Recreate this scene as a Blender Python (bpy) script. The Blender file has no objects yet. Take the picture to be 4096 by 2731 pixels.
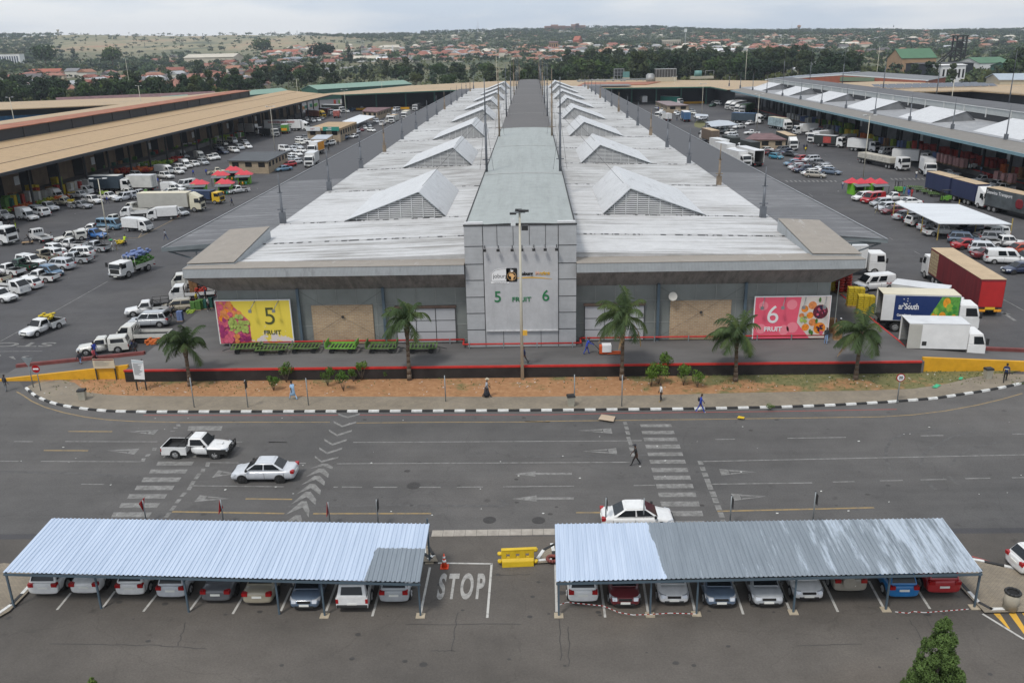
import bpy,math,random
import numpy as np
from mathutils import Vector,Matrix
R=math.radians
rnd=random.Random(7)
sc=bpy.context.scene
COL=sc.collection
# - camera
CAM_H=28.5
F_PX,PITCH,YAW,ROLL=1.67059066*2048,0.33083524,0.02830108,-0.02137856
cp,sp,cy,sy,cr,sr=math.cos(PITCH),math.sin(PITCH),math.cos(YAW),math.sin(YAW),math.cos(ROLL),math.sin(ROLL)
FW=Vector((-sy*cp,cy*cp,-sp));RT=Vector((cy,sy,0));UP=RT.cross(FW)
RT2=RT*cr+UP*sr;UP2=UP*cr-RT*sr
CAM=Vector((0,0,CAM_H))
cd=bpy.data.cameras.new('camera');cam=bpy.data.objects.new('camera',cd);COL.objects.link(cam)
cd.sensor_width=36;cd.lens=36*F_PX/4096;cd.clip_start=.5;cd.clip_end=30000
cam.matrix_world=Matrix(((RT2.x,UP2.x,-FW.x,0),(RT2.y,UP2.y,-FW.y,0),(RT2.z,UP2.z,-FW.z,CAM_H),(0,0,0,1)))
sc.camera=cam
# - sky, sun, exposure
w=bpy.data.worlds.new('World');sc.world=w;w.use_nodes=True
nt=w.node_tree;N=nt.nodes;bg=N['Background']
SUN_EL,SUN_AZ=58,215
sk=N.new('ShaderNodeTexSky');sk.sky_type='NISHITA';sk.sun_disc=False
sk.sun_elevation=R(SUN_EL);sk.sun_rotation=R(SUN_AZ);sk.air_density=1.0;sk.dust_density=2.5;sk.ozone_density=1.5
tc=N.new('ShaderNodeTexCoord');mp=N.new('ShaderNodeMapping');mp.inputs['Scale'].default_value=(1,1,6)
no=N.new('ShaderNodeTexNoise');no.inputs['Scale'].default_value=3.0;no.inputs['Detail'].default_value=6;no.inputs['Roughness'].default_value=.55
rp=N.new('ShaderNodeValToRGB');rp.color_ramp.elements[0].position=.42;rp.color_ramp.elements[0].color=(5.0,5.65,6.5,1)
rp.color_ramp.elements[1].position=.60;rp.color_ramp.elements[1].color=(7.1,7.25,7.4,1)
mx=N.new('ShaderNodeMix');mx.data_type='RGBA';mx.inputs[0].default_value=.86
L_=nt.links.new
L_(tc.outputs['Generated'],mp.inputs['Vector']);L_(mp.outputs[0],no.inputs['Vector']);L_(no.outputs['Fac'],rp.inputs[0])
L_(sk.outputs[0],mx.inputs[6]);L_(rp.outputs[0],mx.inputs[7]);L_(mx.outputs[2],bg.inputs['Color'])
bg.inputs['Strength'].default_value=.1
sd=bpy.data.lights.new('sun','SUN');sun=bpy.data.objects.new('sun',sd);COL.objects.link(sun)
sd.energy=1.5;sd.angle=R(11);sd.color=(1,.96,.9)
sa,se=R(SUN_AZ),R(SUN_EL)
sdir=Vector((math.sin(sa)*math.cos(se),math.cos(sa)*math.cos(se),math.sin(se)))
sun.rotation_euler=sdir.to_track_quat('Z','Y').to_euler()
sc.view_settings.view_transform='Standard';sc.view_settings.look='None';sc.view_settings.gamma=1
sc.view_settings.exposure=0.5
sc.cycles.max_bounces=5;sc.cycles.diffuse_bounces=3;sc.cycles.glossy_bounces=2;sc.cycles.volume_bounces=0
# - measuring: a point seen at (x, y) in a 2352-wide print of the view, lying at height z
DS=4096/2352
def ray(u,v):return FW*F_PX+RT2*(u*DS-2048)-UP2*(v*DS-1365.5)
def G(u,v,z=0.0):
 r=ray(u,v);return CAM+r*((z-CAM_H)/r.z)
ZR={'A':(0,600,2.351),'B':(0,1100,2.351),'E':(1000,50,2.351),'F':(2000,50,2.351),'Q':(3000,50,2.146),'J':(3000,600,2.146),'K':(3000,1100,2.146),'L':(0,100,2.351),'S':(1000,800,2.351),'T':(2000,800,2.351),'P':(0,1600,1.96),'U':(1000,1600,1.96),'V':(2100,1450,2.352),'W':(3100,1500,2.361),'X':(0,2000,2.138),'Y':(2150,2000,2.351),'Z':(3100,2000,2.1446),'O':(1100,2000,2.138)}
def D(r,x,y):
 if r=='D':return x,y
 x0,y0,s=ZR[r];return(x0+x/s)/DS,(y0+y/s)/DS
def P(r,x,y,z=0.0):return G(*D(r,x,y),z)
# - materials
MATS={}
def newmat(name):
 m=bpy.data.materials.new(name);m.use_nodes=True;MATS[name]=m
 return m,m.node_tree,m.node_tree.nodes['Principled BSDF']
def _noise(nt,vec,scale,detail=4,rough=.6):
 n=nt.nodes.new('ShaderNodeTexNoise');n.inputs['Scale'].default_value=scale;n.inputs['Detail'].default_value=detail
 n.inputs['Roughness'].default_value=rough;nt.links.new(vec,n.inputs['Vector']);return n.outputs['Fac']
def _map(nt,scale=(1,1,1),src='Object',rot=(0,0,0)):
 t=nt.nodes.new('ShaderNodeTexCoord');m=nt.nodes.new('ShaderNodeMapping');m.inputs['Scale'].default_value=scale;m.inputs['Rotation'].default_value=rot
 nt.links.new(t.outputs[src],m.inputs['Vector']);return m.outputs[0]
def _ramp(nt,fac,stops):
 r=nt.nodes.new('ShaderNodeValToRGB');e=r.color_ramp.elements
 while len(e)<len(stops):e.new(.5)
 for i,(p,c)in enumerate(stops):
  e[i].position=p;e[i].color=(*c,1)if len(c)==3 else c
 nt.links.new(fac,r.inputs[0]);return r.outputs[0]
def _mix(nt,fac,a,b,blend='MIX'):
 m=nt.nodes.new('ShaderNodeMix');m.data_type='RGBA';m.blend_type=blend
 for s,v in((0,fac),(6,a),(7,b)):
  if isinstance(v,(int,float)):m.inputs[s].default_value=v
  elif isinstance(v,tuple):m.inputs[s].default_value=(*v,1)if len(v)==3 else v
  else:nt.links.new(v,m.inputs[s])
 return m.outputs[2]
def g(v):return(v,v,v)
def mul(c,k):return tuple(min(1,x*k)for x in c)
def mat(name,col,rough=.7,metal=0,var=.12,scale=.8,stretch=(1,1,1),bump=0,spec=.4):
 if name in MATS:return MATS[name]
 m,nt,b=newmat(name)
 if var:
  f=_noise(nt,_map(nt,stretch),scale)
  nt.links.new(_ramp(nt,f,[(.3,mul(col,1-var)),(.7,mul(col,1+var))]),b.inputs['Base Color'])
 else:b.inputs['Base Color'].default_value=(*col,1)
 b.inputs['Roughness'].default_value=rough;b.inputs['Metallic'].default_value=metal;b.inputs['Specular IOR Level'].default_value=spec
 return m
def emit_none():pass
def paint(name,rough,metal=0,coat=.0,var=0):
 m,nt,b=newmat(name);oi=nt.nodes.new('ShaderNodeObjectInfo');c=oi.outputs['Color']
 f=_noise(nt,_map(nt),3 if not var else 6,5)
 c=_mix(nt,1.0,c,_ramp(nt,f,[(.3,g(.86-var)),(.65,g(1.0))]),'MULTIPLY')
 nt.links.new(c,b.inputs['Base Color']);b.inputs['Roughness'].default_value=rough;b.inputs['Metallic'].default_value=metal
 b.inputs['Coat Weight'].default_value=coat;b.inputs['Coat Roughness'].default_value=.08
 return m
PAINT=paint('vehicle_paint',.35,0,.6);DULL=paint('dull_coloured',.8,0,0,.25)
GLASS=mat('vehicle_glass',(.012,.015,.018),.13,0,0,spec=.45)
TYRE=mat('tyre_rubber',g(.02),.85,0,.2,6);RIM=mat('wheel_rim',g(.42),.35,.8,0);DRIM=mat('black_steel_rim',g(.04),.5,.3,0)
BLACKPL=mat('black_plastic',g(.025),.6,0,.2,5);CHROME=mat('chrome',g(.6),.2,1,0)
REDL=mat('tail_lamp_red',(.32,.01,.012),.15,0,0);HEADL=mat('headlamp_glass',(.55,.57,.6),.1,.3,0);PLATE=mat('number_plate',(.75,.75,.7),.4,0,0)
CHAS=mat('chassis_black',g(.03),.7,0,.3,3)
# - mesh builder
class MB:
 def __init__(s):s.v=[];s.f=[];s.sm=[];s.mi=[]
 def face(s,idx,sm=False,mi=0):s.f.append(idx);s.sm.append(sm);s.mi.append(mi)
 def add(s,vs,fs,sm=False,mi=0):
  b=len(s.v);s.v+=[tuple(p)for p in vs]
  for f in fs:s.face([b+i for i in f],sm,mi)
  return s
 def quad(s,a,b,c,d,mi=0):return s.add([a,b,c,d],[[0,1,2,3]],False,mi)
 def poly(s,pts,mi=0):return s.add(pts,[list(range(len(pts)))],False,mi)
 def box(s,x0,x1,y0,y1,z0,z1,mi=0,M=None):
  vs=[Vector(p)for p in((x0,y0,z0),(x1,y0,z0),(x1,y1,z0),(x0,y1,z0),(x0,y0,z1),(x1,y0,z1),(x1,y1,z1),(x0,y1,z1))]
  if M is not None:vs=[M@p for p in vs]
  return s.add(vs,[[0,3,2,1],[4,5,6,7],[0,1,5,4],[1,2,6,5],[2,3,7,6],[3,0,4,7]],False,mi)
 def frus(s,bot,top,mi=0):
  return s.add(list(bot)+list(top),[[0,3,2,1],[4,5,6,7],[0,1,5,4],[1,2,6,5],[2,3,7,6],[3,0,4,7]],False,mi)
 def prism(s,pts,off,mi=0):
  n=len(pts);off=Vector(off);a=[Vector(p)for p in pts];b=[p+off for p in a]
  return s.add(a+b,[list(range(n))[::-1],[n+i for i in range(n)]]+[[i,(i+1)%n,n+(i+1)%n,n+i]for i in range(n)],False,mi)
 def slab(s,pts,th,mi=0):
  return s.prism(pts,(0,0,-th),mi)
 def tube(s,a,b,r0,r1=None,n=8,mi=0,sm=True):
  a,b=Vector(a),Vector(b);r1=r0 if r1 is None else r1;d=(b-a)
  if d.length<1e-6:return s
  q=d.to_track_quat('Z','Y');vs=[]
  for c,r in((a,r0),(b,r1)):
   for i in range(n):
    t=2*math.pi*i/n;vs.append(c+q@Vector((math.cos(t)*r,math.sin(t)*r,0)))
  k=len(s.v);s.v+=[tuple(p)for p in vs]
  for i in range(n):s.face([k+i,k+(i+1)%n,k+n+(i+1)%n,k+n+i],sm,mi)
  s.face([k+i for i in range(n)][::-1],False,mi);s.face([k+n+i for i in range(n)],False,mi);return s
 def path(s,pts,r,n=6,mi=0):
  for i in range(len(pts)-1):
   ra=r[i]if isinstance(r,(list,tuple))else r;rb=r[i+1]if isinstance(r,(list,tuple))else r
   s.tube(pts[i],pts[i+1],ra,rb,n,mi)
  return s
 def rings(s,rings,mi=0,caps=True,sm=True):
  n=len(rings[0]);k=len(s.v)
  for r in rings:s.v+=[tuple(p)for p in r]
  for j in range(len(rings)-1):
   for i in range(n):s.face([k+j*n+i,k+j*n+(i+1)%n,k+(j+1)*n+(i+1)%n,k+(j+1)*n+i],sm,mi)
  if caps:
   s.face([k+i for i in range(n)][::-1],False,mi);s.face([k+(len(rings)-1)*n+i for i in range(n)],False,mi)
  return s
 def ball(s,c,rx,ry=None,rz=None,n=8,m=5,mi=0):
  ry=ry or rx;rz=rz or rx;rs=[]
  for j in range(1,m):
   t=math.pi*j/m;rs.append([(c[0]+rx*math.sin(t)*math.cos(2*math.pi*i/n),c[1]+ry*math.sin(t)*math.sin(2*math.pi*i/n),c[2]-rz*math.cos(t))for i in range(n)])
  return s.rings(rs,mi)
 def strip(s,pts,wd,z=None,mi=0):
  L,Rr=[],[]
  for i,p in enumerate(pts):
   a=pts[max(0,i-1)];b=pts[min(len(pts)-1,i+1)]
   t=Vector((b[0]-a[0],b[1]-a[1])).normalized();nn=Vector((-t.y,t.x))*wd/2;zz=p[2]if z is None else z
   L.append((p[0]+nn.x,p[1]+nn.y,zz));Rr.append((p[0]-nn.x,p[1]-nn.y,zz))
  for i in range(len(pts)-1):s.quad(Rr[i],Rr[i+1],L[i+1],L[i],mi)
  return s
 def mesh(s,name,mats):
  me=bpy.data.meshes.new(name);me.from_pydata(s.v,[],s.f)
  for m in(mats if isinstance(mats,(list,tuple))else[mats]):me.materials.append(m)
  me.polygons.foreach_set('use_smooth',s.sm);me.polygons.foreach_set('material_index',s.mi);me.update();return me
 def build(s,name,mats,parent=None,world=False,bevel=0):
  o=bpy.data.objects.new(name,s.mesh(name,mats));COL.objects.link(o)
  if parent is not None:
   o.parent=parent
   if world:o.matrix_parent_inverse=parent.matrix_basis.inverted()
  if bevel:
   b=o.modifiers.new('bevel','BEVEL');b.width=bevel;b.segments=2;b.limit_method='ANGLE';b.angle_limit=R(35)
  return o
def tag(o,label=None,cat=None,group=None,kind=None):
 if label:o['label']=label
 if cat:o['category']=cat
 if group:o['group']=group
 if kind:o['kind']=kind
 return o
def empty(name,loc,rz=0,label=None,cat=None,group=None):
 o=bpy.data.objects.new(name,None);COL.objects.link(o);o.location=loc;o.rotation_euler=(0,0,rz);o.empty_display_size=.3
 return tag(o,label,cat,group)
def struct(o,label):return tag(o,label,None,None,'structure')
def copy_tree(o,parent=None):
 c=o.copy();COL.objects.link(c)
 if parent is not None:c.parent=parent
 for ch in o.children:copy_tree(ch,c)
 return c
def drop_tree(o):
 for ch in list(o.children):drop_tree(ch)
 bpy.data.objects.remove(o)
def text_obj(name,s,size,mt,parent,M,depth=.03,bold=0,sx=1,align='CENTER',spacing=1):
 cu=bpy.data.curves.new(name,'FONT');cu.body=s;cu.size=size;cu.extrude=depth;cu.offset=bold;cu.align_x=align;cu.align_y='CENTER';cu.space_character=spacing
 t=bpy.data.objects.new('tmp',cu);COL.objects.link(t);bpy.context.view_layer.update()
 me=bpy.data.meshes.new_from_object(t.evaluated_get(bpy.context.evaluated_depsgraph_get()));bpy.data.objects.remove(t)
 me.transform(M@Matrix.Diagonal((sx,1,1,1)));me.materials.clear();me.materials.append(mt)
 o=bpy.data.objects.new(name,me);COL.objects.link(o)
 if parent is not None:
  o.parent=parent;o.matrix_parent_inverse=parent.matrix_basis.inverted()
 return o
def face_front(x,y,z):return Matrix.Translation((x,y,z))@Matrix.Rotation(R(90),4,'X')
def lerp(a,b,t):return a+(b-a)*t
# SETTING
def asphalt(name,base,tint,warm,tracks=(.5,.06,1)):
 m,nt,b=newmat(name);v=_map(nt)
 big=_noise(nt,v,.035,3);mid=_noise(nt,v,.35,5,.7);fine=_noise(nt,v,9,4,.8)
 st=_noise(nt,_map(nt,tracks),.5,4,.6)
 c=_ramp(nt,big,[(.3,mul(tint,.86)),(.55,base),(.75,mul(warm,1.12))])
 c=_mix(nt,1,c,_ramp(nt,mid,[(.25,g(.82)),(.5,g(1)),(.8,g(1.18))]),'MULTIPLY')
 c=_mix(nt,1,c,_ramp(nt,st,[(.3,g(.86)),(.6,g(1.04))]),'MULTIPLY')
 c=_mix(nt,1,c,_ramp(nt,fine,[(.3,g(.8)),(.7,g(1.18))]),'MULTIPLY')
 vo=nt.nodes.new('ShaderNodeTexVoronoi');vo.feature='DISTANCE_TO_EDGE';vo.inputs['Scale'].default_value=.07
 wv=nt.nodes.new('ShaderNodeVectorMath');nz=nt.nodes.new('ShaderNodeTexNoise');nz.inputs['Scale'].default_value=.5;nz.inputs['Detail'].default_value=6
 nt.links.new(v,nz.inputs['Vector']);sc_=nt.nodes.new('ShaderNodeVectorMath');sc_.operation='SCALE';sc_.inputs['Scale'].default_value=2.5
 nt.links.new(nz.outputs['Color'],sc_.inputs[0]);nt.links.new(v,wv.inputs[0]);nt.links.new(sc_.outputs[0],wv.inputs[1]);nt.links.new(wv.outputs[0],vo.inputs['Vector'])
 c=_mix(nt,1,c,_ramp(nt,vo.outputs['Distance'],[(.0,g(.86)),(.003,g(1))]),'MULTIPLY')
 spots=_noise(nt,v,1.1,2,.4)
 c=_mix(nt,1,c,_ramp(nt,spots,[(.2,g(.7)),(.3,g(1))]),'MULTIPLY')
 nt.links.new(c,b.inputs['Base Color']);b.inputs['Roughness'].default_value=.85;b.inputs['Specular IOR Level'].default_value=.3
 return m
ASPH=asphalt('yard_asphalt',(.080,.078,.080),(.068,.067,.072),(.093,.089,.086),(.08,.6,1))
ROADM=asphalt('road_asphalt',(.107,.102,.098),(.090,.088,.087),(.124,.114,.106),(.05,.9,1))
PARKM=asphalt('car_park_asphalt',(.112,.100,.088),(.085,.078,.071),(.158,.126,.098),(.2,.5,1))
def terr(x,y):
 r=math.hypot(x,y);
 if r<700:return-.4
 az=math.degrees(math.atan2(x,y))
 S=np.interp(az,[-40,-30,-18,-8,0,8,15,24,32,40],[100,103,92,88,90,86,68,50,40,36])
 gR=np.interp(r,[700,950,1500,2200,2900,3600,4300,6000,12000],[0,.02,.13,.33,.66,1.0,.88,.7,.5])
 und=3.5*math.sin(x*.004+1)*math.cos(y*.0035)+2.5*math.sin(x*.0091+y*.003)+1.6*math.sin(x*.021)*math.sin(y*.013+2)
 return-.4+S*gR+und*min(1,max(0,(r-900)/1500))
mb=MB();rows=[-60,0,60,120,250,400,550,700,800,900,1000,1100,1200,1350,1500,1650,1800,2000,2200,2400,2600,2800,3000,3200,3400,3600,3800,4050,4300,5000,6000,8000,12000]
NX=90
for yy in rows:
 for i in range(NX+1):
  xx=(-1+2*i/NX)*(420+abs(yy)*1.05);mb.v.append((xx,yy,terr(xx,yy)))
for j in range(len(rows)-1):
 for i in range(NX):
  a=j*(NX+1)+i;mb.face([a,a+1,a+NX+2,a+NX+1],True)
m,nt,b=newmat('veld');v=_map(nt)
c=_ramp(nt,_noise(nt,v,.006,5,.65),[(.34,(.045,.065,.028)),(.50,(.085,.095,.042)),(.63,(.17,.145,.075)),(.78,(.25,.15,.09))])
sp_=nt.nodes.new('ShaderNodeSeparateXYZ');nt.links.new(v,sp_.inputs[0])
def _m(op,a,b_,clamp=False):
 n=nt.nodes.new('ShaderNodeMath');n.operation=op;n.use_clamp=clamp
 for i,q in enumerate((a,b_)):
  if isinstance(q,(int,float)):n.inputs[i].default_value=q
  else:nt.links.new(q,n.inputs[i])
 return n.outputs[0]
slope_=_m('MULTIPLY',_m('SUBTRACT',_m('DIVIDE',_m('MULTIPLY',sp_.outputs[0],-1),sp_.outputs[1]),.10),9,True);far_=_m('MULTIPLY',_m('SUBTRACT',sp_.outputs[1],1700),.0016,True)
dry=_ramp(nt,_noise(nt,_map(nt,(1,.35,1)),.0075,6,.7),[(.36,(.07,.085,.045)),(.46,(.20,.19,.10)),(.58,(.31,.25,.145)),(.68,(.33,.18,.10))])
c=_mix(nt,_m('MULTIPLY',slope_,far_,True),c,dry)
c=_mix(nt,1,c,_ramp(nt,_noise(nt,v,.08,5,.8),[(.3,g(.7)),(.7,g(1.2))]),'MULTIPLY')
nt.links.new(c,b.inputs['Base Color']);b.inputs['Roughness'].default_value=.95
VELD=m
struct(mb.build('ground',VELD),'dry veld and low hills running to the horizon')
def sheet(name,pts,z,mt,label):
 return struct(MB().poly([(p[0],p[1],z)for p in pts]).build(name,mt),label)
sheet('market_yard',[(-260,46),(260,46),(300,620),(-330,620)],0,ASPH,'dark asphalt yard around the market halls')
rd=[(-120,46.6),(120,46.6),(120,74),(43.5,70.9),(42.4,69.9),(37.7,68.1),(33.4,66.7),(29.6,66.1),(25.1,65.6),(20.4,65.2),(-33.1,65.4),(-38.2,66.3),(-42.6,68),(-46.5,71.3),(-50,75.5),(-120,75.5)]
sheet('road',rd,.004,ROADM,'grey multi-lane asphalt road across the front of the market')
sheet('car_park',[(-90,-30),(90,-30),(90,46.0),(-90,46.0)],.004,PARKM,'brownish grey asphalt car park in the foreground')
KW=mat('kerb_white_paint',(.62,.62,.6),.7,0,.2,3);KB=mat('kerb_black_paint',g(.028),.7,0,.3,3);KC=mat('kerb_concrete',(.33,.30,.26),.85,0,.2,2)
def brick_mat(name,c1,c2,scale=3.6,mortar=(.12,.11,.09),hexa=False,rough=.9):
 m,nt,b=newmat(name);v=_map(nt)
 br=nt.nodes.new('ShaderNodeTexBrick');br.inputs['Scale'].default_value=scale;br.inputs['Mortar Size'].default_value=.02
 br.inputs['Color1'].default_value=(*c1,1);br.inputs['Color2'].default_value=(*c2,1);br.inputs['Mortar'].default_value=(*mortar,1);nt.links.new(v,br.inputs['Vector'])
 c=_mix(nt,1,br.outputs['Color'],_ramp(nt,_noise(nt,v,.35,5,.7),[(.28,g(.75)),(.55,g(1)),(.8,g(1.2))]),'MULTIPLY')
 nt.links.new(c,b.inputs['Base Color']);b.inputs['Roughness'].default_value=rough;return m
PAVE=brick_mat('block_paving',(.27,.225,.165),(.225,.19,.145),2.2)
kerbL=[(57,893),(68,903),(80,912),(95,919),(110,925),(130,930.5),(150,935),(175,939),(200,942),(230,945),(260,947),(330,948),(760,947),(1200,945),(1600,941),(1800,937),(1930,932),(2050,925),(2150,917),(2250,902),(2300,893),(2352,882),(2420,865)]
kp=[G(u,v_)for u,v_ in kerbL]
def resample(pts,step):
 out=[Vector(pts[0])];acc=0
 for a,b_ in zip(pts[:-1],pts[1:]):
  a=Vector(a);b_=Vector(b_);l=(b_-a).length;t=step-acc
  while t<=l:out.append(a+(b_-a)*(t/l));t+=step
  acc=(acc+l)%step
 return out
def kerb(name,pts,label,step=.9,mats=(KW,KB),h=.14,wd=.22):
 mb=MB();q=resample(pts,step)
 for i in range(len(q)-1):
  a,b_=q[i],q[i+1];t=(b_-a).normalized();n=Vector((-t.y,t.x,0))*wd;mi=(i%2)if len(mats)>1 else 0
  a2=a+t*.01;b2=b_-t*.01
  mb.frus([a2,b2,b2+n,a2+n],[p+Vector((0,0,h))for p in(a2+n*.12,b2+n*.12,b2+n,a2+n)],mi)
 return struct(mb.build(name,list(mats)),label)
kerb('kerb',kp,'black and white painted kerb of the market pavement')
pv_in=[D('B',300,1030),D('B',420,1000),D('B',570,985),D('B',700,1010),D('B',820,1100),D('B',1000,1122),D('B',1200,1133),D('B',1700,1138),D('B',2340,1140),(1200,911),(1500,907),D('K',0,1008),D('K',240,1003),D('K',1000,990),D('K',1400,975),D('K',1700,930),D('K',1900,880),D('K',2100,845),D('K',2352,850),(2420,860)]
inner=[G(u,v_,.12)for u,v_ in pv_in]
n_in=[p+Vector((-.02,.15,0))for p in kp]
mb=MB();seq=[(p.x,p.y,.12)for p in n_in]+[(p.x,p.y,.12)for p in inner[::-1]]
import bmesh
def ngon(name,pts,mt,label=None,parent=None):
 bm=bmesh.new();vs=[bm.verts.new(p)for p in pts];f=bm.faces.new(vs);bmesh.ops.triangulate(bm,faces=[f]);bm.normal_update()
 for q in bm.faces:
  if q.normal.z<0:q.normal_flip()
 me=bpy.data.meshes.new(name);bm.to_mesh(me);bm.free();me.materials.append(mt);o=bpy.data.objects.new(name,me);COL.objects.link(o);return o
struct(ngon('pavement',seq,PAVE),'block paved footpath along the kerb')
m,nt,b=newmat('verge_soil');v=_map(nt)
f1=_noise(nt,v,.35,6,.7);f2=_noise(nt,v,2.2,6,.75)
soil=_ramp(nt,f2,[(.25,(.21,.105,.048)),(.5,(.32,.165,.075)),(.75,(.43,.25,.13))])
gr=_ramp(nt,f2,[(.3,(.07,.085,.025)),(.55,(.15,.14,.055)),(.75,(.25,.20,.10))])
sx_=nt.nodes.new('ShaderNodeSeparateXYZ');nt.links.new(v,sx_.inputs[0])
mr=nt.nodes.new('ShaderNodeMapRange');mr.inputs[1].default_value=5;mr.inputs[2].default_value=20;mr.inputs[3].default_value=-.04;mr.inputs[4].default_value=.16;nt.links.new(sx_.outputs[0],mr.inputs[0])
mr2=nt.nodes.new('ShaderNodeMapRange');mr2.inputs[1].default_value=69.5;mr2.inputs[2].default_value=73.5;mr2.inputs[3].default_value=-.04;mr2.inputs[4].default_value=.12;nt.links.new(sx_.outputs[1],mr2.inputs[0])
ad=nt.nodes.new('ShaderNodeMath');nt.links.new(f1,ad.inputs[0]);nt.links.new(mr.outputs[0],ad.inputs[1]);ad2=nt.nodes.new('ShaderNodeMath');nt.links.new(ad.outputs[0],ad2.inputs[0]);nt.links.new(mr2.outputs[0],ad2.inputs[1])
nt.links.new(_mix(nt,_ramp(nt,ad2.outputs[0],[(.53,g(0)),(.66,g(1))]),soil,gr),b.inputs['Base Color']);b.inputs['Roughness'].default_value=.95
SOIL=m
vs_=[(p.x,p.y,.10)for p in inner[:18]]+[(44,73.0,.10),(34.8,73.6,.1),(-37.8,73.9,.1),(-46,73.9,.1)]
struct(ngon('verge',[(a,c_-.25,z)for a,c_,z in vs_[:18]]+vs_[18:],SOIL),'orange soil verge with thin grass below the dock wall')
mb=MB();sm_=random.Random(3)
def blade(mb,x,y,z,h,n=4):
 for k in range(n):
  a=sm_.uniform(0,6.28);l=sm_.uniform(.4,1)*h;dx,dy=math.cos(a)*l*.6,math.sin(a)*l*.6;w_=.03
  mb.add([(x-w_,y,z),(x+w_,y,z),(x+dx,y+dy,z+l)],[[0,1,2]])
for k in range(3800):
 x=sm_.uniform(-44,43);y=sm_.uniform(68,73.6)
 dens=(y-69)/4.6*.35+(.35 if x>16 else 0)+(.15 if x<-26 else 0)
 if sm_.random()>dens or(x<-30 and y<69.3)or(x>30 and y<69.5)or y<69:continue
 blade(mb,x,y,.1,sm_.uniform(.08,.22)*(1.5 if y>73 else 1))
GRASSM=mat('verge_grass_blades',(.10,.13,.04),.9,0,.4,1.5)
tag(mb.build('verge_grass',GRASSM),'thin green grass tufts growing on the soil verge below the dock','grass',None,'stuff')
def island(name,D_pts,label,kerbpts=None):
 pts=[G(u,v_,.12)for u,v_ in D_pts]
 struct(ngon(name,[(p.x,p.y,.12)for p in pts],PAVE),label)
 kq=[G(u,v_)for u,v_ in(kerbpts or D_pts)];c0=sum((Vector(p)for p in pts),Vector())/len(pts)
 t=(kq[1]-kq[0]);
 if Vector((-t.y,t.x,0)).dot(c0-kq[0])<0:kq=kq[::-1]
 kerb('kerb',kq,label.replace('paved','kerb round paved'),1.0)
islR=[(2178,1283),(2230,1285),(2352,1312),(2480,1350),(2480,1404),(2352,1404),(2262,1406),(2190,1330),(2150,1283)]
island('paved_island',islR,'paved corner right of the right carport',[(2352,1404),(2262,1406),(2243,1388),(2190,1330),(2150,1283),(2178,1279),(2230,1283),(2352,1310)])
islL=[(-90,1417),(-4,1417),(22,1402),(68,1355),(100,1318),(70,1300),(10,1292),(-90,1310)]
island('paved_island',islL,'paved corner left of the left carport',[(-90,1420),(-4,1417),(22,1402),(68,1355),(100,1318)])
def Dp(r,x,y):return D(r,x,y)
island('paved_island',[Dp('U',1390,1140),Dp('U',1430,1170),Dp('U',1475,1262),Dp('U',1355,1265),Dp('U',1350,1150)],'small paved corner at the stop line beside the left carport')
island('paved_island',[Dp('U',2228,1272),Dp('U',2262,1210),Dp('Y',60,455),Dp('Y',165,415),Dp('Y',175,580),Dp('Y',10,590)],'small paved corner with a tyre beside the right carport')
mb=MB();a=G(992,1225);b_=G(1275,1221);n=11
for i in range(n):
 p=a.lerp(b_,i/n);q=a.lerp(b_,(i+1)/n);mb.box(p.x-.0,q.x-.02,p.y-.35,p.y+.35,0,.03)
struct(mb.build('channel_strip',KC),'flush concrete channel between road and car park')
# --- painted markings
def worn(name,col,lo=.42):
 m,nt,b=newmat(name);v=_map(nt);f=_noise(nt,v,2.2,7,.75)
 nt.links.new(_ramp(nt,f,[(lo-.08,(.11,.107,.10)),(lo+.2,col)]),b.inputs['Base Color']);b.inputs['Roughness'].default_value=.8;return m
WP=worn('worn_white_road_paint',(.25,.245,.235),.44);WP2=worn('fresh_white_paint',(.46,.45,.42),.3);YP=worn('worn_yellow_road_paint',(.30,.21,.09),.36);RP=worn('worn_red_road_paint',(.34,.06,.05),.3);YP2=worn('bay_yellow_paint',(.62,.35,.04),.25)
def marks(name,label,mt,polys,z=.009):
 mb=MB()
 for r,pts in polys:
  q=[P(r,x,y,z)for x,y in pts];mb.poly(q)
 o=struct(mb.build(name,mt),label)
 return o
def line(mb,r1,p1,r2,p2,wd=.12,z=.009):
 a=P(r1,*p1,z);b_=P(r2,*p2,z);mb.strip([a,b_],wd,z)
def fixn(o):
 me=o.data;bm=bmesh.new();bm.from_mesh(me)
 for f in bm.faces:
  f.normal_update()
  if f.normal.z<0:f.normal_flip()
 bm.to_mesh(me);bm.free();return o
lc=[(1470,1745,202,238,12),(1278,1556,418,449,20),(1225,1522,480,510,18),(1168,1472,542,572,18),(1108,1422,604,640,22),(1055,1370,668,703,22),(996,1312,735,770,22),(932,1255,805,842,24),(870,1192,877,916,26)]
polys=[('P',[(x0+sh*.8,y0),(x1,y0),(x1-sh,y1),(x0,y1)])for x0,x1,y0,y1,sh in lc]
rc=[(1080,1385,577,605),(1095,1410,640,671),(1112,1436,703,737),(1130,1465,769,807),(1150,1490,842,877),(1170,1515,912,949),(1187,1538,988,1028),(1205,1563,1060,1100),(1230,1588,1138,1180),(1250,1615,1218,1262),(1273,1646,1303,1350),(1295,1677,1393,1442),(1318,1700,1486,1535)]
polys2=[('V',[(x0,y0+2),(x1-12,y0),(x1,y1-1),(x0+12,y1)])for x0,x1,y0,y1 in rc]
fixn(marks('crosswalk','worn white zebra crossing left of the centre of the road',WP,polys));fixn(marks('crosswalk','worn white zebra crossing right of the centre of the road',WP,polys2))
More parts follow.
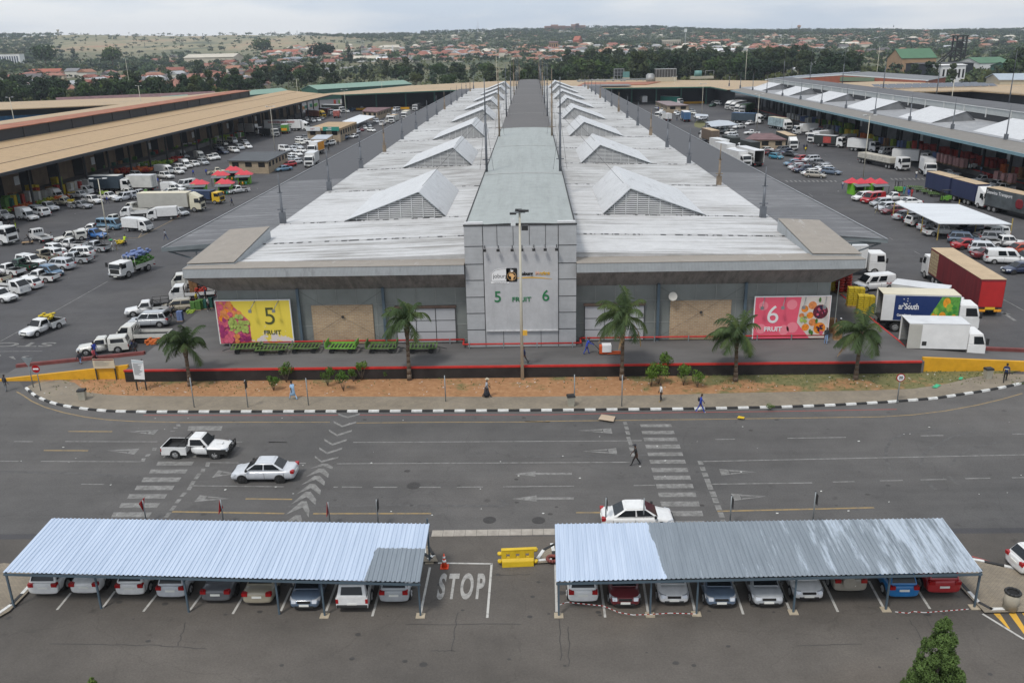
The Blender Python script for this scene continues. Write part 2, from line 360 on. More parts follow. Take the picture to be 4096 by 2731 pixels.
yl=[(1385,188,1412,205),(1360,212,1392,222),(1330,240,1375,245),(1190,372,1230,395),(1135,420,1185,440),(1100,455,1145,480),(1608,485,1648,520),(1570,535,1612,563),(1515,573,1580,618),(1462,633,1535,703),(1405,722,1468,755),(1365,774,1425,807),(1325,826,1388,863),(1284,880,1345,917)]
pl=[]
for x0,y0,x1,y1 in yl:
 k=.55;wq=28;pl.append(('P',[(x1-wq-4,y0),(x1,y0),(x0+wq+4,y1),(x0,y1)]))
yr=[(920,955,557,583),(931,968,598,630),(941,980,644,677),(951,988,699,773),(975,1020,795,830),(988,1030,850,880),(1622,1668,923,958),(1642,1690,980,1015),(1662,1715,1034,1073),(1685,1735,1090,1192),(1733,1788,1209,1260),(1757,1810,1272,1318),(1783,1838,1338,1386),(1812,1862,1405,1455),(1838,1880,1475,1500)]
for x0,x1,y0,y1 in yr:
 s_=(y1-y0)*.38;pl.append(('V',[(x0,y0),(x1,y0),(x1+s_,y1),(x0+s_,y1)]))
def tri(r,tipx,tipy,bx,by0,by1,slant):
 inx=bx+(tipx-bx)*.24;
 a=(bx+slant,by0);b2=(bx,by1);tip=(tipx,tipy)
 m0,m1=lerp(by0,by1,.30),lerp(by0,by1,.68)
 out=[]
 out.append((r,[a,(inx+slant*.8,lerp(by0,tipy,.26)),(inx,lerp(by1,tipy,.26)),b2]))
 out.append((r,[(inx+slant*.8,lerp(by0,tipy,.26)),tip,(lerp(inx,tipx,.05)+slant*.6,m0+4)]))
 out.append((r,[(inx,lerp(by1,tipy,.26)),(lerp(inx,tipx,.05),m1-4),tip]))
 return out
for a in[('P',990,245,1205,230,270,38),('P',835,393,1052,378,425,42),('P',1850,575,1662,548,607,50),('P',1810,772,1522,743,796,45),('V',490,637,822,616,667,-12),('V',540,833,868,802,860,-10),('V',2178,1026,1848,998,1060,-22),('V',2275,1256,1960,1230,1298,-22)]:pl+=tri(*a)
fixn(marks('yield_marking','worn white broken yield lines and open triangles on the road',WP,pl,.010))
ch=[((690,102),(765,128),(862,103),12),((655,162),(722,198),(835,165),13),((618,227),(682,268),(800,232),14),((582,300),(645,340),(760,304),15),((542,368),(605,408),(724,370),15),((508,434),(560,474),(695,440),14)]
pl=[]
for a,m_,b2,t in ch:
 pl.append(('U',[a,m_,(m_[0],m_[1]+t),(a[0]+2,a[1]+t+3)]));pl.append(('U',[m_,b2,(b2[0]-4,b2[1]+t),(m_[0],m_[1]+t)]))
ch2=[((465,537),(566,497),(645,540)),((433,602),(540,536),(612,606)),((399,665),(508,592),(582,668)),((360,738),(470,655),(550,740)),((316,820),(436,717),(513,820)),((277,900),(405,790),(460,918)),((225,995),(357,900),(405,990))]
for a,m_,b2 in ch2:
 t=(b2[1]-m_[1])*.42;
 pl.append(('U',[a,(m_[0]-2,m_[1]),(m_[0]+8,m_[1]+t*.9),(a[0]+8,a[1]-t*.12)]));pl.append(('U',[(m_[0]-2,m_[1]),(m_[0]+40,m_[1]),(b2[0]+6,b2[1]-t),b2,(m_[0]+6,m_[1]+t*.9)]))
fixn(marks('chevron_marking','worn white chevrons running down the raised strip across the road',WP,pl,.010))
mb=MB()
for r1,p1,r2,p2 in[('P',(110,323),'P',(258,324)),('P',(510,323),'P',(1235,325)),('P',(0,477),'P',(145,477)),('P',(320,478),'P',(1105,481)),('P',(636,657),'P',(815,659)),('P',(1845,327),'P',(1897,327)),('P',(2105,329),'P',(2250,329)),('P',(1645,487),'P',(1870,490)),('P',(2310,492),'U',(438,494)),('P',(1500,669),'U',(265,677)),('U',(143,329),'U',(290,330)),('U',(808,330),'V',(990,734)),('V',(995,733),'V',(1098,732)),('U',(680,497),'V',(990,935)),('U',(655,680),'U',(690,680)),('U',(720,679),'U',(880,681)),('U',(968,681),'U',(1155,681)),('U',(1320,681),'U',(1495,681)),('U',(1622,680),'U',(1825,679)),('U',(1985,677),'U',(2185,676)),('U',(2332,674),'V',(35,1163)),('V',(212,1162),'V',(462,1159)),('V',(1023,1154),'V',(1222,1150)),('V',(1675,928),'W',(2361,750)),('V',(1760,1141),'W',(350,1015)),('W',(545,1007),'W',(752,1003)),('W',(992,996),'W',(1207,992)),('W',(1375,987),'W',(1620,982)),('W',(1797,975),'W',(2033,971)),('W',(2237,967),'W',(2361,965)),('V',(1790,721),'V',(1975,719)),('W',(118,595),'W',(670,586)),('W',(1375,572),'W',(1590,568)),('W',(2240,555),'W',(2361,553))]:
 line(mb,r1,p1,r2,p2,.13,.010)
for tx,ty,sx0,sx1 in[(2068,580,2238,None),(2055,773,2247,None)]:
 y0=P('U',tx,ty);hd=P('U',sx0,ty-3);tail=P('V',441 if ty<700 else 459,1045 if ty<700 else 1277)
 mb.poly([(y0.x,y0.y,.01),(hd.x,hd.y-.42,.01),(hd.x,hd.y+.42,.01)]);mb.strip([Vector((hd.x,hd.y,.01)),Vector((tail.x,tail.y,.01))],.3,.01)
fixn(struct(mb.build('lane_marking',WP),'worn white lane lines and arrows on the road'))
mb=MB()
pts=[D('B',155,1095),D('B',210,1125),D('B',300,1185),D('B',420,1240),D('B',600,1292),D('B',800,1333),D('B',1000,1358),D('B',1250,1374),D('B',1700,1384),D('U',0,172),D('U',625,172)]
mb.strip([G(u,v_,.01)for u,v_ in pts],.12,.01)
pts=[D('U',835,178),D('U',1500,172),D('U',2350,170),D('V',0,552),D('V',900,542),D('V',1660,533),D('V',2352,523),D('W',400,401),D('W',1000,392),D('W',1300,374),D('W',1600,338),D('W',1900,284),D('W',2150,225),D('W',2335,172)]
mb.strip([G(u,v_,.01)for u,v_ in pts],.12,.01)
for r1,p1,r2,p2 in[('P',(1350,873),'P',(2230,887)),('U',(495,888),'U',(1420,887)),('V',(480,1409),'V',(705,1408)),('V',(1810,1396),'W',(937,1249)),('P',(535,244),'P',(880,246)),('P',(343,393),'P',(690,395)),('P',(1925,772),'P',(2290,776))]:line(mb,r1,p1,r2,p2,.16,.010)
fixn(struct(mb.build('yellow_line',YP),'faded yellow edge lines on the road'))
mb=MB();mb.strip([P('B',1350,1316,.01),P('B',2351,1318,.01),P('U',690,117,.01)],.09,.01);mb.strip([P('U',860,115,.01),P('U',2351,113,.01),P('V',900,474,.01),P('V',2352,458,.01),P('W',1152,322,.01)],.09,.01)
mb.strip([P('Z',1690,480,.01),P('Z',1800,512,.01),P('Z',1950,560,.01),P('Z',2136,625,.01)],.12,.01)
fixn(struct(mb.build('red_line',RP),'thin red no stopping line along the kerb'))
mb=MB()
for r1,p1,r2,p2 in[('X',(487,935),'X',(606,790)),('X',(872,925),'X',(985,775)),('X',(1225,950),'X',(1352,790)),('X',(1615,950),'X',(1735,788)),('X',(1990,970),'X',(2090,800)),('O',(50,945),'O',(160,700)),('O',(438,945),'O',(530,700)),('O',(832,990),'O',(910,715)),('O',(1245,965),'O',(1325,573)),('Y',(180,1050),'Y',(168,600)),('Y',(636,1100),'Y',(593,760)),('Y',(1040,1060),'Y',(995,760)),('Y',(1480,1040),'Y',(1415,760)),('Y',(1935,1070),'Y',(1830,750)),('Y',(2345,960),'Y',(2270,750)),('Z',(125,935),'Z',(20,680)),('Z',(540,955),'Z',(415,690)),('Z',(925,910),'Z',(805,690)),('Z',(1330,930),'Z',(1220,760)),('Z',(1780,972),'Z',(2136,1190)),('Z',(1575,700),'Z',(1540,640)),('O',(1395,535),'O',(1860,542)),('O',(1853,540),'O',(1815,1003))]:line(mb,r1,p1,r2,p2,.13,.010)
fixn(struct(mb.build('bay_line',WP2),'white parking bay and stop box lines in the car park'))
fixn(marks('hatch_marking','yellow hatched stripes by the right paved corner',YP2,[('Z',[(1875,970),(1930,970),(2020,1105),(1995,1095)]),('Z',[(2005,968),(2065,966),(2180,1150),(2136,1145)]),('Z',[(2120,965),(2136,965),(2136,990)])]))
c=P('O',1592,745);t=text_obj('stop_marking','STOP',2.0,worn('worn_stop_paint',(.34,.33,.31),.34),None,Matrix.Translation((c.x,c.y,.012))@Matrix.Diagonal((.45,1.6,1,1)),0,.07,1,'CENTER',1.32)
struct(t,'the word STOP painted in white on the car park asphalt')
mb=MB()
for r,p1,p2 in[('B',(470,365),(1015,58)),('B',(0,625),(255,485)),('B',(0,718),(398,714)),('A',(860,980),(997,981)),('A',(830,1033),(893,1033)),('A',(690,1086),(785,1088)),('A',(610,1142),(677,1143)),('A',(0,1213),(100,1215)),('A',(360,1266),(430,1266)),('A',(240,1329),(297,1330)),('A',(170,1398),(275,1343)),('A',(1010,842),(1275,842)),('A',(30,1155),(260,1157)),('J',(1655,772),(1720,772)),('J',(1740,817),(1800,817)),('J',(1830,860),(1880,862)),('J',(1940,910),(2000,912)),('J',(2160,1012),(2250,1014)),('J',(2280,1068),(2352,1070)),('J',(1407,868),(1460,895)),('J',(2175,1282),(2352,1378)),('J',(800,1108),(940,1111)),('J',(810,1173),(890,1174)),('J',(950,1243),(1050,1246)),('Q',(640,1220),(660,1228)),('Q',(840,1300),(862,1308)),('J',(1195,752),(1228,770)),('J',(505,375),(540,400)),('K',(2130,320),(2238,336)),('B',(0,750),(5,760))]:line(mb,r,p1,r,p2,.12)
for i in range(12):x=300+i*38;mb.poly([P('J',x,262,.009),P('J',x+16,262,.009),P('J',x+32,275,.009),P('J',x+16,275,.009)])
for i in range(8):x=1200+i*38;mb.poly([P('J',x,243,.009),P('J',x+16,243,.009),P('J',x+36,257,.009),P('J',x+20,257,.009)])
for q in[[(80,768),(125,762),(150,795),(105,780)],[(200,768),(320,752),(235,768),(270,790),(215,775)]]:mb.poly([P('B',x,y,.009)for x,y in q])
a=P('B',0,665);
mb.poly([P('K',2130,305,.01),P('K',2238,336,.01),P('K',2180,336,.01)]);mb.poly([P('K',2160,325,.01),P('K',2190,325,.01),P('K',2293,392,.01),P('K',2262,392,.01)])
fixn(struct(mb.build('yard_marking',WP),'faint white bay and lane lines in the market yard'))
mb=MB();line(mb,'A',(1300,825),'A',(1760,590),.13);line(mb,'A',(1045,832),'A',(1310,826),.13);line(mb,'A',(1300,825),'A',(1330,785),.12)
fixn(struct(mb.build('yellow_yard_line',YP),'faded yellow loading bay line in the left yard'))
c=P('B',145,652);t=text_obj('stop_marking','STOP',1.9,WP,None,Matrix.Translation((c.x,c.y,.012))@Matrix.Rotation(R(178),4,'Z')@Matrix.Diagonal((1.9,1,1,1)),0,.03)
struct(t,'faded word STOP painted upside down at the left yard exit')
IRON=mat('cast_iron',(.055,.052,.05),.7,.2,.3,8)
for(r,x,y),lb in zip([('U',1283,670),('U',1878,939),('U',2262,942)],['round dark manhole cover on the lane line','faint round manhole cover left of its twin near the channel','round manhole cover right of its twin, behind the yellow barrier']):
 p=P(r,x,y);e=MB().tube((0,0,0),(0,0,.012),.48 if y<700 else.42,n=20).build('manhole_cover',IRON);e.location=(p.x,p.y,.006);tag(e,lb,'manhole cover')
 # --- dock platform and ramps
CONC=mat('dock_concrete',(.112,.108,.106),.85,0,.28,.25,(.4,1,1));REDP=mat('red_edge_paint',(.42,.025,.02),.5,0,.15,2);DBLK=mat('black_dock_wall',(.022,.018,.017),.8,0,.4,.8);YEL=mat('yellow_wall_paint',(.60,.31,.015),.6,0,.12,1.5);DRED=mat('dull_red_kerb',(.16,.045,.04),.7,0,.25,1)
mb=MB();mb.box(-37.7,34.85,72.6,79.4,0,1.2);mb.box(-37.7,-30.8,79.4,450,0,1.2);mb.box(28.3,34.85,79.4,450,0,1.2)
struct(mb.build('dock_platform',CONC),'raised concrete loading platform round the central hall')
struct(MB().box(-37.7,34.6,72.52,72.6,0,1.1).build('dock_wall',DBLK),'black painted front wall of the loading platform')
mb=MB();mb.box(-37.75,34.6,72.48,72.72,1.1,1.26);mb.box(34.75,34.93,76.6,88,1.1,1.235);mb.box(34.75,34.93,88.01,449,1.1,1.235)
struct(mb.build('dock_edge_strip',REDP),'red painted edge along the top of the loading platform')
def ramp(x0,x1,y0,y1,xw,ye,label):
 s=[(x0,y0,1.2),(x0,y1,1.2),(x1,y1,.01),(x1,y0,.01)]
 mb=MB();mb.frus([(x0,y0,0),(x0,y1,0),(x1,y1,0),(x1,y0,0)],s);struct(mb.build('ramp',CONC),label+' concrete ramp down from the platform')
 mb=MB();a,b_=y0-.3,y0-.02
 mb.frus([(x0,a,0),(x0,b_,0),(xw,b_,0),(xw,a,0)],[(x0,a,1.45),(x0,b_,1.45),(xw,b_,.12),(xw,a,.12)]);struct(mb.build('ramp_wall',YEL),label+' yellow painted ramp wall')
 mb=MB();a,b_=y1+.02,y1+.4
 mb.frus([(x0,a,0),(x0,b_,0),(x1,b_,0),(x1,a,0)],[(x0,a,1.5),(x0,b_,1.5),(x1,b_,.32),(x1,a,.32)]);struct(mb.build('ramp_kerb',DRED),label+' dull red kerb wall of the ramp')
ramp(-37.7,-50.5,73.6,76.8,-50.5,0,'left');ramp(34.85,56,73.2,76.3,58,0,'right')
DKM=mat('tyre_mark',(.088,.085,.083),.8,0,.25,2);SEAL=mat('sealed_crack',(.05,.047,.044),.7,0,.2,3)
mb=MB()
def curve_pts(r,pts):return[P(r,x,y,.008)for x,y in pts]
for r,pts,wd in(('W',[(1560,505),(1250,545),(1110,600),(1050,690),(1050,790),(1085,880),(1170,960)],.22),('W',[(1900,520),(1650,590),(1480,680),(1400,760),(1370,860)],.22),('W',[(2150,620),(1850,690),(1720,770),(1660,850)],.2),('W',[(1640,950),(1690,1000),(1740,1035)],.25),('W',[(1440,1000),(1480,1050),(1520,1080)],.25),('V',[(0,885),(600,880),(1300,862)],.25),('P',[(0,560),(700,575),(1000,600)],.3),('U',[(300,830),(1100,822),(2000,830)],.25),('U',[(1960,780),(2020,820)],.3)):mb.strip(curve_pts(r,pts),wd)
fixn(struct(mb.build('tyre_marks',DKM),'faint dark tyre marks curving over the road'))
mb=MB();qk=random.Random(11)
for r,a,b_ in(('X',(420,1225),(1380,1240)),('X',(1380,1240),(1760,1272)),('X',(1590,1040),(1520,1240)),('O',(1120,1060),(2110,1055)),('O',(1560,960),(1515,1290)),('O',(1340,1285),(1545,1288)),('Y',(212,1120),(222,1500)),('Y',(290,1180),(300,1560)),('Z',(190,1250),(740,1232)),('Z',(1150,1020),(1290,1230)),('O',(1860,640),(2180,635)),('Z',(1270,960),(1360,1110))):
 p,q=P(r,*a,.009),P(r,*b_,.009);n=9;pts=[p.lerp(q,i/n)+Vector((qk.uniform(-.05,.05),qk.uniform(-.05,.05),0))for i in range(n+1)];mb.strip(pts,.045,.009)
for i in range(150):
 x=qk.uniform(-30,25);y=qk.choice([qk.uniform(38,42),qk.uniform(24,37),qk.uniform(47,64)]);r0=qk.uniform(.04,.16)*(1 if i%9 else 1.5);mb.add([(x+r0*(1+.3*qk.random())*math.cos(t*.9),y+r0*.8*(1+.3*qk.random())*math.sin(t*.9),.0085)for t in range(7)],[list(range(7))])
fixn(struct(mb.build('cracks_and_oil_drips',SEAL),'dark sealed cracks and oil drips on the asphalt'))
# CENTRAL HALL
def streak_roof(name,base,dark,sx=(.05,.9,1),lo=.38,hi=.56,brown=None,sc_=1.3,seams=None):
 m,nt,b=newmat(name);v=_map(nt)
 s1=_noise(nt,_map(nt,sx),sc_,8,.78);s2=_noise(nt,v,.06,4,.6)
 f=nt.nodes.new('ShaderNodeMath');f.operation='MULTIPLY_ADD';f.inputs[1].default_value=.35;nt.links.new(s2,f.inputs[0]);nt.links.new(s1,f.inputs[2])
 c=_ramp(nt,f.outputs[0],[(lo+.12,dark),(hi+.12,base)])
 c=_mix(nt,1,c,_ramp(nt,_noise(nt,v,.9,5,.75),[(.25,g(.86)),(.7,g(1.06))]),'MULTIPLY')
 if brown:c=_mix(nt,_ramp(nt,_noise(nt,v,.25,4),[(.45,g(0)),(.65,g(1))]),c,brown)
 if seams:
  wv=nt.nodes.new('ShaderNodeTexWave');wv.bands_direction=seams[0];wv.inputs['Scale'].default_value=seams[1];nt.links.new(v,wv.inputs['Vector'])
  c=_mix(nt,1,c,_ramp(nt,wv.outputs['Fac'],[(.0,g(seams[2])),(.25,g(1))]),'MULTIPLY')
 nt.links.new(c,b.inputs['Base Color']);b.inputs['Roughness'].default_value=.65;b.inputs['Specular IOR Level'].default_value=.3;return m
ROOFW=streak_roof('weathered_white_roof',(.54,.54,.54),(.25,.24,.225),lo=.40,hi=.57,seams=('Y',1.6,.9))
ROOFW2=streak_roof('greyer_white_roof',(.50,.50,.495),(.24,.23,.215),(.12,.7,1),lo=.42,hi=.62,seams=('Y',1.6,.9))
LANT=streak_roof('lantern_roof',(.56,.57,.58),(.38,.38,.38),(.6,.12,.6),.34,.5,seams=('Y',1.4,.86))
SIDEC=streak_roof('dark_canopy_roof',(.25,.25,.255),(.125,.125,.13),(.07,1.1,1),.56,.70,seams=('Y',1.5,.84))
SIDEC2=streak_roof('dark_painted_canopy',(.082,.082,.086),(.105,.103,.103),(.07,1.1,1),.36,.46,seams=('Y',1.5,.88))
SPINE1=streak_roof('pale_green_spine_roof',(.33,.355,.345),(.27,.29,.28),(.8,.05,1),.34,.6,seams=('Y',1.2,.93))
SPINE2=streak_roof('dark_spine_roof',(.115,.108,.104),(.085,.08,.078),(.1,.7,1),.34,.6,seams=('Y',1.2,.9))
BROWNR=streak_roof('brown_stained_sheet',(.285,.255,.22),(.42,.40,.38),(1.2,.2,1),.3,.45)
FASC=streak_roof('ribbed_fascia',(.36,.38,.39),(.26,.27,.27),(1,1,.2),.35,.5,seams=('X',2.4,.72))
SOFF=streak_roof('stained_soffit',(.29,.275,.26),(.16,.155,.15),(1.2,.3,.3),.42,.62,seams=('X',2.2,.88))
PANEL=streak_roof('ribbed_silver_cladding',(.40,.41,.42),(.35,.36,.37),(.4,.4,2),.35,.55,seams=('Z',2.6,.74))
SCREEN=streak_roof('sign_sheet',(.45,.455,.465),(.40,.40,.41),(1.5,1,.15),.4,.55,seams=('X',2.6,.9))
DOORP=mat('grey_door_panel',(.40,.405,.42),.55,0,.06,.6);FRAMEB=mat('blue_grey_steel',(.085,.12,.15),.5,.2,.1,1);DARKL=mat('dark_joint',g(.04),.8,0,.1,1);GALV=mat('galvanised_steel',(.24,.26,.27),.5,.4,.2,2);MAST=mat('mast_steel',(.125,.135,.15),.6,.2,.25,.7);MASTR=mat('rusty_mast_steel',(.21,.165,.12),.75,.1,.4,1.2)
WALLG=mat('grey_green_panel',(.19,.205,.195),.55,0,.2,.3);MULL=mat('mullion',(.24,.25,.235),.6,0,.15,1);DARKIN=mat('dark_hall_inside',g(.012),.9,0,0);LOUV=mat('louvre_blade',(.50,.505,.505),.6,0,.08,1);LOUVD=mat('louvre_gap',g(.09),.8,0,0)
BRICK=brick_mat('face_brick',(.42,.29,.165),(.33,.22,.125),1,(.40,.36,.30))
def _brickfix(m,rot):
 for n in m.node_tree.nodes:
  if n.type=='MAPPING':n.inputs['Rotation'].default_value=rot
 br=[n for n in m.node_tree.nodes if n.type=='TEX_BRICK'][0]
 br.inputs['Brick Width'].default_value=.46;br.inputs['Row Height'].default_value=.17;br.inputs['Mortar Size'].default_value=.018;br.inputs['Scale'].default_value=1
_brickfix(BRICK,(R(90),0,0))
hall=empty('market_hall',(-1.3,79.5,0),0,'long central market hall with white lantern roofs, tall sign tower and fruit hall numbers','market hall')
H=hall
def hb(mb,name,mats,parent=None,bevel=0):return mb.build(name,mats,parent or H,True,bevel)
YF,YB=77.3,449.0
mb=MB();mb.box(-30.8,28.3,79.54,80.0,1.2,7.2);hb(mb,'front_wall',WALLG)
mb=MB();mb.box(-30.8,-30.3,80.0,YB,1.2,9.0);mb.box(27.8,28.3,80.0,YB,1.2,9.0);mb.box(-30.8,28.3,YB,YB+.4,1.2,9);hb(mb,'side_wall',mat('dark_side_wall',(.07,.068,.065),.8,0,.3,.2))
mb=MB()
xs=[-30.8+1.93*i for i in range(32)]
for x in xs:
 if-6.6<x<4:continue
 mb.box(x-.035,x+.035,79.5,79.56,1.2,6.9)
for z in(1.45,3.0,5.2):mb.box(-30.8,-6.5,79.505,79.56,z-.035,z+.035);mb.box(4,28.3,79.505,79.56,z-.035,z+.035)
hb(mb,'glazing_frame',MULL)
def xat(u,v,Y):r=ray(u,v);return CAM.x+r.x*(Y/r.y)
for(x0,x1)in((-21.75,-15.75),(13.1,18.95)):hb(MB().box(x0,x1,79.42,79.56,1.22,5.15),'brick_panel',BRICK)
for(x0,x1)in((-13.5,-7.7),(4.85,10.6)):
 p=hb(MB().box(x0,x1,79.38,79.56,1.22,4.75),'door_panel',DOORP);mb=MB();wx=(x1-x0)/3
 for i in range(4):mb.box(x0+wx*i-.03,x0+wx*i+.03,79.35,79.378,1.22,4.75)
 for z in(1.25,2.35,3.5,4.72):mb.box(x0,x1,79.355,79.376,z-.025,z+.025)
 hb(mb,'panel_joint',DARKL,p)
 hb(MB().box(x0-.1,x1+.1,79.2,79.5,4.8,5.0),'door_head_rail',mat('rusty_rail',(.11,.075,.06),.8,0,.3,2))
for x in(-22.9,-14.6,11.9,20.2):hb(MB().box(x-.13,x+.13,79.1,79.35,1.2,6.9),'steel_column',FRAMEB)
CAB=mat('stay_cable',g(.05),.6,.3,0)
for x0,x1 in((-22.7,-14.7),(12.0,20.1)):
 mb=MB();xm=(x0+x1)/2;zm=4.0
 for a,z in((x0,6.6),(x1,6.6),(x0,1.5),(x1,1.5)):mb.tube((a,79.28,z),(xm,79.28,zm),.009,n=4)
 mb.tube((xm,79.3,zm),(xm,79.24,zm),.14,n=10);hb(mb,'cross_bracing',CAB)
for x0,x1,xo in((-32.9,-6.5,-1),(3.95,30.45,1)):
 hb(MB().box(x0,x1,YF,YF+.08,8.6,9.5),'fascia',FASC)
 xi0,xi1=(-30.8,-6.5)if xo<0 else(3.95,28.3)
 hb(MB().frus([(xi0,79.5,6.75),(xi1,79.5,6.75),(xi1,79.56,6.8),(xi0,79.56,6.8)],[(x0,YF+.02,8.6),(x1,YF+.02,8.6),(x1,YF+.1,8.68),(x0,YF+.1,8.68)]),'soffit',SOFF)
 mb=MB();mb.slab([(x0,YF-.03,9.52),(x1,YF-.03,9.52),(x1,80.1,9.46),(x0,80.1,9.46)],.05);hb(mb,'eaves_sheet',BROWNR)
for s,xi,xo in((-1,-28.6,-33.0),(1,26.1,30.5)):
 mb=MB();bot=[(xi,79.0,9.3),(xo,78.6,9.3),(xo,91.2,8.9),(xi,91.2,9.0)];top=[(xi,79.0,9.58),(xo,78.6,9.58),(xo,91.2,10.3),(xi,91.2,10.55)]
 if s>0:bot,top=bot[::-1],top[::-1]
 mb.frus(bot[::-1],top[::-1]);hb(mb,'corner_upstand',FASC);
 e=.03;t2=[(x,y,z+.14)for x,y,z in top];mb=MB();mb.slab(t2 if s>0 else t2[::-1],.05);hb(mb,'corner_capping',BROWNR)
 q=[(xo,YF,8.6),(xo,91,8.6),(-30.85 if s<0 else 28.35,91,6.75),(-30.85 if s<0 else 28.35,79.5,6.75)]
 mb=MB();mb.prism(q,(.05*s,0,.05));hb(mb,'side_soffit',SOFF);hb(MB().box(min(xo,xo-.06*s),max(xo,xo-.06*s),YF+.1,91,8.6,9.5),'side_fascia',FASC)
for s,xi,xo in((-1,-6.3,-29.9),(1,3.8,27.5)):
 secs=[79.9,88.3,99.3]+[99.3+23.3*i for i in range(1,15)]+[YB]
 mbs=MB();mjs=[]
 for i in range(len(secs)-1):
  a,b_=secs[i],secs[i+1];st=.0 if i==0 else.0
  pts=[(xi,a,9.95),(xo,a,9.3),(xo,b_-.0,9.3),(xi,b_-.0,9.95)]
  if s<0:pts=pts[::-1]
  mbs.poly(pts,0 if i<3 else 1)
  if i:mj=MB();mjs.append(mj);mj.frus([(xi,a-.16,9.9),(xo,a-.16,9.25),(xo,a+.16,9.25),(xi,a+.16,9.9)],[(xi,a-.12,10.03),(xo,a-.12,9.38),(xo,a+.12,9.38),(xi,a+.12,10.03)])
 mbs.quad((xi,79.95,9.45),(xo,79.95,9.2),(xo,79.9,9.3),(xi,79.9,9.95));hb(mbs,'roof_sheet',[ROOFW,ROOFW2]);
 m,nt,b=newmat('patched_joint'+str(s));nt.links.new(_ramp(nt,_noise(nt,_map(nt,(1.2,.2,1)),1.3,2),[(.45,g(.05)),(.5,g(.4))]),b.inputs['Base Color'])
 [hb(q,'roof_joint',m)for q in mjs]
LB=((-22.2,-10.3,-13.35),(8.15,20.1,11.3))
for si,(xl,xr,xa)in enumerate(LB):
 for k in range(8):
  y0=99.9+46.4*k;y1=y0+19.5
  if y1>YB:break
  z=lambda x:9.95-(.0275*(abs(x+1.25)-5.05))-.0
  zl,zr,za=z(xl),z(xr),12.75
  l=MB();l.quad((xl,y0-.25,zl+.02),(xa,y0-.25,za),(xa,y1,za+.1),(xl,y1,zl+.02));l.quad((xa,y0-.25,za),(xr,y0-.25,zr+.02),(xr,y1,zr+.02),(xa,y1,za+.1));l.poly([(xr,y1-.02,zr),(xl,y1-.02,zl),(xa,y1-.02,za+.06)])
  o=hb(l,'roof_lantern',LANT)
  for f in o.data.polygons:pass
  t=MB();t.tube((xl,y0-.27,zl+.02),(xa,y0-.27,za),.07,n=4);t.tube((xa,y0-.27,za),(xr,y0-.27,zr+.02),.07,n=4);hb(t,'barge_trim',GALV,o)
  lv=MB();lv.poly([(xl+.3,y0,zl),(xr-.1,y0,zr),(xa,y0,za-.08)],1);nb=13
  for i in range(nb if k<4 else 7):
   n_=nb if k<4 else 7
   zz=lerp(min(zl,zr)+.15,za-.15,i/n_);tl=(zz-zl)/(za-zl);tr=(zz-zr)/(za-zr)
   a_,b_=lerp(xl,xa,max(0,tl))+.25,lerp(xr,xa,max(0,tr))-.1
   hh=.06 if k<4 else.12
   if b_>a_:lv.frus([(a_,y0-.10,zz),(b_,y0-.10,zz),(b_,y0-.01,zz+hh),(a_,y0-.01,zz+hh)],[(a_,y0-.10,zz+.07),(b_,y0-.10,zz+.07),(b_,y0-.01,zz+.07+hh),(a_,y0-.01,zz+.07+hh)],0)
  for i in range(1,9):
   x=lerp(xl,xr,i/9);zt=lerp(zl,za,(x-xl)/(xa-xl))if x<xa else lerp(zr,za,(xr-x)/(xr-xa));lv.box(x-.05,x+.05,y0-.15,y0-.11,min(zl,zr),zt-.1,0)
  hb(lv,'louvre',[LOUV,LOUVD],o)
def vault(mb,y0,y1,dz=0):
 xs=[-6.3+10.1*i/8 for i in range(9)];rs=[]
 for y in(y0,y1):rs.append([(x,y,12.95+dz+.2*(1-((x+1.25)/5.05)**2))for x in xs])
 for i in range(8):mb.face([len(mb.v)+i,len(mb.v)+i+1,len(mb.v)+9+i+1,len(mb.v)+9+i],True)
 mb.v+=rs[0]+rs[1]
mb=MB();vault(mb,78.3,111.4,0);vault(mb,111.4,178,-.0);hb(mb,'spine_roof',SPINE1,None)
mb=MB();vault(mb,178,YB,.02);hb(mb,'dark_spine_roof',SPINE2)
mb=MB()
for y in(111.4,144,178,217,256,300,345,395):
 for i in range(8):
  x0=-6.3+10.1*i/8;x1=-6.3+10.1*(i+1)/8;zf=lambda x:12.97+.2*(1-((x+1.25)/5.05)**2)
  mb.quad((x0,y-.12,zf(x0)+.03),(x1,y-.12,zf(x1)+.03),(x1,y+.12,zf(x1)+.03),(x0,y+.12,zf(x0)+.03))
hb(mb,'ridge_joint',mat('pale_joint',(.4,.39,.37),.7,0,.4,2))
mb=MB();mb.box(-6.3,-6.1,79,YB,9.3,12.93);mb.box(3.6,3.8,79,YB,9.3,12.93);hb(mb,'spine_side',mat('spine_side_cladding',(.2,.2,.2),.7,0,.2,.5));
mb=MB();mb.box(-6.42,-6.28,79,178,12.75,12.98);mb.box(3.78,3.92,79,178,12.75,12.98);hb(mb,'spine_gutter',DARKL)
tw=hb(MB().box(-6.45,3.95,77.94,79.6,1.2,13.05),'sign_tower',PANEL)
mb=MB();
for z in(2.95,4.6,6.2,7.85,9.4,11.1):mb.box(-6.47,-4.7,77.915,77.94,z-.03,z+.03);mb.box(2.28,3.97,77.915,77.94,z-.03,z+.03)
for x in(-4.72,2.27):mb.box(x-.03,x+.03,77.912,77.94,1.2,13.0)
for x in(-3.4,-1.9,-.4,1.1):mb.box(x-.02,x+.02,77.915,77.94,11.15,13.0)
for x in(-3.0,-1.2,.6):mb.box(x-.02,x+.02,77.915,77.94,1.2,2.9)
mb.box(-6.5,4.0,77.88,78.05,13.0,13.12);hb(mb,'tower_joint',DARKL,tw)
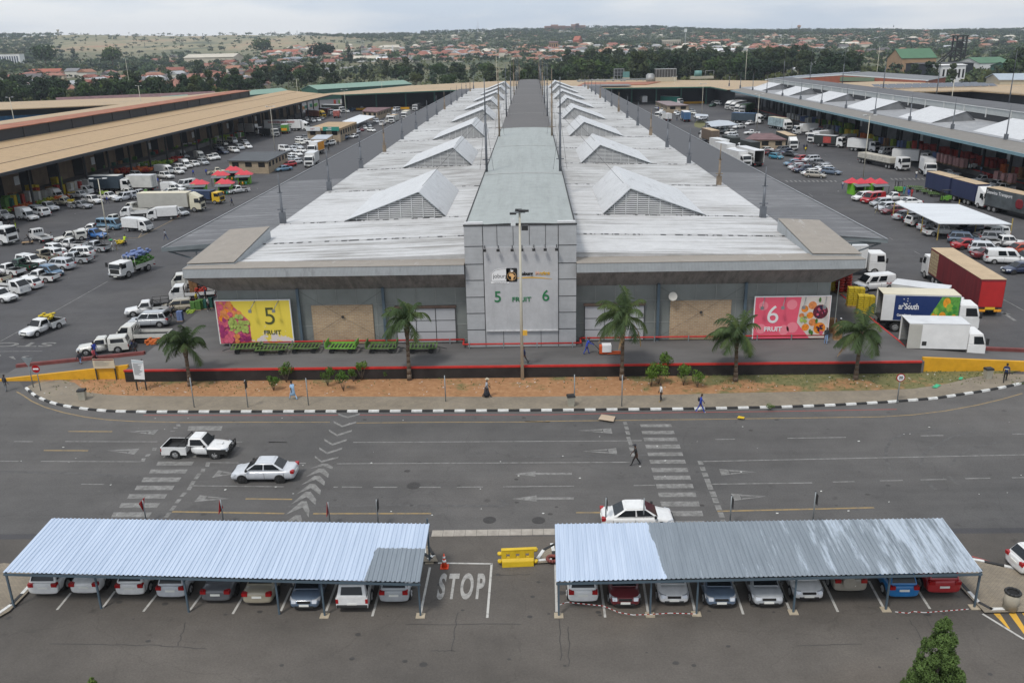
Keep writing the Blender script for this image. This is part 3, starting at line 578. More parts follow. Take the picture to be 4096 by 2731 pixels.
hb(MB().box(-6.4,-4.7,78.1,78.5,13.1,13.3).box(2.2,3.85,78.1,78.5,13.1,13.3),'tower_capping',mat('white_capping',g(.6),.5,0,.1,2),tw)
scr=hb(MB().box(-4.66,2.24,77.80,77.93,2.95,11.0),'sign_screen',SCREEN)
mb=MB();mb.box(-4.66,2.24,77.72,77.93,2.82,2.94);hb(mb,'screen_sill',mat('white_sill',g(.55),.6,0,.2,2),scr)
for x in(-4.55,-3.3,-2.0,-1.1,.0,1.05,2.1):
 mb=MB();mb.tube((x,77.9,11.15),(x,77.45,11.0),.04,n=5);mb.box(x-.14,x+.14,77.2,77.5,10.72,10.92);hb(mb,'spotlight',BLACKPL)
GREENT=mat('green_letters',(.02,.16,.06),.5,0,.1,2);BLK=mat('black_letters',g(.015),.5,0,0);GOLD=mat('gold_letters',(.62,.36,.04),.5,0,.1,2);WHT=mat('white_plate',g(.72),.5,0,.04,2);PINKL=mat('faded_pink_letters',(.62,.38,.28),.6,0,0);TANP=mat('tan_print',(.70,.42,.18),.5,0,.1,3)
yl_=77.775
def ptz(r,x,y,Y):u,v_=D(r,x,y);q=ray(u,v_);t=(Y-CAM.y)/q.y;p=CAM+q*t;return p
def sign_text(nm,s,r,x,y,size,mt,parent,Y=yl_,bold=.01,sx=1,depth=.025,align='CENTER'):
 p=ptz(r,x,y,Y);return text_obj(nm,s,size,mt,parent,face_front(p.x,Y,p.z),depth,bold,sx,align)
sign_text('number_five','5','S',2330,915,1.5,GREENT,scr);sign_text('number_six','6','T',430,903,1.5,GREENT,scr)
sign_text('fruit_letters','FRUIT','T',203,936,.62,GREENT,scr,bold=.012,sx=1.12)
p=ptz('S',2300,715,yl_)
mb=MB();z0=p.z;x0=p.x-.35
mb.prism([(x0,yl_,z0-.72),(x0+1.72,yl_,z0-.72),(x0+1.72,yl_,z0+.72),(x0+1.0,yl_,z0+.72),(x0+.4,yl_,z0+.6),(x0,yl_,z0+.3)],(0,.02,0));pl_=hb(mb,'logo_plate',WHT,scr)
mb=MB();yy=yl_-.006
for a_,b_ in(((x0+.05,z0-.5),(x0+1.67,z0-.5)),((x0+1.67,z0-.5),(x0+1.67,z0+.64)),((x0+.05,z0-.5),(x0+.05,z0+.27)),((x0+.05,z0+.27),(x0+.42,z0+.54)),((x0+.42,z0+.54),(x0+1.0,z0+.66)),((x0+1.0,z0+.66),(x0+1.67,z0+.66))):mb.tube((a_[0],yy,a_[1]),(b_[0],yy,b_[1]),.012,n=4)
hb(mb,'plate_border',BLK,pl_)
text_obj('plate_text','joburg',.56,BLK,pl_,face_front(x0+.88,yl_-.004,z0-.02),.004,0,.95)
text_obj('plate_text','a world class African city',.13,BLK,pl_,face_front(x0+.88,yl_-.004,z0-.62),.004,0,.95)
pb=ptz('T',110,705,yl_);mb=MB();hw,hh=.52,.66;pts=[]
for cx_,cz_,a0 in((hw-.1,hh-.1,0),(-hw+.1,hh-.1,90),(-hw+.1,-hh+.1,180),(hw-.1,-hh+.1,270)):
 for k in range(4):a=R(a0+30*k);pts.append((pb.x+cx_+.1*math.cos(a),yl_,pb.z+cz_+.1*math.sin(a)))
mb.prism(pts,(0,.02,0));bp=hb(mb,'emblem_plate',BLK,scr)
mb=MB();cz=pb.z-.12;rr=.40
ring=[(pb.x+rr*math.cos(2*math.pi*i/28),yl_-.006,cz+rr*math.sin(2*math.pi*i/28))for i in range(29)];mb.path(ring,.022,4);hb(mb,'emblem_ring',TANP,bp)
af=[(-.28,.12),(-.24,.24),(-.1,.31),(.05,.30),(.16,.24),(.22,.1),(.32,.06),(.30,-.02),(.18,-.12),(.17,-.25),(.08,-.38),(-.01,-.39),(-.06,-.25),(-.05,-.1),(-.1,-.02),(-.24,0)]
mb=MB();mb.prism([(pb.x+a_*.95,yl_-.004,cz+b_*.95)for a_,b_ in af],(0,.003,0));hb(mb,'emblem_continent',TANP,bp)
mb=MB()
for s_ in(-1,1):mb.prism([(pb.x,yl_-.004,pb.z+.26),(pb.x+.13*s_+.02,yl_-.004,pb.z+.36),(pb.x+.10*s_+.03,yl_-.004,pb.z+.56-.06*s_),(pb.x+.01,yl_-.004,pb.z+.44)],(0,.003,0))
hb(mb,'emblem_leaf',WHT,bp)
text_obj('market_name','oburg',.44,BLK,scr,face_front(pb.x+.92,yl_,pb.z+.1),.02,.022,1,'LEFT');text_obj('market_name','J',.44,BLK,scr,face_front(pb.x+.76,yl_,pb.z+.1),.02,.022,1,'LEFT')
text_obj('market_name','M',.44,PINKL,scr,face_front(pb.x+2.22,yl_,pb.z+.12),.02,.022,1,'LEFT');text_obj('market_name','arket',.44,GOLD,scr,face_front(pb.x+2.62,yl_,pb.z+.12),.02,.022,1,'LEFT')
mb=MB();sw=[(pb.x-.1+3.9*i/20,-.35-.12+.2*math.sin(math.pi*(.12+.85*i/20)))for i in range(21)]
for i in range(20):t=.006+.05*math.sin(math.pi*i/20);t2=.006+.05*math.sin(math.pi*(i+1)/20);mb.prism([(sw[i][0],yl_,pb.z+sw[i][1]-t),(sw[i+1][0],yl_,pb.z+sw[i+1][1]-t2),(sw[i+1][0],yl_,pb.z+sw[i+1][1]+t2),(sw[i][0],yl_,pb.z+sw[i][1]+t)],(0,.02,0))
hb(mb,'gold_swoosh',GOLD,scr)
mb=MB()
for a_,b_ in(((-30.6,79.0),(-6.9,79.0)),((-6.9,79.0),(-6.9,77.55)),((-6.9,77.55),(4.4,77.55)),((4.4,77.55),(4.4,79.0)),((4.4,79.0),(28.2,79.0))):mb.tube((*a_,1.62),(*b_,1.62),.085,n=8)
gp=hb(mb,'guard_pipe',REDP)
mb=MB();
for x in[-30+3.1*i for i in range(8)]+[5+3.3*i for i in range(8)]:mb.box(x-.05,x+.05,78.85,78.95,1.2,1.75)
for x in(-6.3,-3,.2,3.6):mb.box(x-.05,x+.05,77.4,77.5,1.2,1.75)
hb(mb,'pipe_post',GALV,gp)
p=ptz('T',1625,900,79.2);mb=MB();mb.tube((p.x,78.98,p.z),(p.x-.03,78.9,p.z+.02),.4,.42,20);mb.tube((p.x,79.4,p.z),(p.x,79,p.z),.04);hb(mb,'satellite_dish',mat('dish_white',(.62,.60,.54),.6,0,.05,2))
for s,pts in((-1,[(-39.78,88.8),(-36.9,452),(-29.6,452),(-29.9,91.0)]),(1,[(36.54,87.64),(34.2,452),(27.2,452),(27.5,90.8)])):
 (ax,ay),(bx,by),(cx_,cy_),(dx,dy)=pts;ym=137
 fx=lerp(ax,bx,(ym-ay)/(by-ay));gx=lerp(dx,cx_,(ym-dy)/(cy_-dy))
 A=[(ax,ay,9.0),(fx,ym,9.0),(gx,ym,9.24),(dx,dy,9.26)];B=[(fx,ym,9.0),(bx,by,9.0),(cx_,cy_,9.24),(gx,ym,9.24)]
 if s<0:A,B=A[::-1],B[::-1]
 hb(MB().slab(A,.06),'side_canopy',SIDEC);hb(MB().slab(B,.06),'side_canopy',SIDEC2)
 mb=MB();mb.prism([(ax,ay,9.03),(bx,by,9.03),(bx,by,8.6),(ax,ay,8.6)],(-.12*s,0,0));mb.prism([(ax,ay,9.03),(dx+s*2.2,dy-.6,9.24),(dx+s*2.2,dy-.6,8.75),(ax,ay,8.6)],(0,.1,0));hb(MB().prism([(ax,ay,9.07),(bx,by,9.07),(bx-.2*s,by,9.09),(ax-.2*s,ay,9.09)],(0,0,-.04)),'edge_flashing',mat('pale_flashing',(.27,.28,.29),.6,0,.15,1));hb(mb,'canopy_gutter',mat('grey_gutter',(.19,.215,.225),.5,.2,.12,1))
 y=ay+1.0
 for k in range(16):
  mb=MB()
  yy=y+24.3*k
  if yy>by:break
  xo=lerp(ax,bx,(yy-ay)/(by-ay))-s*.3;xw=-30.8 if s<0 else 28.3
  mb.box(min(xo,xw),max(xo,xw),yy-.08,yy+.08,8.35,8.6)
  mb.tube((xo,yy,8.4),(xw,yy,5.6),.09,n=5);mb.tube((xo-s*3,yy,8.4),(xo-s*3,yy,7.45),.06,n=4);mb.tube((xo-s*3,yy,7.45),(xo-s*5.2,yy,8.4),.06,n=4)
  hb(mb,'canopy_bracket',mat('bracket_steel',(.13,.155,.17),.6,.2,.1,1))
def mast(x,y,zb,h,rusty=False,ped=True,wires=None):
 mb=MB();mt=MASTR if rusty else MAST
 if ped:mb.box(x-.32,x+.32,y-.32,y+.32,zb-.4,zb+1.35)
 mb.tube((x,y,zb),(x,y,zb+h*.62),.17,.15,7);mb.tube((x,y,zb+h*.62),(x,y,zb+h),.1,.05,6);mb.box(x-.5,x+.5,y-.08,y+.08,zb+1.6,zb+1.72);mb.box(x-.3,x+.3,y-.06,y+.06,zb+h*.62,zb+h*.62+.1)
 o=hb(mb,'mast',mt);c_=MB()
 for dx,dy in(wires or()):
  c_.tube((x,y,zb+h*.62),(x+dx,y+dy,zb+.3),.02,n=3)
 if wires:hb(c_,'stay_cable',CAB,o)
k=0
for k in range(15):
 y=100.0+24.4*k
 mast(-29.7+.0025*k*24,y,9.3,5.8,k%5==3);mast(26.5-.001*k*24,y-1.2-.6*k*0,9.3,5.8,k%3==1)
for i,y in enumerate([114.5,162,209.5,257,304,351,398,440]):
 mast(-6.1,y,12.9,11.9,i%3==1,False,((-.9,0),(.9,0),(-7,-13)));mast(3.6,y-.5,12.9,11.9,i%3==1,False,((-.9,0),(.9,0),(7,-13)))
 # OTHER HALLS
TAN=streak_roof('tan_gravel_roof',(.41,.285,.16),(.33,.235,.135),(.5,.5,1),.34,.55)
TANP2=streak_roof('patchy_tan_roof',(.41,.30,.18),(.25,.21,.165),(1.1,.5,1),.44,.5)
REDR=mat('reddish_painted_roof',(.30,.12,.07),.8,0,.3,.3);GREYR=streak_roof('grey_sheet_roof',(.27,.275,.285),(.38,.38,.38),(.4,.4,1),.40,.56,seams=('Y',1.0,.88));PLUM=mat('plum_roof',(.15,.085,.085),.8,0,.3,.5)
CLAD=streak_roof('charcoal_cladding',(.036,.038,.042),(.05,.05,.055),(1,.6,.2),.35,.5,seams=('Y',2.2,.8));GREENF=mat('green_fascia',(.03,.10,.075),.6,0,.2,1)
DOORD=mat('dark_doorway',g(.012),.9,0,0);BRK2=mat('dim_brick_wall',(.17,.125,.085),.85,0,.2,.5);COLM=mat('dark_steel_column',g(.03),.7,0,.1,1);SIGNW=mat('white_sign',(.6,.62,.62),.5,0,.1,4);GREYW=mat('grey_plaster',(.17,.175,.18),.8,0,.2,.5)
TEALF=mat('teal_fascia',(.16,.27,.31),.5,0,.1,1)
def bh(e):return lambda mb,name,mats,parent=None:mb.build(name,mats,parent or e,True)
lh=empty('side_hall',(-105,150,0),0,'long hall with tan gravel roof and charcoal raised clerestory left of the yard','market hall');b_=bh(lh)
y0,y1=128,421
b_(MB().slab([(-95.3,y0,9.0),(-95.0,y1,9.0),(-118.6,y1+8,11.0),(-118.6,y0,11.0)],.3),'tan_roof',TAN)
b_(MB().prism([(-95.2,y0,9.05),(-94.9,y1,9.05),(-94.9,y1,8.45),(-95.2,y0,8.45)],(-.25,0,0)),'eaves_gutter',CLAD)
mb=MB()
for t in(.26,.72):
 x=lerp(-95.3,-118.6,t);z=lerp(9,11,t)+.01;mb.box(x-.12,x+.12,y0,y1,z-.02,z+.05)
b_(mb,'roof_joint',mat('dark_roof_joint',(.12,.09,.06),.9,0,.3,2))
b_(MB().box(-124,-118.7,y0,372,11.0,13.5),'clerestory_wall',CLAD)
mb=MB()
for k in range(22):y=135+11.2*k;mb.box(-118.72,-118.55,y-.12,y+.12,11.0,13.5)
b_(mb,'clerestory_post',COLM)
b_(MB().slab([(-118.2,y0,13.6),(-118.2,373,13.6),(-125,373,13.75),(-125,y0,13.75)],.18),'red_roof_strip',REDR)
b_(MB().slab([(-125,y0,13.7),(-125,373,13.7),(-149,360,11.9),(-149,y0,11.9)],.2),'far_roof',TANP2)
b_(MB().box(-147,-110.5,y0,y1-2,0,1.2).box(-110.5,-106.5,y0,y1-2,0,1.2),'loading_dock',CONC)
mb=MB();mb.box(-111,-110.5,y0,y1-2,1.2,8.9);b_(mb,'brick_wall',BRK2)
for k in range(26):
 y=136+11.2*k;b_(MB().box(-110.5,-110.42,y+2.5,y+7.2,1.2,5.6),'doorway',DOORD)
 b_(MB().box(-100.6,-100.2,y-.2,y+.2,0,8.9),'column',COLM)
 if k%3==1:b_(MB().box(-110.42,-110.34,y+.2,y+2.0,2.8,4.6),'wall_sign',SIGNW)
rh=empty('side_hall',(100,150,0),0,'long grey roofed hall with lantern roofs and tall masts right of the yard','market hall');b_=bh(rh)
y0,y1=118,398
b_(MB().slab([(93.4,y0,9.3),(93.4,y1,9.3),(86.2,y1-10,9.0),(85.9,y0,9.0)],.1),'canopy_roof',streak_roof('brownish_canopy_roof',(.20,.185,.165),(.27,.255,.23),(.3,.9,1),.36,.5,seams=('Y',1.2,.85)))
b_(MB().prism([(86.1,y1-10,9.06),(85.9,y0,9.06),(85.9,y0,8.5),(86.1,y1-10,8.5)],(.2,0,0)),'eaves_gutter',TEALF)
b_(MB().slab([(107.4,y0,9.9),(107.4,y1+6,9.9),(93.4,y1+6,9.4),(93.4,y0,9.4)],.1),'grey_roof',GREYR)
for k in range(7):
 f0=132.5+39.7*k;xl,xr,xa,zl,zr,za=94.9,105.4,102.9,9.45,9.85,12.0;f1=f0+19
 l=MB();l.quad((xl,f0-.2,zl),(xa,f0-.2,za),(xa,f1,za),(xl,f1,zl));l.quad((xa,f0-.2,za),(xr,f0-.2,zr),(xr,f1,zr),(xa,f1,za));l.poly([(xr,f1-.02,zr),(xl,f1-.02,zl),(xa,f1-.02,za)]);o=b_(l,'roof_lantern',LANT)
 lv=MB();lv.poly([(xl+.3,f0,zl),(xr-.1,f0,zr),(xa,f0,za-.08)]);b_(lv,'louvre',GREYW,o)
b_(MB().box(107.4,118,y0,y1+10,8,11.2),'clerestory_wall',CLAD)
b_(MB().box(107.3,107.45,y0,y1+10,11.3,12.75),'pale_parapet',streak_roof('pale_parapet_sheet',(.40,.42,.415),(.34,.35,.34),(1,1,.2),.35,.5,seams=('Y',2.4,.8)))
mb=MB()
for k in range(26):y=123+11*k;mb.box(107.1,107.3,y-.12,y+.12,10.6,12.85)
mb.box(107.15,107.4,y0,y1+10,12.7,12.85);b_(mb,'parapet_post',mat('pale_post',(.5,.51,.5),.6,0,.1,1))
b_(MB().slab([(118.2,y0,13.0),(118.2,y1+10,13.0),(107.4,y1+10,12.85),(107.4,y0,12.85)],.1),'clerestory_roof',mat('dark_grey_roof',(.10,.10,.105),.75,0,.3,.6,(.3,1,1)))
b_(MB().box(96.6,125,y0,y1+6,0,1.2),'loading_dock',CONC);b_(MB().box(103.6,104,y0,y1+5,1.2,9.2),'plaster_wall',GREYW);b_(MB().box(96.5,96.62,y0,y1,1.05,1.24),'dock_edge',REDP)
for k in range(25):
 y=124+11*k;b_(MB().box(103.52,103.6,y+2.4,y+6.6,1.2,5.2),'doorway',DOORD);b_(MB().box(97.3,97.7,y-.2,y+.2,1.2,8.9),'column',COLM)
 if k%4==2:b_(MB().box(103.44,103.52,y+.3,y+1.8,2.8,4.8),'wall_sign',SIGNW)
for k in range(13):
 y=152+22.7*k
 b_(MB().box(93.1,93.7,y-.3,y+.3,9,10.4).tube((93.4,y,9),(93.4,y,13.4),.15,.13,6).tube((93.4,y,13.4),(93.4,y,16),.08,.04,5),'mast',MAST)
for k in range(7):
 y=182+40*k;b_(MB().tube((118,y,12),(118,y,20),.17,.14,6).tube((118,y,20),(118,y,25.5),.09,.05,5),'tall_mast',MAST)
ch_=empty('cross_hall',(-20,500,0),0,'wide tan roofed hall crossing behind the far end of the central hall','market hall');b_=bh(ch_)
outl=[(-106,440),(-92,430),(-41,456),(49,442),(87,436),(88,404),(119,418),(150,470),(108,512),(30,554),(-21,567),(-72,525)]
o=ngon('tan_roof',[(x,y,8.4)for x,y in outl],TANP2);o.parent=ch_;o.matrix_parent_inverse=ch_.matrix_basis.inverted()
mb=MB()
for(a,c_)in zip(outl[1:5],outl[2:6]):
 A_,B_=Vector((*a,8.45)),Vector((*c_,8.45));mb.prism([A_,B_,B_-Vector((0,0,.6)),A_-Vector((0,0,.6))],(0,.25,0))
b_(mb,'green_fascia',GREENF)
mb=MB()
for(a,c_)in(((-96,446),(-41,470)),((-41,470),(49,457)),((49,457),(92,450)),((92,450),(92,405))):mb.prism([Vector((*a,0)),Vector((*c_,0)),Vector((*c_,8.3)),Vector((*a,8.3))],(.2,.3,0))
b_(mb,'back_wall',CLAD)
for x,y in[(-92,433),(-78,440),(-64,446),(-50,452),(50,444),(62,442),(74,440),(86,438)]:b_(MB().box(x-.3,x+.3,y+2.5,y+3.1,0,8.4),'column',GREENF)
b_(MB().box(-90,-45,446,462,0,1.0).box(48,86,446,452,0,1.0),'loading_dock',mat('dark_dock',g(.03),.8,0,.2,1));b_(MB().box(-89,-62,445.6,446,0,1.05).box(64,86,445.6,446,0,1.05),'yellow_dock_edge',YEL)
b_(MB().slab([(24,470,8.75),(60,468,8.75),(72,500,8.8),(30,508,8.8)],.3),'red_roof_strip',REDR)
b_(MB().slab([(26,452,9.3),(50,449,9.3),(50,462,9.4),(26,466,9.4)],.3),'link_roof',GREYW)
def thing_box(name,cat,label,pts,builder):e=empty(name,pts,0,label,cat);builder(e);return e
STEELG=mat('plant_steel',(.30,.31,.31),.5,.4,.2,1);TEAL=mat('teal_tank',(.12,.25,.23),.5,0,.1,1);DGR=mat('dark_slats',(.05,.05,.05),.8,0,.2,1);CREAM=mat('cream_panel',(.42,.38,.29),.7,0,.1,1)
def plant(r,x,y,name,label,f,z=8.4,cat='roof plant'):
 p=P(r,x,y,z);e=empty(name,p,0,label,cat);f(e);return e
def cool(e):
 MB().box(-6,6,-4,4,0,2.4).build('plinth',CREAM,e);MB().box(-5.6,5.6,-3.6,3.6,2.4,6.6).build('slatted_body',DGR,e);mb=MB()
 for i in range(8):mb.box(-5.7+i*1.6,-5.5+i*1.6,-3.7,-3.6,2.4,6.6)
 mb.box(-5.8,5.8,-3.8,3.8,6.6,6.9);mb.build('frame',STEELG,e)
plant('F',1552,650,'cooling_tower','large dark slatted cooling tower on the cross hall roof',cool)
plant('F',1412,655,'water_tank','pale domed tank beside the slatted cooling tower',lambda e:(MB().tube((0,0,0),(0,0,3.6),2.4,n=12).build('shell',STEELG,e),MB().ball((0,0,3.6),2.4,2.4,1.2,12).build('dome',STEELG,e)))
def cage(e):
 mb=MB()
 for x in(-3,-1,1,3):
  for y in(-2,2):mb.box(x-.12,x+.12,y-.12,y+.12,0,6)
 for z in(2,4,6):mb.box(-3,3,-2.1,-1.9,z-.1,z+.1);mb.box(-3,3,1.9,2.1,z-.1,z+.1)
 mb.build('frame',STEELG,e);MB().box(-2.4,2.4,-1.4,1.4,2.2,5.8).build('body',DGR,e)
plant('F',1118,625,'cooling_tower','open framed cooling unit at the left of the roof plant',cage);plant('F',1185,625,'chiller_unit','small teal box unit next to the framed cooling unit',lambda e:(MB().box(-2.2,2.2,-1.6,1.6,0,.8).build('plinth',CREAM,e),MB().box(-2,2,-1.4,1.4,.8,4.2).build('casing',TEAL,e)))
plant('F',1860,625,'water_tank','teal tank on a railed platform at the right of the roof plant',lambda e:(MB().box(-4,9,-2.5,2.5,0,1.4).build('platform',CREAM,e),MB().tube((-2,0,3),(2,0,3),1.7,n=12).build('tank',TEAL,e),MB().tube((9,-2,1),(9,-2,4.6),.1).tube((4,-2,4.6),(9,-2,4.6),.1).tube((4,-2,1),(4,-2,4.6),.1).build('rail',STEELG,e)))
def pipes(e):
 mb=MB();q=random.Random(5)
 for i in range(26):x=q.uniform(-22,22);y=q.uniform(-7,7);mb.box(x-.6,x+.6,y-.5,y+.5,0,q.uniform(.5,1.4))
 for i in range(6):y=q.uniform(-7,7);mb.tube((-20,y,.6),(20,y+3,.6),.15,n=5)
 mb.build('duct_units',STEELG,e)
plant('F',1080,645,'roof_ducting','cluttered ducts and small fan boxes on the tan roof',pipes,8.45)
GREENR=streak_roof('pale_green_roof',(.20,.31,.25),(.28,.36,.31),(.3,.8,1),.36,.5);GREENW=mat('green_wall',(.04,.11,.08),.7,0,.1,1)
def gable(name,label,p0,p1,wd,h,rh_,wallm,roofm,cat='building',z0=0,over=.5,parts=True,windows=0,wm=None):
 p0,p1=Vector((p0[0],p0[1],0)),Vector((p1[0],p1[1],0));d_=p1-p0;L=d_.length;a=math.atan2(d_.y,d_.x);e=empty(name,((p0.x+p1.x)/2,(p0.y+p1.y)/2,z0),a,label,cat)
 x=L/2;y=wd/2
 mb=MB();mb.box(-x,x,-y,y,0,h);mb.prism([(-x,-y,h),(-x,y,h),(-x,0,h+rh_*.98)],(2*x,0,0));w_=mb.build('wall',wallm,e)
 x+=over;y2=y+over;hh=h-rh_*over/y
 mb=MB();mb.prism([(-x,-y2,hh+.05),(-x,0,h+rh_+.05),(-x,0,h+rh_+.35),(-x,-y2,hh+.3)],(2*x,0,0));mb.prism([(-x,y2,hh+.05),(-x,y2,hh+.3),(-x,0,h+rh_+.35),(-x,0,h+rh_+.05)],(2*x,0,0));mb.build('roof',roofm,e)
 if windows:
  for s in(-1,1):
   for i in range(windows):
    xx=-L/2+L*(i+.5)/windows;MB().box(xx-L/windows*.25,xx+L/windows*.25,s*y-.03,s*y+.03,h*.35,h*.8).build('window',wm or DOORD,e)
 return e
gable('green_roof_hall','long green sheeted hall behind the tan roof at the far left of centre',G(*D('E',560,745),5)[:2],G(*D('E',1440,690),5)[:2],16,6.2,2.2,GREENW,GREENR,'hall')
gable('green_roof_hall','short green roofed shed end left of the lamp post behind the left hall',(-190,452),G(*D('E',300,765),5)[:2],14,6,2,GREENW,GREENR,'hall')
e=empty('cross_hall',(-215,400,0),0,'open sided tan roofed hall with blue racks behind the left hall','market hall');b_=bh(e)
b_(MB().slab([(-300,345,8),(-225,370,8),(-185,392,8),(-160,405,8),(-150,450,8.5),(-200,440,8.6),(-310,400,8.6)][::1],.4),'tan_roof',TANP2)
mb=MB();mb.prism([(-300,346,0),(-160,410,0),(-160,410,8),(-300,346,8)],(0,8,0));b_(mb,'back_wall',CLAD);mb=MB();mb.prism([(-262,357,1),(-205,385,1),(-205,385,5),(-262,357,5)],(0,.5,0));b_(mb,'blue_racks',mat('blue_racks',(.02,.10,.2),.7,0,.4,.6))
gable('brown_roof_hall','low hall with plum brown roof behind the left hall',(-238,440),(-172,478),26,6,3,GREYW,PLUM,'hall')
e=empty('warehouse',(165,460,0),0,'red brick gabled warehouse with solar panels on its roof','warehouse');b_=bh(e);RBK=mat('red_brick',(.30,.10,.06),.85,0,.15,.5)
b_(MB().prism([(130,497,0),(196,449,0),(196,449,8.6),(163,473,11.2),(130,497,8.6)],(28,40,0)),'brick_wall',RBK)
mb=MB();nn=Vector((28,40,0));a,c_,t_=Vector((129,497.5,8.7)),Vector((197,448.5,8.7)),Vector((163,473,11.4));mb.quad(a,t_,t_+nn,a+nn);mb.quad(t_,c_,c_+nn,t_+nn);rf=b_(mb,'roof',GREYW)
mb=MB()
for i in range(9):
 for j in range(7):
  f=lambda u,w_:a+(t_-a)*u+nn*w_+Vector((0,0,.25));mb.quad(f(.05+i*.1,.05+j*.13),f(.13+i*.1,.05+j*.13),f(.13+i*.1,.15+j*.13)+Vector((0,0,.3)),f(.05+i*.1,.15+j*.13)+Vector((0,0,.3)))
b_(mb,'solar_panels',mat('solar_panel',(.05,.055,.07),.25,0,.1,1),rf)
b_(MB().prism([a+Vector((0,-.2,-.3)),t_+Vector((0,-.2,-.3)),t_+Vector((0,-.2,.25)),a+Vector((0,-.2,.25))],(0,.15,0)).prism([t_+Vector((0,-.2,-.3)),c_+Vector((0,-.2,-.3)),c_+Vector((0,-.2,.25)),t_+Vector((0,-.2,.25))],(0,.15,0)),'white_barge',SIGNW,rf)
b_(MB().prism([(162,473.2,8.2),(176,463,8.2),(176,463,10.0),(162,473.2,10.4)],(-.3,-.4,0)),'green_panel',mat('sage_panel',(.15,.2,.13),.8,0,.1,1))
e=empty('cross_hall',(165,400,0),0,'tan roofed hall with solar field behind the right hall','market hall');b_=bh(e)
b_(MB().slab([(127,430,9),(127,352,9),(172,352,9),(176,318,9),(230,300,9),(235,380,9.2),(190,400,9.2),(170,440,9.2)][::1],.5),'tan_roof',TANP2)
mb=MB();mb.prism([(122,356,0),(174,358,0),(174,358,9),(122,356,9)],(0,.5,0));mb.prism([(174,358,0),(178,320,0),(178,320,9),(174,358,9)],(.5,0,0));mb.prism([(178,320,0),(240,300,0),(240,300,9),(178,320,9)],(0,.5,0));b_(mb,'dark_wall',CLAD)
mb=MB()
for i in range(13):
 for j in range(3):x=147+i*3.6;y=372+j*7+i*.2;mb.quad((x,y,9.35),(x+3.2,y,9.35),(x+3.2,y+4,10.2),(x,y+4,10.2))
b_(mb,'solar_panels',MATS['solar_panel'])
gable('warehouse','cream walled shed with pale blue roof at the right frame edge',(203,398),(270,380),26,11,2,CREAM,mat('pale_blue_roof',(.33,.38,.42),.5,0,.1,.4),'warehouse')
# TREES, HOUSES, HILLS
def hit(u,v_):
 r=ray(u,v_);r=r/math.hypot(r.x,r.y);t=480.0
 while t<9000:
  p=CAM+r*t
  if p.z<terr(p.x,p.y):return Vector((p.x,p.y,terr(p.x,p.y)))
  t*=1.004
 return None
def leafmat(name,c,tr=0):
 m,nt,b=newmat(name);v=_map(nt);oi=nt.nodes.new('ShaderNodeObjectInfo')
 f=_ramp(nt,_noise(nt,v,.55,4,.7),[(.3,mul(c,.55)),(.55,c),(.75,mul(c,1.6))])
 rr=_ramp(nt,oi.outputs['Random'],[(0,(.8,.85,.85)),(.5,(1,1,1)),(1,(1.3,1.2,.95))])
 nt.links.new(_mix(nt,1,f,rr,'MULTIPLY'),b.inputs['Base Color']);b.inputs['Roughness'].default_value=.9;b.inputs['Specular IOR Level'].default_value=.15;return m
LEAF=[leafmat('gum_foliage',(.052,.070,.034)),leafmat('broadleaf_foliage',(.050,.082,.028)),leafmat('dark_foliage',(.028,.048,.024)),leafmat('olive_foliage',(.075,.090,.035))]
BARK=mat('bark',(.13,.105,.08),.9,0,.3,3);PBARK=mat('pale_gum_bark',(.30,.27,.22),.9,0,.3,2)
def crown_arrays(seed,lobes,nq,qs,flat=.8):
 q=np.random.RandomState(seed);V=[];F=[]
 lob=[]
 for(x,y,z,r)in lobes:lob.append((x,y,z,r))
 wts=np.array([l[3]**2 for l in lob]);wts=wts/wts.sum()
 idx=q.choice(len(lob),nq,p=wts);n=q.normal(size=(nq,3));n/=np.linalg.norm(n,axis=1)[:,None]
 C_=np.array([[l[0],l[1],l[2]]for l in lob])[idx];rr=np.array([l[3]for l in lob])[idx]
 rad=rr*(.72+.36*q.rand(nq));pos=C_+n*rad[:,None]*np.array([1,1,flat])
 nn=n+q.normal(size=(nq,3))*.55;nn/=np.linalg.norm(nn,axis=1)[:,None]
 t=np.cross(nn,q.normal(size=(nq,3)));t/=np.linalg.norm(t,axis=1)[:,None];bt=np.cross(nn,t)
 s1=qs*(.6+.8*q.rand(nq))[:,None];s2=qs*(.45+.6*q.rand(nq))[:,None]
 V=np.stack([pos-t*s1-bt*s2,pos+t*s1-bt*s2*.6,pos+t*s1*.8+bt*s2,pos-t*s1*.7+bt*s2],1).reshape(-1,3)
 return V
def lobes_for(kind,seed):
 q=random.Random(seed);L=[]
 if kind=='round':
  L.append((0,0,.62,.30));
  for i in range(7):a=q.uniform(0,6.28);r=q.uniform(.16,.27);L.append((math.cos(a)*r,math.sin(a)*r,q.uniform(.45,.75),q.uniform(.14,.2)))
 elif kind=='gum':
  for i in range(10):z=q.uniform(.35,.92);a=q.uniform(0,6.28);r=q.uniform(.03,.22)*(1.25-z*.8);L.append((math.cos(a)*r,math.sin(a)*r,z,q.uniform(.09,.16)))
 elif kind=='tall':
  for i in range(9):z=.2+.75*i/9;L.append((q.uniform(-.04,.04),q.uniform(-.04,.04),z,.13*(1.15-abs(z-.45))))
 elif kind=='wide':
  for i in range(9):a=q.uniform(0,6.28);r=q.uniform(.1,.42);L.append((math.cos(a)*r,math.sin(a)*r,q.uniform(.55,.78),q.uniform(.16,.24)))
 return L
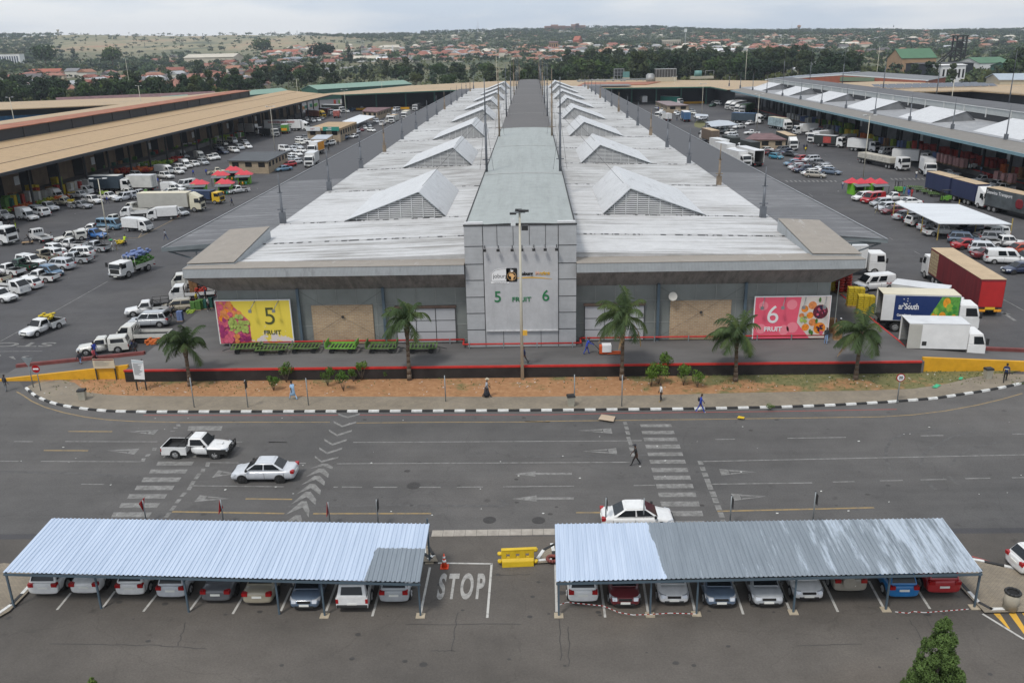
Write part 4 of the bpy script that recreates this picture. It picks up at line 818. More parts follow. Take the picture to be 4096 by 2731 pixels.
def quads_mesh(name,V,mt):
 n=len(V)//4;me=bpy.data.meshes.new(name);me.vertices.add(len(V));me.vertices.foreach_set('co',V.astype(np.float32).ravel());me.loops.add(len(V));me.loops.foreach_set('vertex_index',np.arange(len(V),dtype=np.int32));me.polygons.add(n);me.polygons.foreach_set('loop_start',np.arange(0,len(V),4,dtype=np.int32));me.polygons.foreach_set('loop_total',np.full(n,4,dtype=np.int32))
 me.materials.append(mt);me.update(calc_edges=True);me.validate();return me
PROTO={}
for ki,(kind,nq,li)in enumerate((('round',620,1),('gum',620,0),('tall',380,2),('wide',700,1),('round',620,3),('gum',620,2),('wide',700,2))):
 V=crown_arrays(10+ki,lobes_for(kind,50+ki),nq,.036 if kind!='tall' else.03)
 cme=quads_mesh('crown',V,LEAF[li]);mb=MB();mb.tube((0,0,0),(.01,0,.35),.022,.016,6)
 for i in range(4):a=i*1.6;mb.tube((.01,0,.3),(math.cos(a)*.13,math.sin(a)*.13,.6),.012,.006,4)
 PROTO[ki]=(kind,cme,mb.mesh('trunk',PBARK if kind=='gum' else BARK),crown_arrays(90+ki,lobes_for(kind,50+ki),64 if kind!='tall' else 44,.085 if kind!='tall' else.06),li)
TREES=[]
def put_tree(x,y,h,k,rz,wf=1.0):TREES.append((x,y,h,k,rz,wf))
tr=random.Random(21)
def U(a,b):return tr.uniform(a,b)
def scatter(n,fx,fy,hh,kinds,test=None):
 for i in range(n):
  y=U(*fy);x=U(fx[0]*y,fx[1]*y)
  if test and not test(x,y):continue
  put_tree(x,y,U(*hh),tr.choice(kinds),U(0,6.28),U(.85,1.25))
scatter(520,(.02,.66),(600,1060),(16,25),[1,1,5,1,6,0],lambda x,y:(x>40)and not(.36*y<x<.64*y and y>610)and not(x>.42*y and y>690)and not(.30*y<x<.42*y and y>760))
scatter(40,(.36,.64),(560,640),(10,14),[1,5,0])
scatter(45,(-.04,.05),(590,900),(10,18),[1,5,0])
scatter(95,(-.62,-.30),(490,680),(12,20),[0,6,1,2,5],lambda x,y:tr.random()<.85)
scatter(80,(-.32,-.04),(640,1080),(11,20),[1,1,5,4,0])
scatter(60,(.35,.75),(650,1000),(9,15),[0,6,2,3])
for(u,v_,h,k)in[(98,195,0,0)]:pass
key=[('L',440,430,26,0),('L',700,345,17,2),('L',500,600,22,6),('L',1070,430,24,0),('L',1250,500,24,6),('L',1320,520,20,0),('L',1100,690,20,4),('L',900,690,15,0),('L',1890,530,26,1),('L',2090,470,19,2),('L',2230,520,17,1),('L',350,660,20,5),('L',200,700,19,6),('L',1500,680,17,0),('L',1750,640,16,3),('L',2100,640,17,0),('E',110,700,16,0),('E',130,440,22,0),('E',30,600,19,1),('E',370,640,17,1),('E',600,650,27,1),('E',690,670,22,1),('E',560,640,24,5),('E',690,510,25,6),('E',940,500,20,2),('E',890,660,18,1),('E',1080,660,22,5),('E',1150,660,20,1),('E',1290,660,24,1),('E',1380,670,22,5),('E',1470,660,27,1),('E',1600,670,23,5),('E',1460,690,15,6),('E',1350,470,16,3),('E',810,690,12,3),('E',300,610,8,4),('E',180,565,8,4),('E',2200,580,22,6),('E',2100,600,20,5),('E',240,625,7,3),('E',420,660,15,2)]
for r,x,y,h,k in key:
 p=hit(*D(r,x,y));
 if p is not None:TREES.insert(0,(p.x,p.y,h*math.hypot(p.x,p.y)/900 if p.y>1200 else h*.8,k,U(0,6),1.05))
HOUSES=[]
hr=random.Random(4)
def house_ok(x,y):
 return all((x-a)**2+(y-b)**2>17**2 for a,b,*_ in HOUSES)
for(x0,x1),(ya,yb),n in(((-.60,-.30),(690,1050),75),((-.42,-.22),(1000,1700),42),((-.24,-.02),(1380,1900),62),((-.02,.14),(1250,1900),60),((.12,.30),(1150,1900),52),((.28,.62),(1300,2300),52),((-.1,.5),(1900,2600),36)):
 c_=0;t=0
 while c_<n and t<4000:
  t+=1;y=hr.uniform(ya,yb);x=hr.uniform(x0,x1)*y
  y=round(y/34)*34+hr.uniform(-4,4)
  if house_ok(x,y):HOUSES.append((x,y,hr.random(),hr.random(),hr.random()));c_+=1
def dense(x,y):
 r=math.hypot(x,y);az=x/y
 if r<1000:return.2 if az<-.3 else.06
 if az<-.14 and r>1850:return.12 if math.sin(x*.004+y*.002)>-.35 else.9
 if az<-.05 and r>2700:return.5
 if r>1900:return 1
 return.6
for i in range(21000):
 y=950+(4100-950)*U(0,1)**.9;x=U(-.68,.68)*y
 if tr.random()>dense(x,y):continue
 if any(abs(x-a)<9 and-12<(b-y)<9 for a,b,*_ in HOUSES):continue
 if-.26<x/y<-.02 and y<1350:continue
 put_tree(x,y,U(7,14)if y<2600 else U(9,17),tr.choice([0,0,3,6,4,2,6]),U(0,6.28),U(.9,1.3))
def invis(x,y):return abs(x)>y*.66+30
near=sorted([t for t in TREES if not invis(t[0],t[1])],key=lambda t:-t[2]/math.hypot(t[0],t[1]))
ind,rest=near[:290],near[290:]
def zone(x,y):
 a=x/y;s='far left' if a<-.32 else 'left of centre' if a<-.06 else 'centre' if a<.14 else 'right of centre' if a<.36 else 'far right'
 return s
KN={'round':'round crowned green tree','gum':'tall feathery gum tree','tall':'narrow dark conical tree','wide':'broad spreading tree'}
for(x,y,h,k,rz,wf)in ind:
 kind,cme,tme,_,li=PROTO[k]
 dist='just beyond the market roofs' if y<700 else 'in the wood belt beyond the market' if y<1000 else 'among the distant houses'
 tone=['grey green','fresh green','dark','olive'][li]
 e=empty('pine_tree' if kind=='tall' else 'tree',(x,y,terr(x,y)-.2),rz,f'{tone} {KN[kind].replace("green ", "").replace("dark ", "")} {dist}, {zone(x, y)}','tree',f'{tone} {kind} trees {dist}, {zone(x, y)}');e.scale=(h*wf,h*wf,h)
 for nm,me in(('trunk',tme),('crown',cme)):o=bpy.data.objects.new(nm,me);COL.objects.link(o);o.parent=e
for li in range(4):
 Vs=[]
 for(x,y,h,k,rz,wf)in rest:
  if PROTO[k][4]!=li:continue
  V=PROTO[k][3];V=V[:len(V)//2//4*4]*1.12 if y>2300 else V;c_,s_=math.cos(rz),math.sin(rz);W_=np.empty_like(V);W_[:,0]=(V[:,0]*c_-V[:,1]*s_)*h*wf+x;W_[:,1]=(V[:,0]*s_+V[:,1]*c_)*h*wf+y;W_[:,2]=V[:,2]*h*.9+terr(x,y)-h*.12;Vs.append(W_)
 if Vs:
  m,nt,b=newmat('far_'+LEAF[li].name);v=_map(nt);c_=[(.052,.070,.034),(.050,.082,.028),(.028,.048,.024),(.075,.090,.035)][li]
  nt.links.new(_ramp(nt,_noise(nt,v,.045,6,.75),[(.3,mul(c_,.55)),(.5,c_),(.7,mul(c_,1.7))]),b.inputs['Base Color']);b.inputs['Roughness'].default_value=.95
  o=bpy.data.objects.new('distant_trees',quads_mesh('distant_trees',np.concatenate(Vs),m));COL.objects.link(o);tag(o,f'mass of {["grey green", "fresh green", "dark green", "olive"][li]} trees covering the suburb and ridge','woodland',None,'stuff')
def scrub(n,fx,fy,hh,seed):
 q=np.random.RandomState(seed);y=q.uniform(*fy,n);x=q.uniform(*fx,n)*y;z=np.array([terr(a,b)for a,b in zip(x,y)])+hh*q.rand(n);s=q.uniform(.5,1.5,n)*hh*.5
 t=q.normal(size=(n,3));t/=np.linalg.norm(t,axis=1)[:,None];u_=np.cross(t,q.normal(size=(n,3)));u_/=np.linalg.norm(u_,axis=1)[:,None];p=np.stack([x,y,z],1);s=s[:,None]
 return np.stack([p-t*s-u_*s,p+t*s-u_*s*.7,p+t*s+u_*s,p-t*s*.8+u_*s],1).reshape(-1,4,3).reshape(-1,3)
o=bpy.data.objects.new('undergrowth',quads_mesh('undergrowth',np.concatenate([scrub(9000,(.03,.62),(590,880),3.5,1),scrub(5000,(-.6,-.3),(500,760),3,2),scrub(7000,(-.12,.65),(1000,3800),3.2,3),scrub(3000,(-.65,-.12),(1000,2000),3,9),scrub(1600,(-.3,.03),(620,1100),2,4)]),LEAF[3]));COL.objects.link(o);tag(o,'scrubby undergrowth between the trees beyond the market','undergrowth',None,'stuff')
# --- houses
WALLO=paint('house_plaster',.8,0,0,.05);ROOFO=paint('house_roof',.85,0,0,.2);ROOFO.node_tree.nodes['Noise Texture'].inputs['Scale'].default_value=.8;WIN=mat('house_window',(.03,.035,.04),.2,0,0)
def house_proto(kind):
 L,W_,h,rh_=((13,8.5,2.9,2.4),(16,8,2.9,2.1),(11,9,5.4,2.2))[kind];x,y=L/2,W_/2;o=.5
 wm=MB();wm.box(-x,x,-y,y,0,h)
 if kind!=1:wm.prism([(-x,-y,h),(-x,y,h),(-x,0,h+rh_*.95)],(2*x,0,0))
 if kind==0:wm.box(-x*.1,x*.7,-y-3,-y,0,h)
 rm=MB();X,Y=x+o,y+o
 if kind==1:rm.add([(-X,-Y,h),(X,-Y,h),(X,Y,h),(-X,Y,h),(-X+3.4,0,h+rh_),(X-3.4,0,h+rh_)],[[0,1,5,4],[1,2,5],[2,3,4,5],[3,0,4],[0,3,2,1]])
 else:rm.prism([(-X,-Y,h-.2),(-X,Y,h-.2),(-X,0,h+rh_)],(2*X,0,0))
 if kind==0:rm.prism([(-x*.2,-y-3.5,h-.1),(x*.8,-y-3.5,h-.1),(x*.3,-y-3.5,h+1.7)],(0,y+3,0))
 vm=MB()
 for i in range(3):xx=-x+L*(i+.5)/3;vm.box(xx-.9,xx+.9,-y-.04-(3 if kind==0 and i>=1 else 0),-y-.0-(3 if kind==0 and i>=1 else 0),1,2.3);vm.box(xx-.8,xx+.8,y,y+.04,1,2.3)
 return wm.mesh('wall',WALLO),rm.mesh('roof',ROOFO),vm.mesh('window',WIN)
HP=[house_proto(i)for i in range(3)]
RC=[((.27,.10,.07),'red tiled'),((.34,.17,.11),'orange tiled'),((.20,.20,.21),'grey sheet'),((.32,.15,.11),'faded red'),((.13,.12,.12),'dark slate'),((.45,.46,.47),'pale metal')]
WC=[((.62,.59,.52),'cream'),((.70,.70,.68),'white'),((.40,.27,.17),'brick'),((.55,.45,.33),'tan')]
def place_house(x,y,kind,ri,wi,rz,sc_=1):
 e=empty('house',(x,y,terr(x,y)),rz,None,'house');e.scale=(sc_,)*3
 dist='in the near suburb' if y<1100 else 'in the middle suburb' if y<1700 else 'on the far slope'
 l=f'{WC[wi][1]} {["gabled", "hipped", "two storey"][kind]} house with {RC[ri][1]} roof {dist}, {zone(x, y)}';e['label']=l;e['group']=l.replace('house with','houses with')
 for i,nm in enumerate(('wall','roof','window')):
  o=bpy.data.objects.new(nm,HP[kind][i]);COL.objects.link(o);o.parent=e;o.color=(*((WC[wi][0])if i==0 else RC[ri][0]),1)
HOUSES.sort(key=lambda q:q[1])
for(x,y,a,b,c_)in[q for q in HOUSES if not invis(q[0],q[1])][:290]:
 if invis(x,y):continue
 ri=0 if a<.3 else 1 if a<.5 else 3 if a<.68 else 2 if a<.8 else 4 if a<.9 else 5
 place_house(x,y,0 if b<.45 else 1 if b<.85 else 2,ri,0 if c_<.4 else 1 if c_<.62 else 2 if c_<.8 else 3,(0 if b*7%1<.5 else math.pi/2)+(c_-.5)*.6,1.15+.25*b)
fm=MB();fq=random.Random(31);FMT=[mat('far_roof_red',(.27,.11,.08),.85,0,.2,.1),mat('far_roof_orange',(.34,.18,.12),.85,0,.2,.1),mat('far_roof_grey',(.30,.30,.30),.8,0,.2,.1),mat('far_wall_cream',(.58,.54,.46),.85,0,.1,.1)]
far_h=[q[:2]for q in HOUSES if not invis(q[0],q[1])][290:]
for i in range(620):
 y=1600+1700*fq.random()**1.8;x=fq.uniform(-.12,.66)*y
 if math.sin(x*.0045+1)*math.cos(y*.004)>-.25:far_h.append((x,y))
for i in range(120):y=fq.uniform(1500,2300);far_h.append((fq.uniform(-.3,-.05)*y,y))
for(x,y)in far_h:
 z=terr(x,y)-.5;l,w_,h=fq.uniform(7,13),fq.uniform(4.5,6),fq.choice([3.6,3.8,6.5]);rz=fq.choice([0,.3,-.3,1.57]);M_=Matrix.Translation((x,y,z))@Matrix.Rotation(rz,4,'Z');fm.box(-l,l,-w_,w_,0,h,3,M_);k=fq.choice([0,0,1,1,2,3])
 fm.add([M_@Vector(p)for p in((-l-.6,-w_-.6,h),(l+.6,-w_-.6,h),(l+.6,w_+.6,h),(-l-.6,w_+.6,h),(-l*.6,0,h+3.2),(l*.6,0,h+3.2))],[[0,1,5,4],[1,2,5],[2,3,4,5],[3,0,4]],False,k)
tag(fm.build('distant_houses',FMT),'hundreds of small pale and red roofed houses covering the far slopes','houses',None,'stuff')
# --- larger distant buildings
def at(r,x,y):return hit(*D(r,x,y))
def dist_gable(label,r,x0,y0,x1,y1,wd,h,rh_,wm,rm,name='warehouse',win=0):
 a,b=at(r,x0,y0),at(r,x1,y1);m_=(a+b)/2;b=Vector((b.x,a.y+(b.y-a.y)*.25,0));return gable(name,label,a[:2],b[:2],wd,h,rh_,wm,rm,name.replace('_',' '),terr(m_.x,m_.y)-.5,1,windows=win)
W_CR=mat('cream_wall',(.5,.45,.36),.8,0,.1,.2);W_WH=mat('white_wall',(.66,.66,.65),.8,0,.08,.2);W_TAN=mat('tan_brick_wall',(.34,.22,.13),.85,0,.1,.3);R_RED=mat('red_tile_roof',(.33,.11,.07),.85,0,.2,.5);R_CR=mat('cream_roof',(.5,.46,.38),.7,0,.1,.1);R_GRN=mat('green_metal_roof',(.065,.15,.08),.6,0,.1,.2);R_WH=mat('white_metal_roof',(.66,.67,.68),.5,0,.08,.1)
dist_gable('long low cream roofed warehouse among trees, left','L',1790,372,2210,372,40,11,5,W_CR,R_CR)
dist_gable('long red roofed school block by the large round tree, far left','L',290,478,600,475,12,5,3,W_TAN,R_RED,'school_block',8)
dist_gable('row of red roofed terraces at left of centre','E',170,400,425,400,16,6,4,W_CR,R_RED,'terrace',8)
dist_gable('long grey roofed sheds below the red terraces','E',330,465,590,465,22,5,2,GREYW,mat('blue_grey_roof',(.2,.23,.27),.6,0,.1,.1),'shed',6)
dist_gable('tan block with plain roof above the round trees, left of centre','E',545,345,720,340,16,9,1.5,W_TAN,W_TAN,'apartment_block',7)
dist_gable('white gabled chapel building with tall thin tower','E',1260,372,1420,366,22,9,5,W_CR,R_CR,'church')
dist_gable('white gabled houses terrace beside the valley road','E',985,468,1190,468,12,6,3.5,W_WH,R_CR,'terrace',7)
dist_gable('white gabled terrace right of the dead tree','E',1200,468,1290,468,11,5,3,W_WH,R_WH,'terrace',4)
dist_gable('long cream walled flats with tiled roof on the mid slope, right','F',1525,322,1710,322,16,12,1,W_CR,W_CR,'apartment_block',9)
dist_gable('low tiled roof hall on the slope, right of the cream flats','F',1890,295,2110,290,20,6,2.5,W_CR,R_RED,'hall',7)
dist_gable('white roofed factory with blue solar panels behind the wood','F',1700,425,2090,425,55,8,3,W_WH,R_WH,'factory')
dist_gable('white roofed factory extension right of the solar panels','F',2010,412,2240,405,40,9,2,W_WH,R_WH,'factory')
dist_gable('steep red gabled church among trees, centre','F',705,310,760,310,20,12,9,R_RED,R_RED,'church')
dist_gable('dark brick block below the red church','F',465,352,545,350,16,14,2,W_TAN,PLUM,'apartment_block',4)
a=at('F',470,205);b=at('F',830,205)
def hospital():
 c0=Vector(((a.x+b.x)/2,3500,0));e=empty('hospital_block',(c0.x,c0.y,terr(c0.x,c0.y)-8),0,'big brick red hospital blocks on the skyline right of centre','hospital');s=3500*F_PX/1;k=3500/(F_PX/DS)
 for x0,x1,h in((-175,-110,46),(-120,-60,56),(-60,0,46),(0,40,42),(48,110,56),(85,115,62),(110,168,46)):MB().box(x0,x1,-20,20,0,h).build('wing',W_BR,e)
 mb=MB()
 for i in range(40):mb.box(-170+i*8.4,-166+i*8.4,-20.3,-20,14,40)
 mb.build('window_bands',DGR,e);e.scale=(.46,.46,.42);e.location.z+=6
W_BR=mat('hospital_brick',(.30,.17,.125),.85,0,.1,.02);hospital()
def tower(name,cat,label,r,x,y,f,dist=None):
 p=at(r,x,y)if dist is None else None
 if dist:q=ray(*D(r,x,y));t=dist/math.hypot(q.x,q.y);p=CAM+q*t;p.z=terr(p.x,p.y)
 e=empty(name,p,0,label,cat);f(e,math.hypot(p.x,p.y)/(F_PX/DS));e.scale=((.32 if 'cell' in name or 'chimney' in name else.42 if 'water' in name else.55)if(dist or 0)>3300 else.45 if 'church' in name else.58 if 'right' in label or 'factory' in label else.85,)*3;return e
def lattice(h,wb,wt,arms=()):
 def f(e,k):
  mb=MB();n=8
  for s1 in(-1,1):
   for s2 in(-1,1):mb.tube((s1*wb,s2*wb,0),(s1*wt,s2*wt,h),.18*k**.5,n=4)
  for i in range(n):
   z0,z1=h*i/n,h*(i+1)/n;w0,w1=lerp(wb,wt,i/n),lerp(wb,wt,(i+1)/n)
   for s in(-1,1):mb.tube((-w0,s*w0,z0),(w1,s*w1,z1),.1*k**.5,n=3);mb.tube((w0,s*w0,z0),(-w1,s*w1,z1),.1*k**.5,n=3)
  for z,l in arms:mb.tube((-l,0,z),(l,0,z),.15*k**.5,n=4);mb.tube((-l,0,z),(0,0,z+2.5),.1*k**.5,n=3);mb.tube((l,0,z),(0,0,z+2.5),.1*k**.5,n=3)
  mb.build('lattice',STEELG if h<70 else MASTR,e)
 return f
tower('radio_mast','mast','tallest thin radio mast on the wooded hilltop','E',2145,150,lambda e,k:MB().tube((0,0,0),(0,0,75),1.3,.7,5).build('pole',mat('mast_red_white',(.42,.34,.34),.7,0,.3,.1),e),3500)
tower('radio_mast','mast','shorter thin mast left of the tallest mast on the hilltop','E',2128,150,lambda e,k:MB().tube((0,0,0),(0,0,45),.9,.5,5).build('pole',STEELG,e),3500)
for x,lb in((203,'leftmost'),(238,'second'),(375,'third'),(447,'fourth')):tower('power_pylon','pylon',f'tiny power pylon on the left ridge, {lb} of four in a row','E',x,235,lattice(32,3,.8,((22,7),(27,5))),3500)
tower('power_pylon','pylon','steel lattice pylon in front of the white factory roof','F',1605,460,lattice(40,4,1,((28,8),(34,6))),1150)
tower('power_pylon','pylon','rusty lattice pylon right of the mine headgear','Q',2025,470,lattice(46,5,1,((30,9),(37,7))),850)
tower('power_pylon','pylon','slim lattice pylon by the valley road, left of centre','E',1075,480,lattice(42,4,1,((30,7),(36,6))),1100)
tower('water_tower','water tower','flared water tower on the left skyline','L',555,120,lambda e,k:(MB().tube((0,0,0),(0,0,30),5,4,10).build('shaft',CREAM,e),MB().tube((0,0,30),(0,0,44),8,12,12).build('tank',CREAM,e)),3600)
tower('water_tower','water tower','mushroom shaped water tower on the right skyline','Q',417,175,lambda e,k:(MB().tube((0,0,0),(0,0,28),8,7,10).build('shaft',W_TAN,e),MB().tube((0,0,28),(0,0,46),13,18,12).build('tank',W_TAN,e),MB().tube((0,0,46),(0,0,52),18,3,12).build('roof',R_RED,e)),3600)
tower('cell_mast','mast','round headed cell mast on the right skyline','Q',1225,185,lambda e,k:(MB().tube((0,0,0),(0,0,60),1,.8,6).build('pole',STEELG,e),MB().tube((0,0,45),(0,0,66),4.5,4,8).build('antenna_head',DGR,e)),3600)
tower('radio_mast','mast','thin pale mast left of the mushroom water tower','Q',355,170,lambda e,k:MB().tube((0,0,0),(0,0,62),.9,.5,5).build('pole',STEELG,e),3600)
tower('chimney_stack','chimney','slim brick chimney on the skyline right of the hospital','F',952,195,lambda e,k:MB().tube((0,0,0),(0,0,55),3,2.2,8).build('stack',W_BR,e),3400)
tower('church_tower','tower','slim white pointed tower left of centre','E',1340,320,lambda e,k:MB().box(-2.5,2.5,-2.5,2.5,0,42).build('shaft',W_WH,e),1750)
tower('high_mast_lamp','lamp mast','tall pale mast with antennas in front of the cream flats','F',1737,375,lambda e,k:(MB().tube((0,0,0),(0,0,48),.7,.5,6).build('pole',STEELG,e),MB().box(-2,2,-1,1,44,49).build('antenna_head',SIGNW,e)),1250)
p=at('L',110,345);e=empty('office_block',(p.x,1500,18),R(-8),'long pale office slab with dark window bays at the far left','office block');e.location.x=p.x*1500/p.y-15;e.scale=(.5,.5,.44)
MB().box(-75,75,-12,12,0,38).build('wall',W_WH,e);mb=MB()
for i in range(16):mb.box(-72+i*9,-67+i*9,-12.4,-12,3,30)
mb.build('window_bays',mat('dark_blue_glass',(.04,.06,.10),.3,0,0),e);MB().box(-76,76,-13,13,38,39).build('roof',W_CR,e)
p=P('Q',1780,400);sc2=800/p.y;e=empty('mine_headgear',(p.x*sc2,800,0),R(0),'black steel mine headgear tower with slanted struts, right','headgear');BST=mat('black_steel',g(.022),.8,0,.2,.5)
mb=MB();hh=40
for s1 in(-5,5):
 for s2 in(-5,5):mb.box(s1*1.1-.7,s1*1.1+.7,s2-.7,s2+.7,0,hh)
for z in(6,12,18,24,27,34,40):mb.box(-7,7,-6,-5,z-.6,z+.6);mb.box(-7,7,5,6,z-.6,z+.6);mb.box(-7,-6,-5,5,z-.6,z+.6);mb.box(6,7,-5,5,z-.6,z+.6)
for z in(0,6,12,18):mb.tube((-5.5,-5.5,z),(5.5,-5.5,z+6),.5,n=4);mb.tube((5.5,-5.5,z),(-5.5,-5.5,z+6),.5,n=4)
mb.build('frame',BST,e)
mb=MB()
for s in(-4,4):mb.tube((-32,s,0),(-5,s,26),.9,n=4)
for t in(.2,.4,.6,.8):mb.tube((-32+27*t,-4,26*t),(-32+27*t,4,26*t),.5,n=4);mb.tube((-32+27*t,-4,26*t),(-32+27*t-4,-4,0),.5,n=4)
mb.build('strut',BST,e);mb=MB();mb.tube((0,-3,30),(0,-2,30),4,n=14);mb.build('winding_wheel',BST,e);e.scale=(.75,)*3
def qgable(label,x0,x1,yb,dist,h,rh_,wd,wm,rm,name='warehouse',win=0):
 a=ray(*D('Q',x0,yb));b=ray(*D('Q',x1,yb));pa=a*(dist/a.y);pb_=b*(dist/b.y);gable(name,label,(pa.x,dist),(pb_.x,dist),wd,h,rh_,wm,rm,name.replace('_',' '),-.5,.6,windows=win)
qgable('tall brick engine house with green roof behind the wood, right',1240,1530,400,760,14,7,30,W_TAN,R_GRN,'engine_house')
qgable('low black showroom with orange logo strip, right',1390,1860,450,640,12,.6,20,mat('black_cladding',(.025,.028,.035),.5,0,.1,.2),mat('black_roof',g(.04),.7,0,.1,.2),'showroom')
qgable('white modern box house with dark windows below the headgear',1610,1810,470,600,12,.4,14,W_WH,W_WH,'office_building',6)
qgable('green roofed factory sheds right of the headgear',1870,2130,440,760,9,4,40,W_WH,R_GRN,'factory')
qgable('dark green shed at the right edge of the frame',2150,2500,450,720,7,3,30,GREENW,R_GRN,'factory')
qgable('white roofed depot with slanted solar roof behind the trees, right',90,560,410,820,6,5,24,W_WH,R_WH,'depot')
mb=MB();e=empty('valley_road',(0,0,0));COL.objects.unlink(e);bpy.data.objects.remove(e)
def roadpath(pts,wd,label,mt):
 mb=MB();ps=[]
 for q in pts:
  p=at(*q)
  if p is not None:ps.append(p+Vector((0,0,.35)))
 mb.strip(ps,wd);struct(mb.build('road',mt),label)
RPALE=mat('pale_far_road',(.24,.23,.22),.8,0,.1,.1);RDIRT=mat('dirt_track',(.33,.24,.16),.9,0,.1,.1)
roadpath([('E',720,545),('E',850,530),('E',950,515),('E',1100,496),('E',1300,488),('E',1500,482),('E',1700,476)],13,'curving pale valley road',RPALE)
roadpath([('E',20,652),('E',130,632),('E',330,600),('E',520,575)],5,'dirt track across the grass valley',RDIRT)
# VEHICLES
def ring(x,w,zb,zt,belt=0):
 zm=lerp(zb,zt,.55)
 h=[(w*.80,zb),(w*.97,zb+.10),(w,zm),(w*.985,lerp(zb,zt,.8)),(w*.90,zt-.02),(w*.55,zt+.015)]
 return[(x,y,z)for y,z in h]+[(x,-y,z)for y,z in h[::-1]]
def qface(q,u0,u1,v0,v1,off):
 a,b,c,d_=[Vector(p)for p in q];f=lambda u,v_:a.lerp(b,u).lerp(d_.lerp(c,u),v_);n=(b-a).cross(d_-a).normalized()*off
 return[f(u0,v0)+n,f(u1,v0)+n,f(u1,v1)+n,f(u0,v1)+n]
def wheel(parent,x,s,W,r,wt=.2,rim=RIM,dual=False,lod=0):
 y=s*(W/2-wt/2+.012);mb=MB();n=16 if lod==0 else 10
 mb.tube((x,y-wt/2,r),(x,y+wt/2,r),r,n=n);w_=mb.build('wheel',TYRE,parent)
 yo=y+s*wt/2
 if lod<2:
  mb=MB();mb.tube((x,yo-s*.01,r),(x,yo+s*.012,r),r*.66,n=n)
  for k in range(5):a=k*1.257;mb.tube((x,yo+s*.012,r),(x+math.cos(a)*r*.6,yo+s*.016,r+math.sin(a)*r*.6),.035,.03,4)
  mb.build('rim',rim,w_)
 return w_
CAR={'hatch':(3.9,1.68,1.48,.92,.80,None,1.22,.42,-1.45,-1.86,1.28,-1.22,.29,.20),'sedan':(4.5,1.74,1.46,.91,.78,.95,1.28,.42,-.80,-1.66,1.40,-1.25,.31,.20),'suv':(4.4,1.84,1.68,1.02,.92,None,1.32,.62,-1.75,-2.12,1.38,-1.32,.35,.25),'wagon':(4.5,1.76,1.52,.93,.80,None,1.32,.5,-1.9,-2.2,1.42,-1.30,.32,.22),'van':(4.9,1.85,1.95,1.05,.95,None,1.75,1.05,-2.3,-2.42,1.65,-1.45,.33,.22),'minibus':(4.7,1.72,1.95,1.08,.98,None,2.15,1.65,-2.2,-2.32,1.35,-1.25,.31,.22),'bakkie':(5.0,1.72,1.62,.98,.88,'bed',1.12,.58,-.38,-.50,1.55,-1.45,.34,.28),'bakkie_canopy':(5.0,1.72,1.62,.98,.88,'bed',1.12,.58,-.38,-.50,1.55,-1.45,.34,.28),'bakkie_box':(5.1,1.74,1.62,.98,.88,'bed',1.12,.58,-.38,-.50,1.55,-1.45,.34,.28),'dcab':(5.2,1.80,1.76,1.06,.98,'bed',1.10,.55,-.95,-1.08,1.62,-1.55,.37,.32),'dcab_canopy':(5.2,1.80,1.76,1.06,.98,'bed',1.10,.55,-.95,-1.08,1.62,-1.55,.37,.32)}
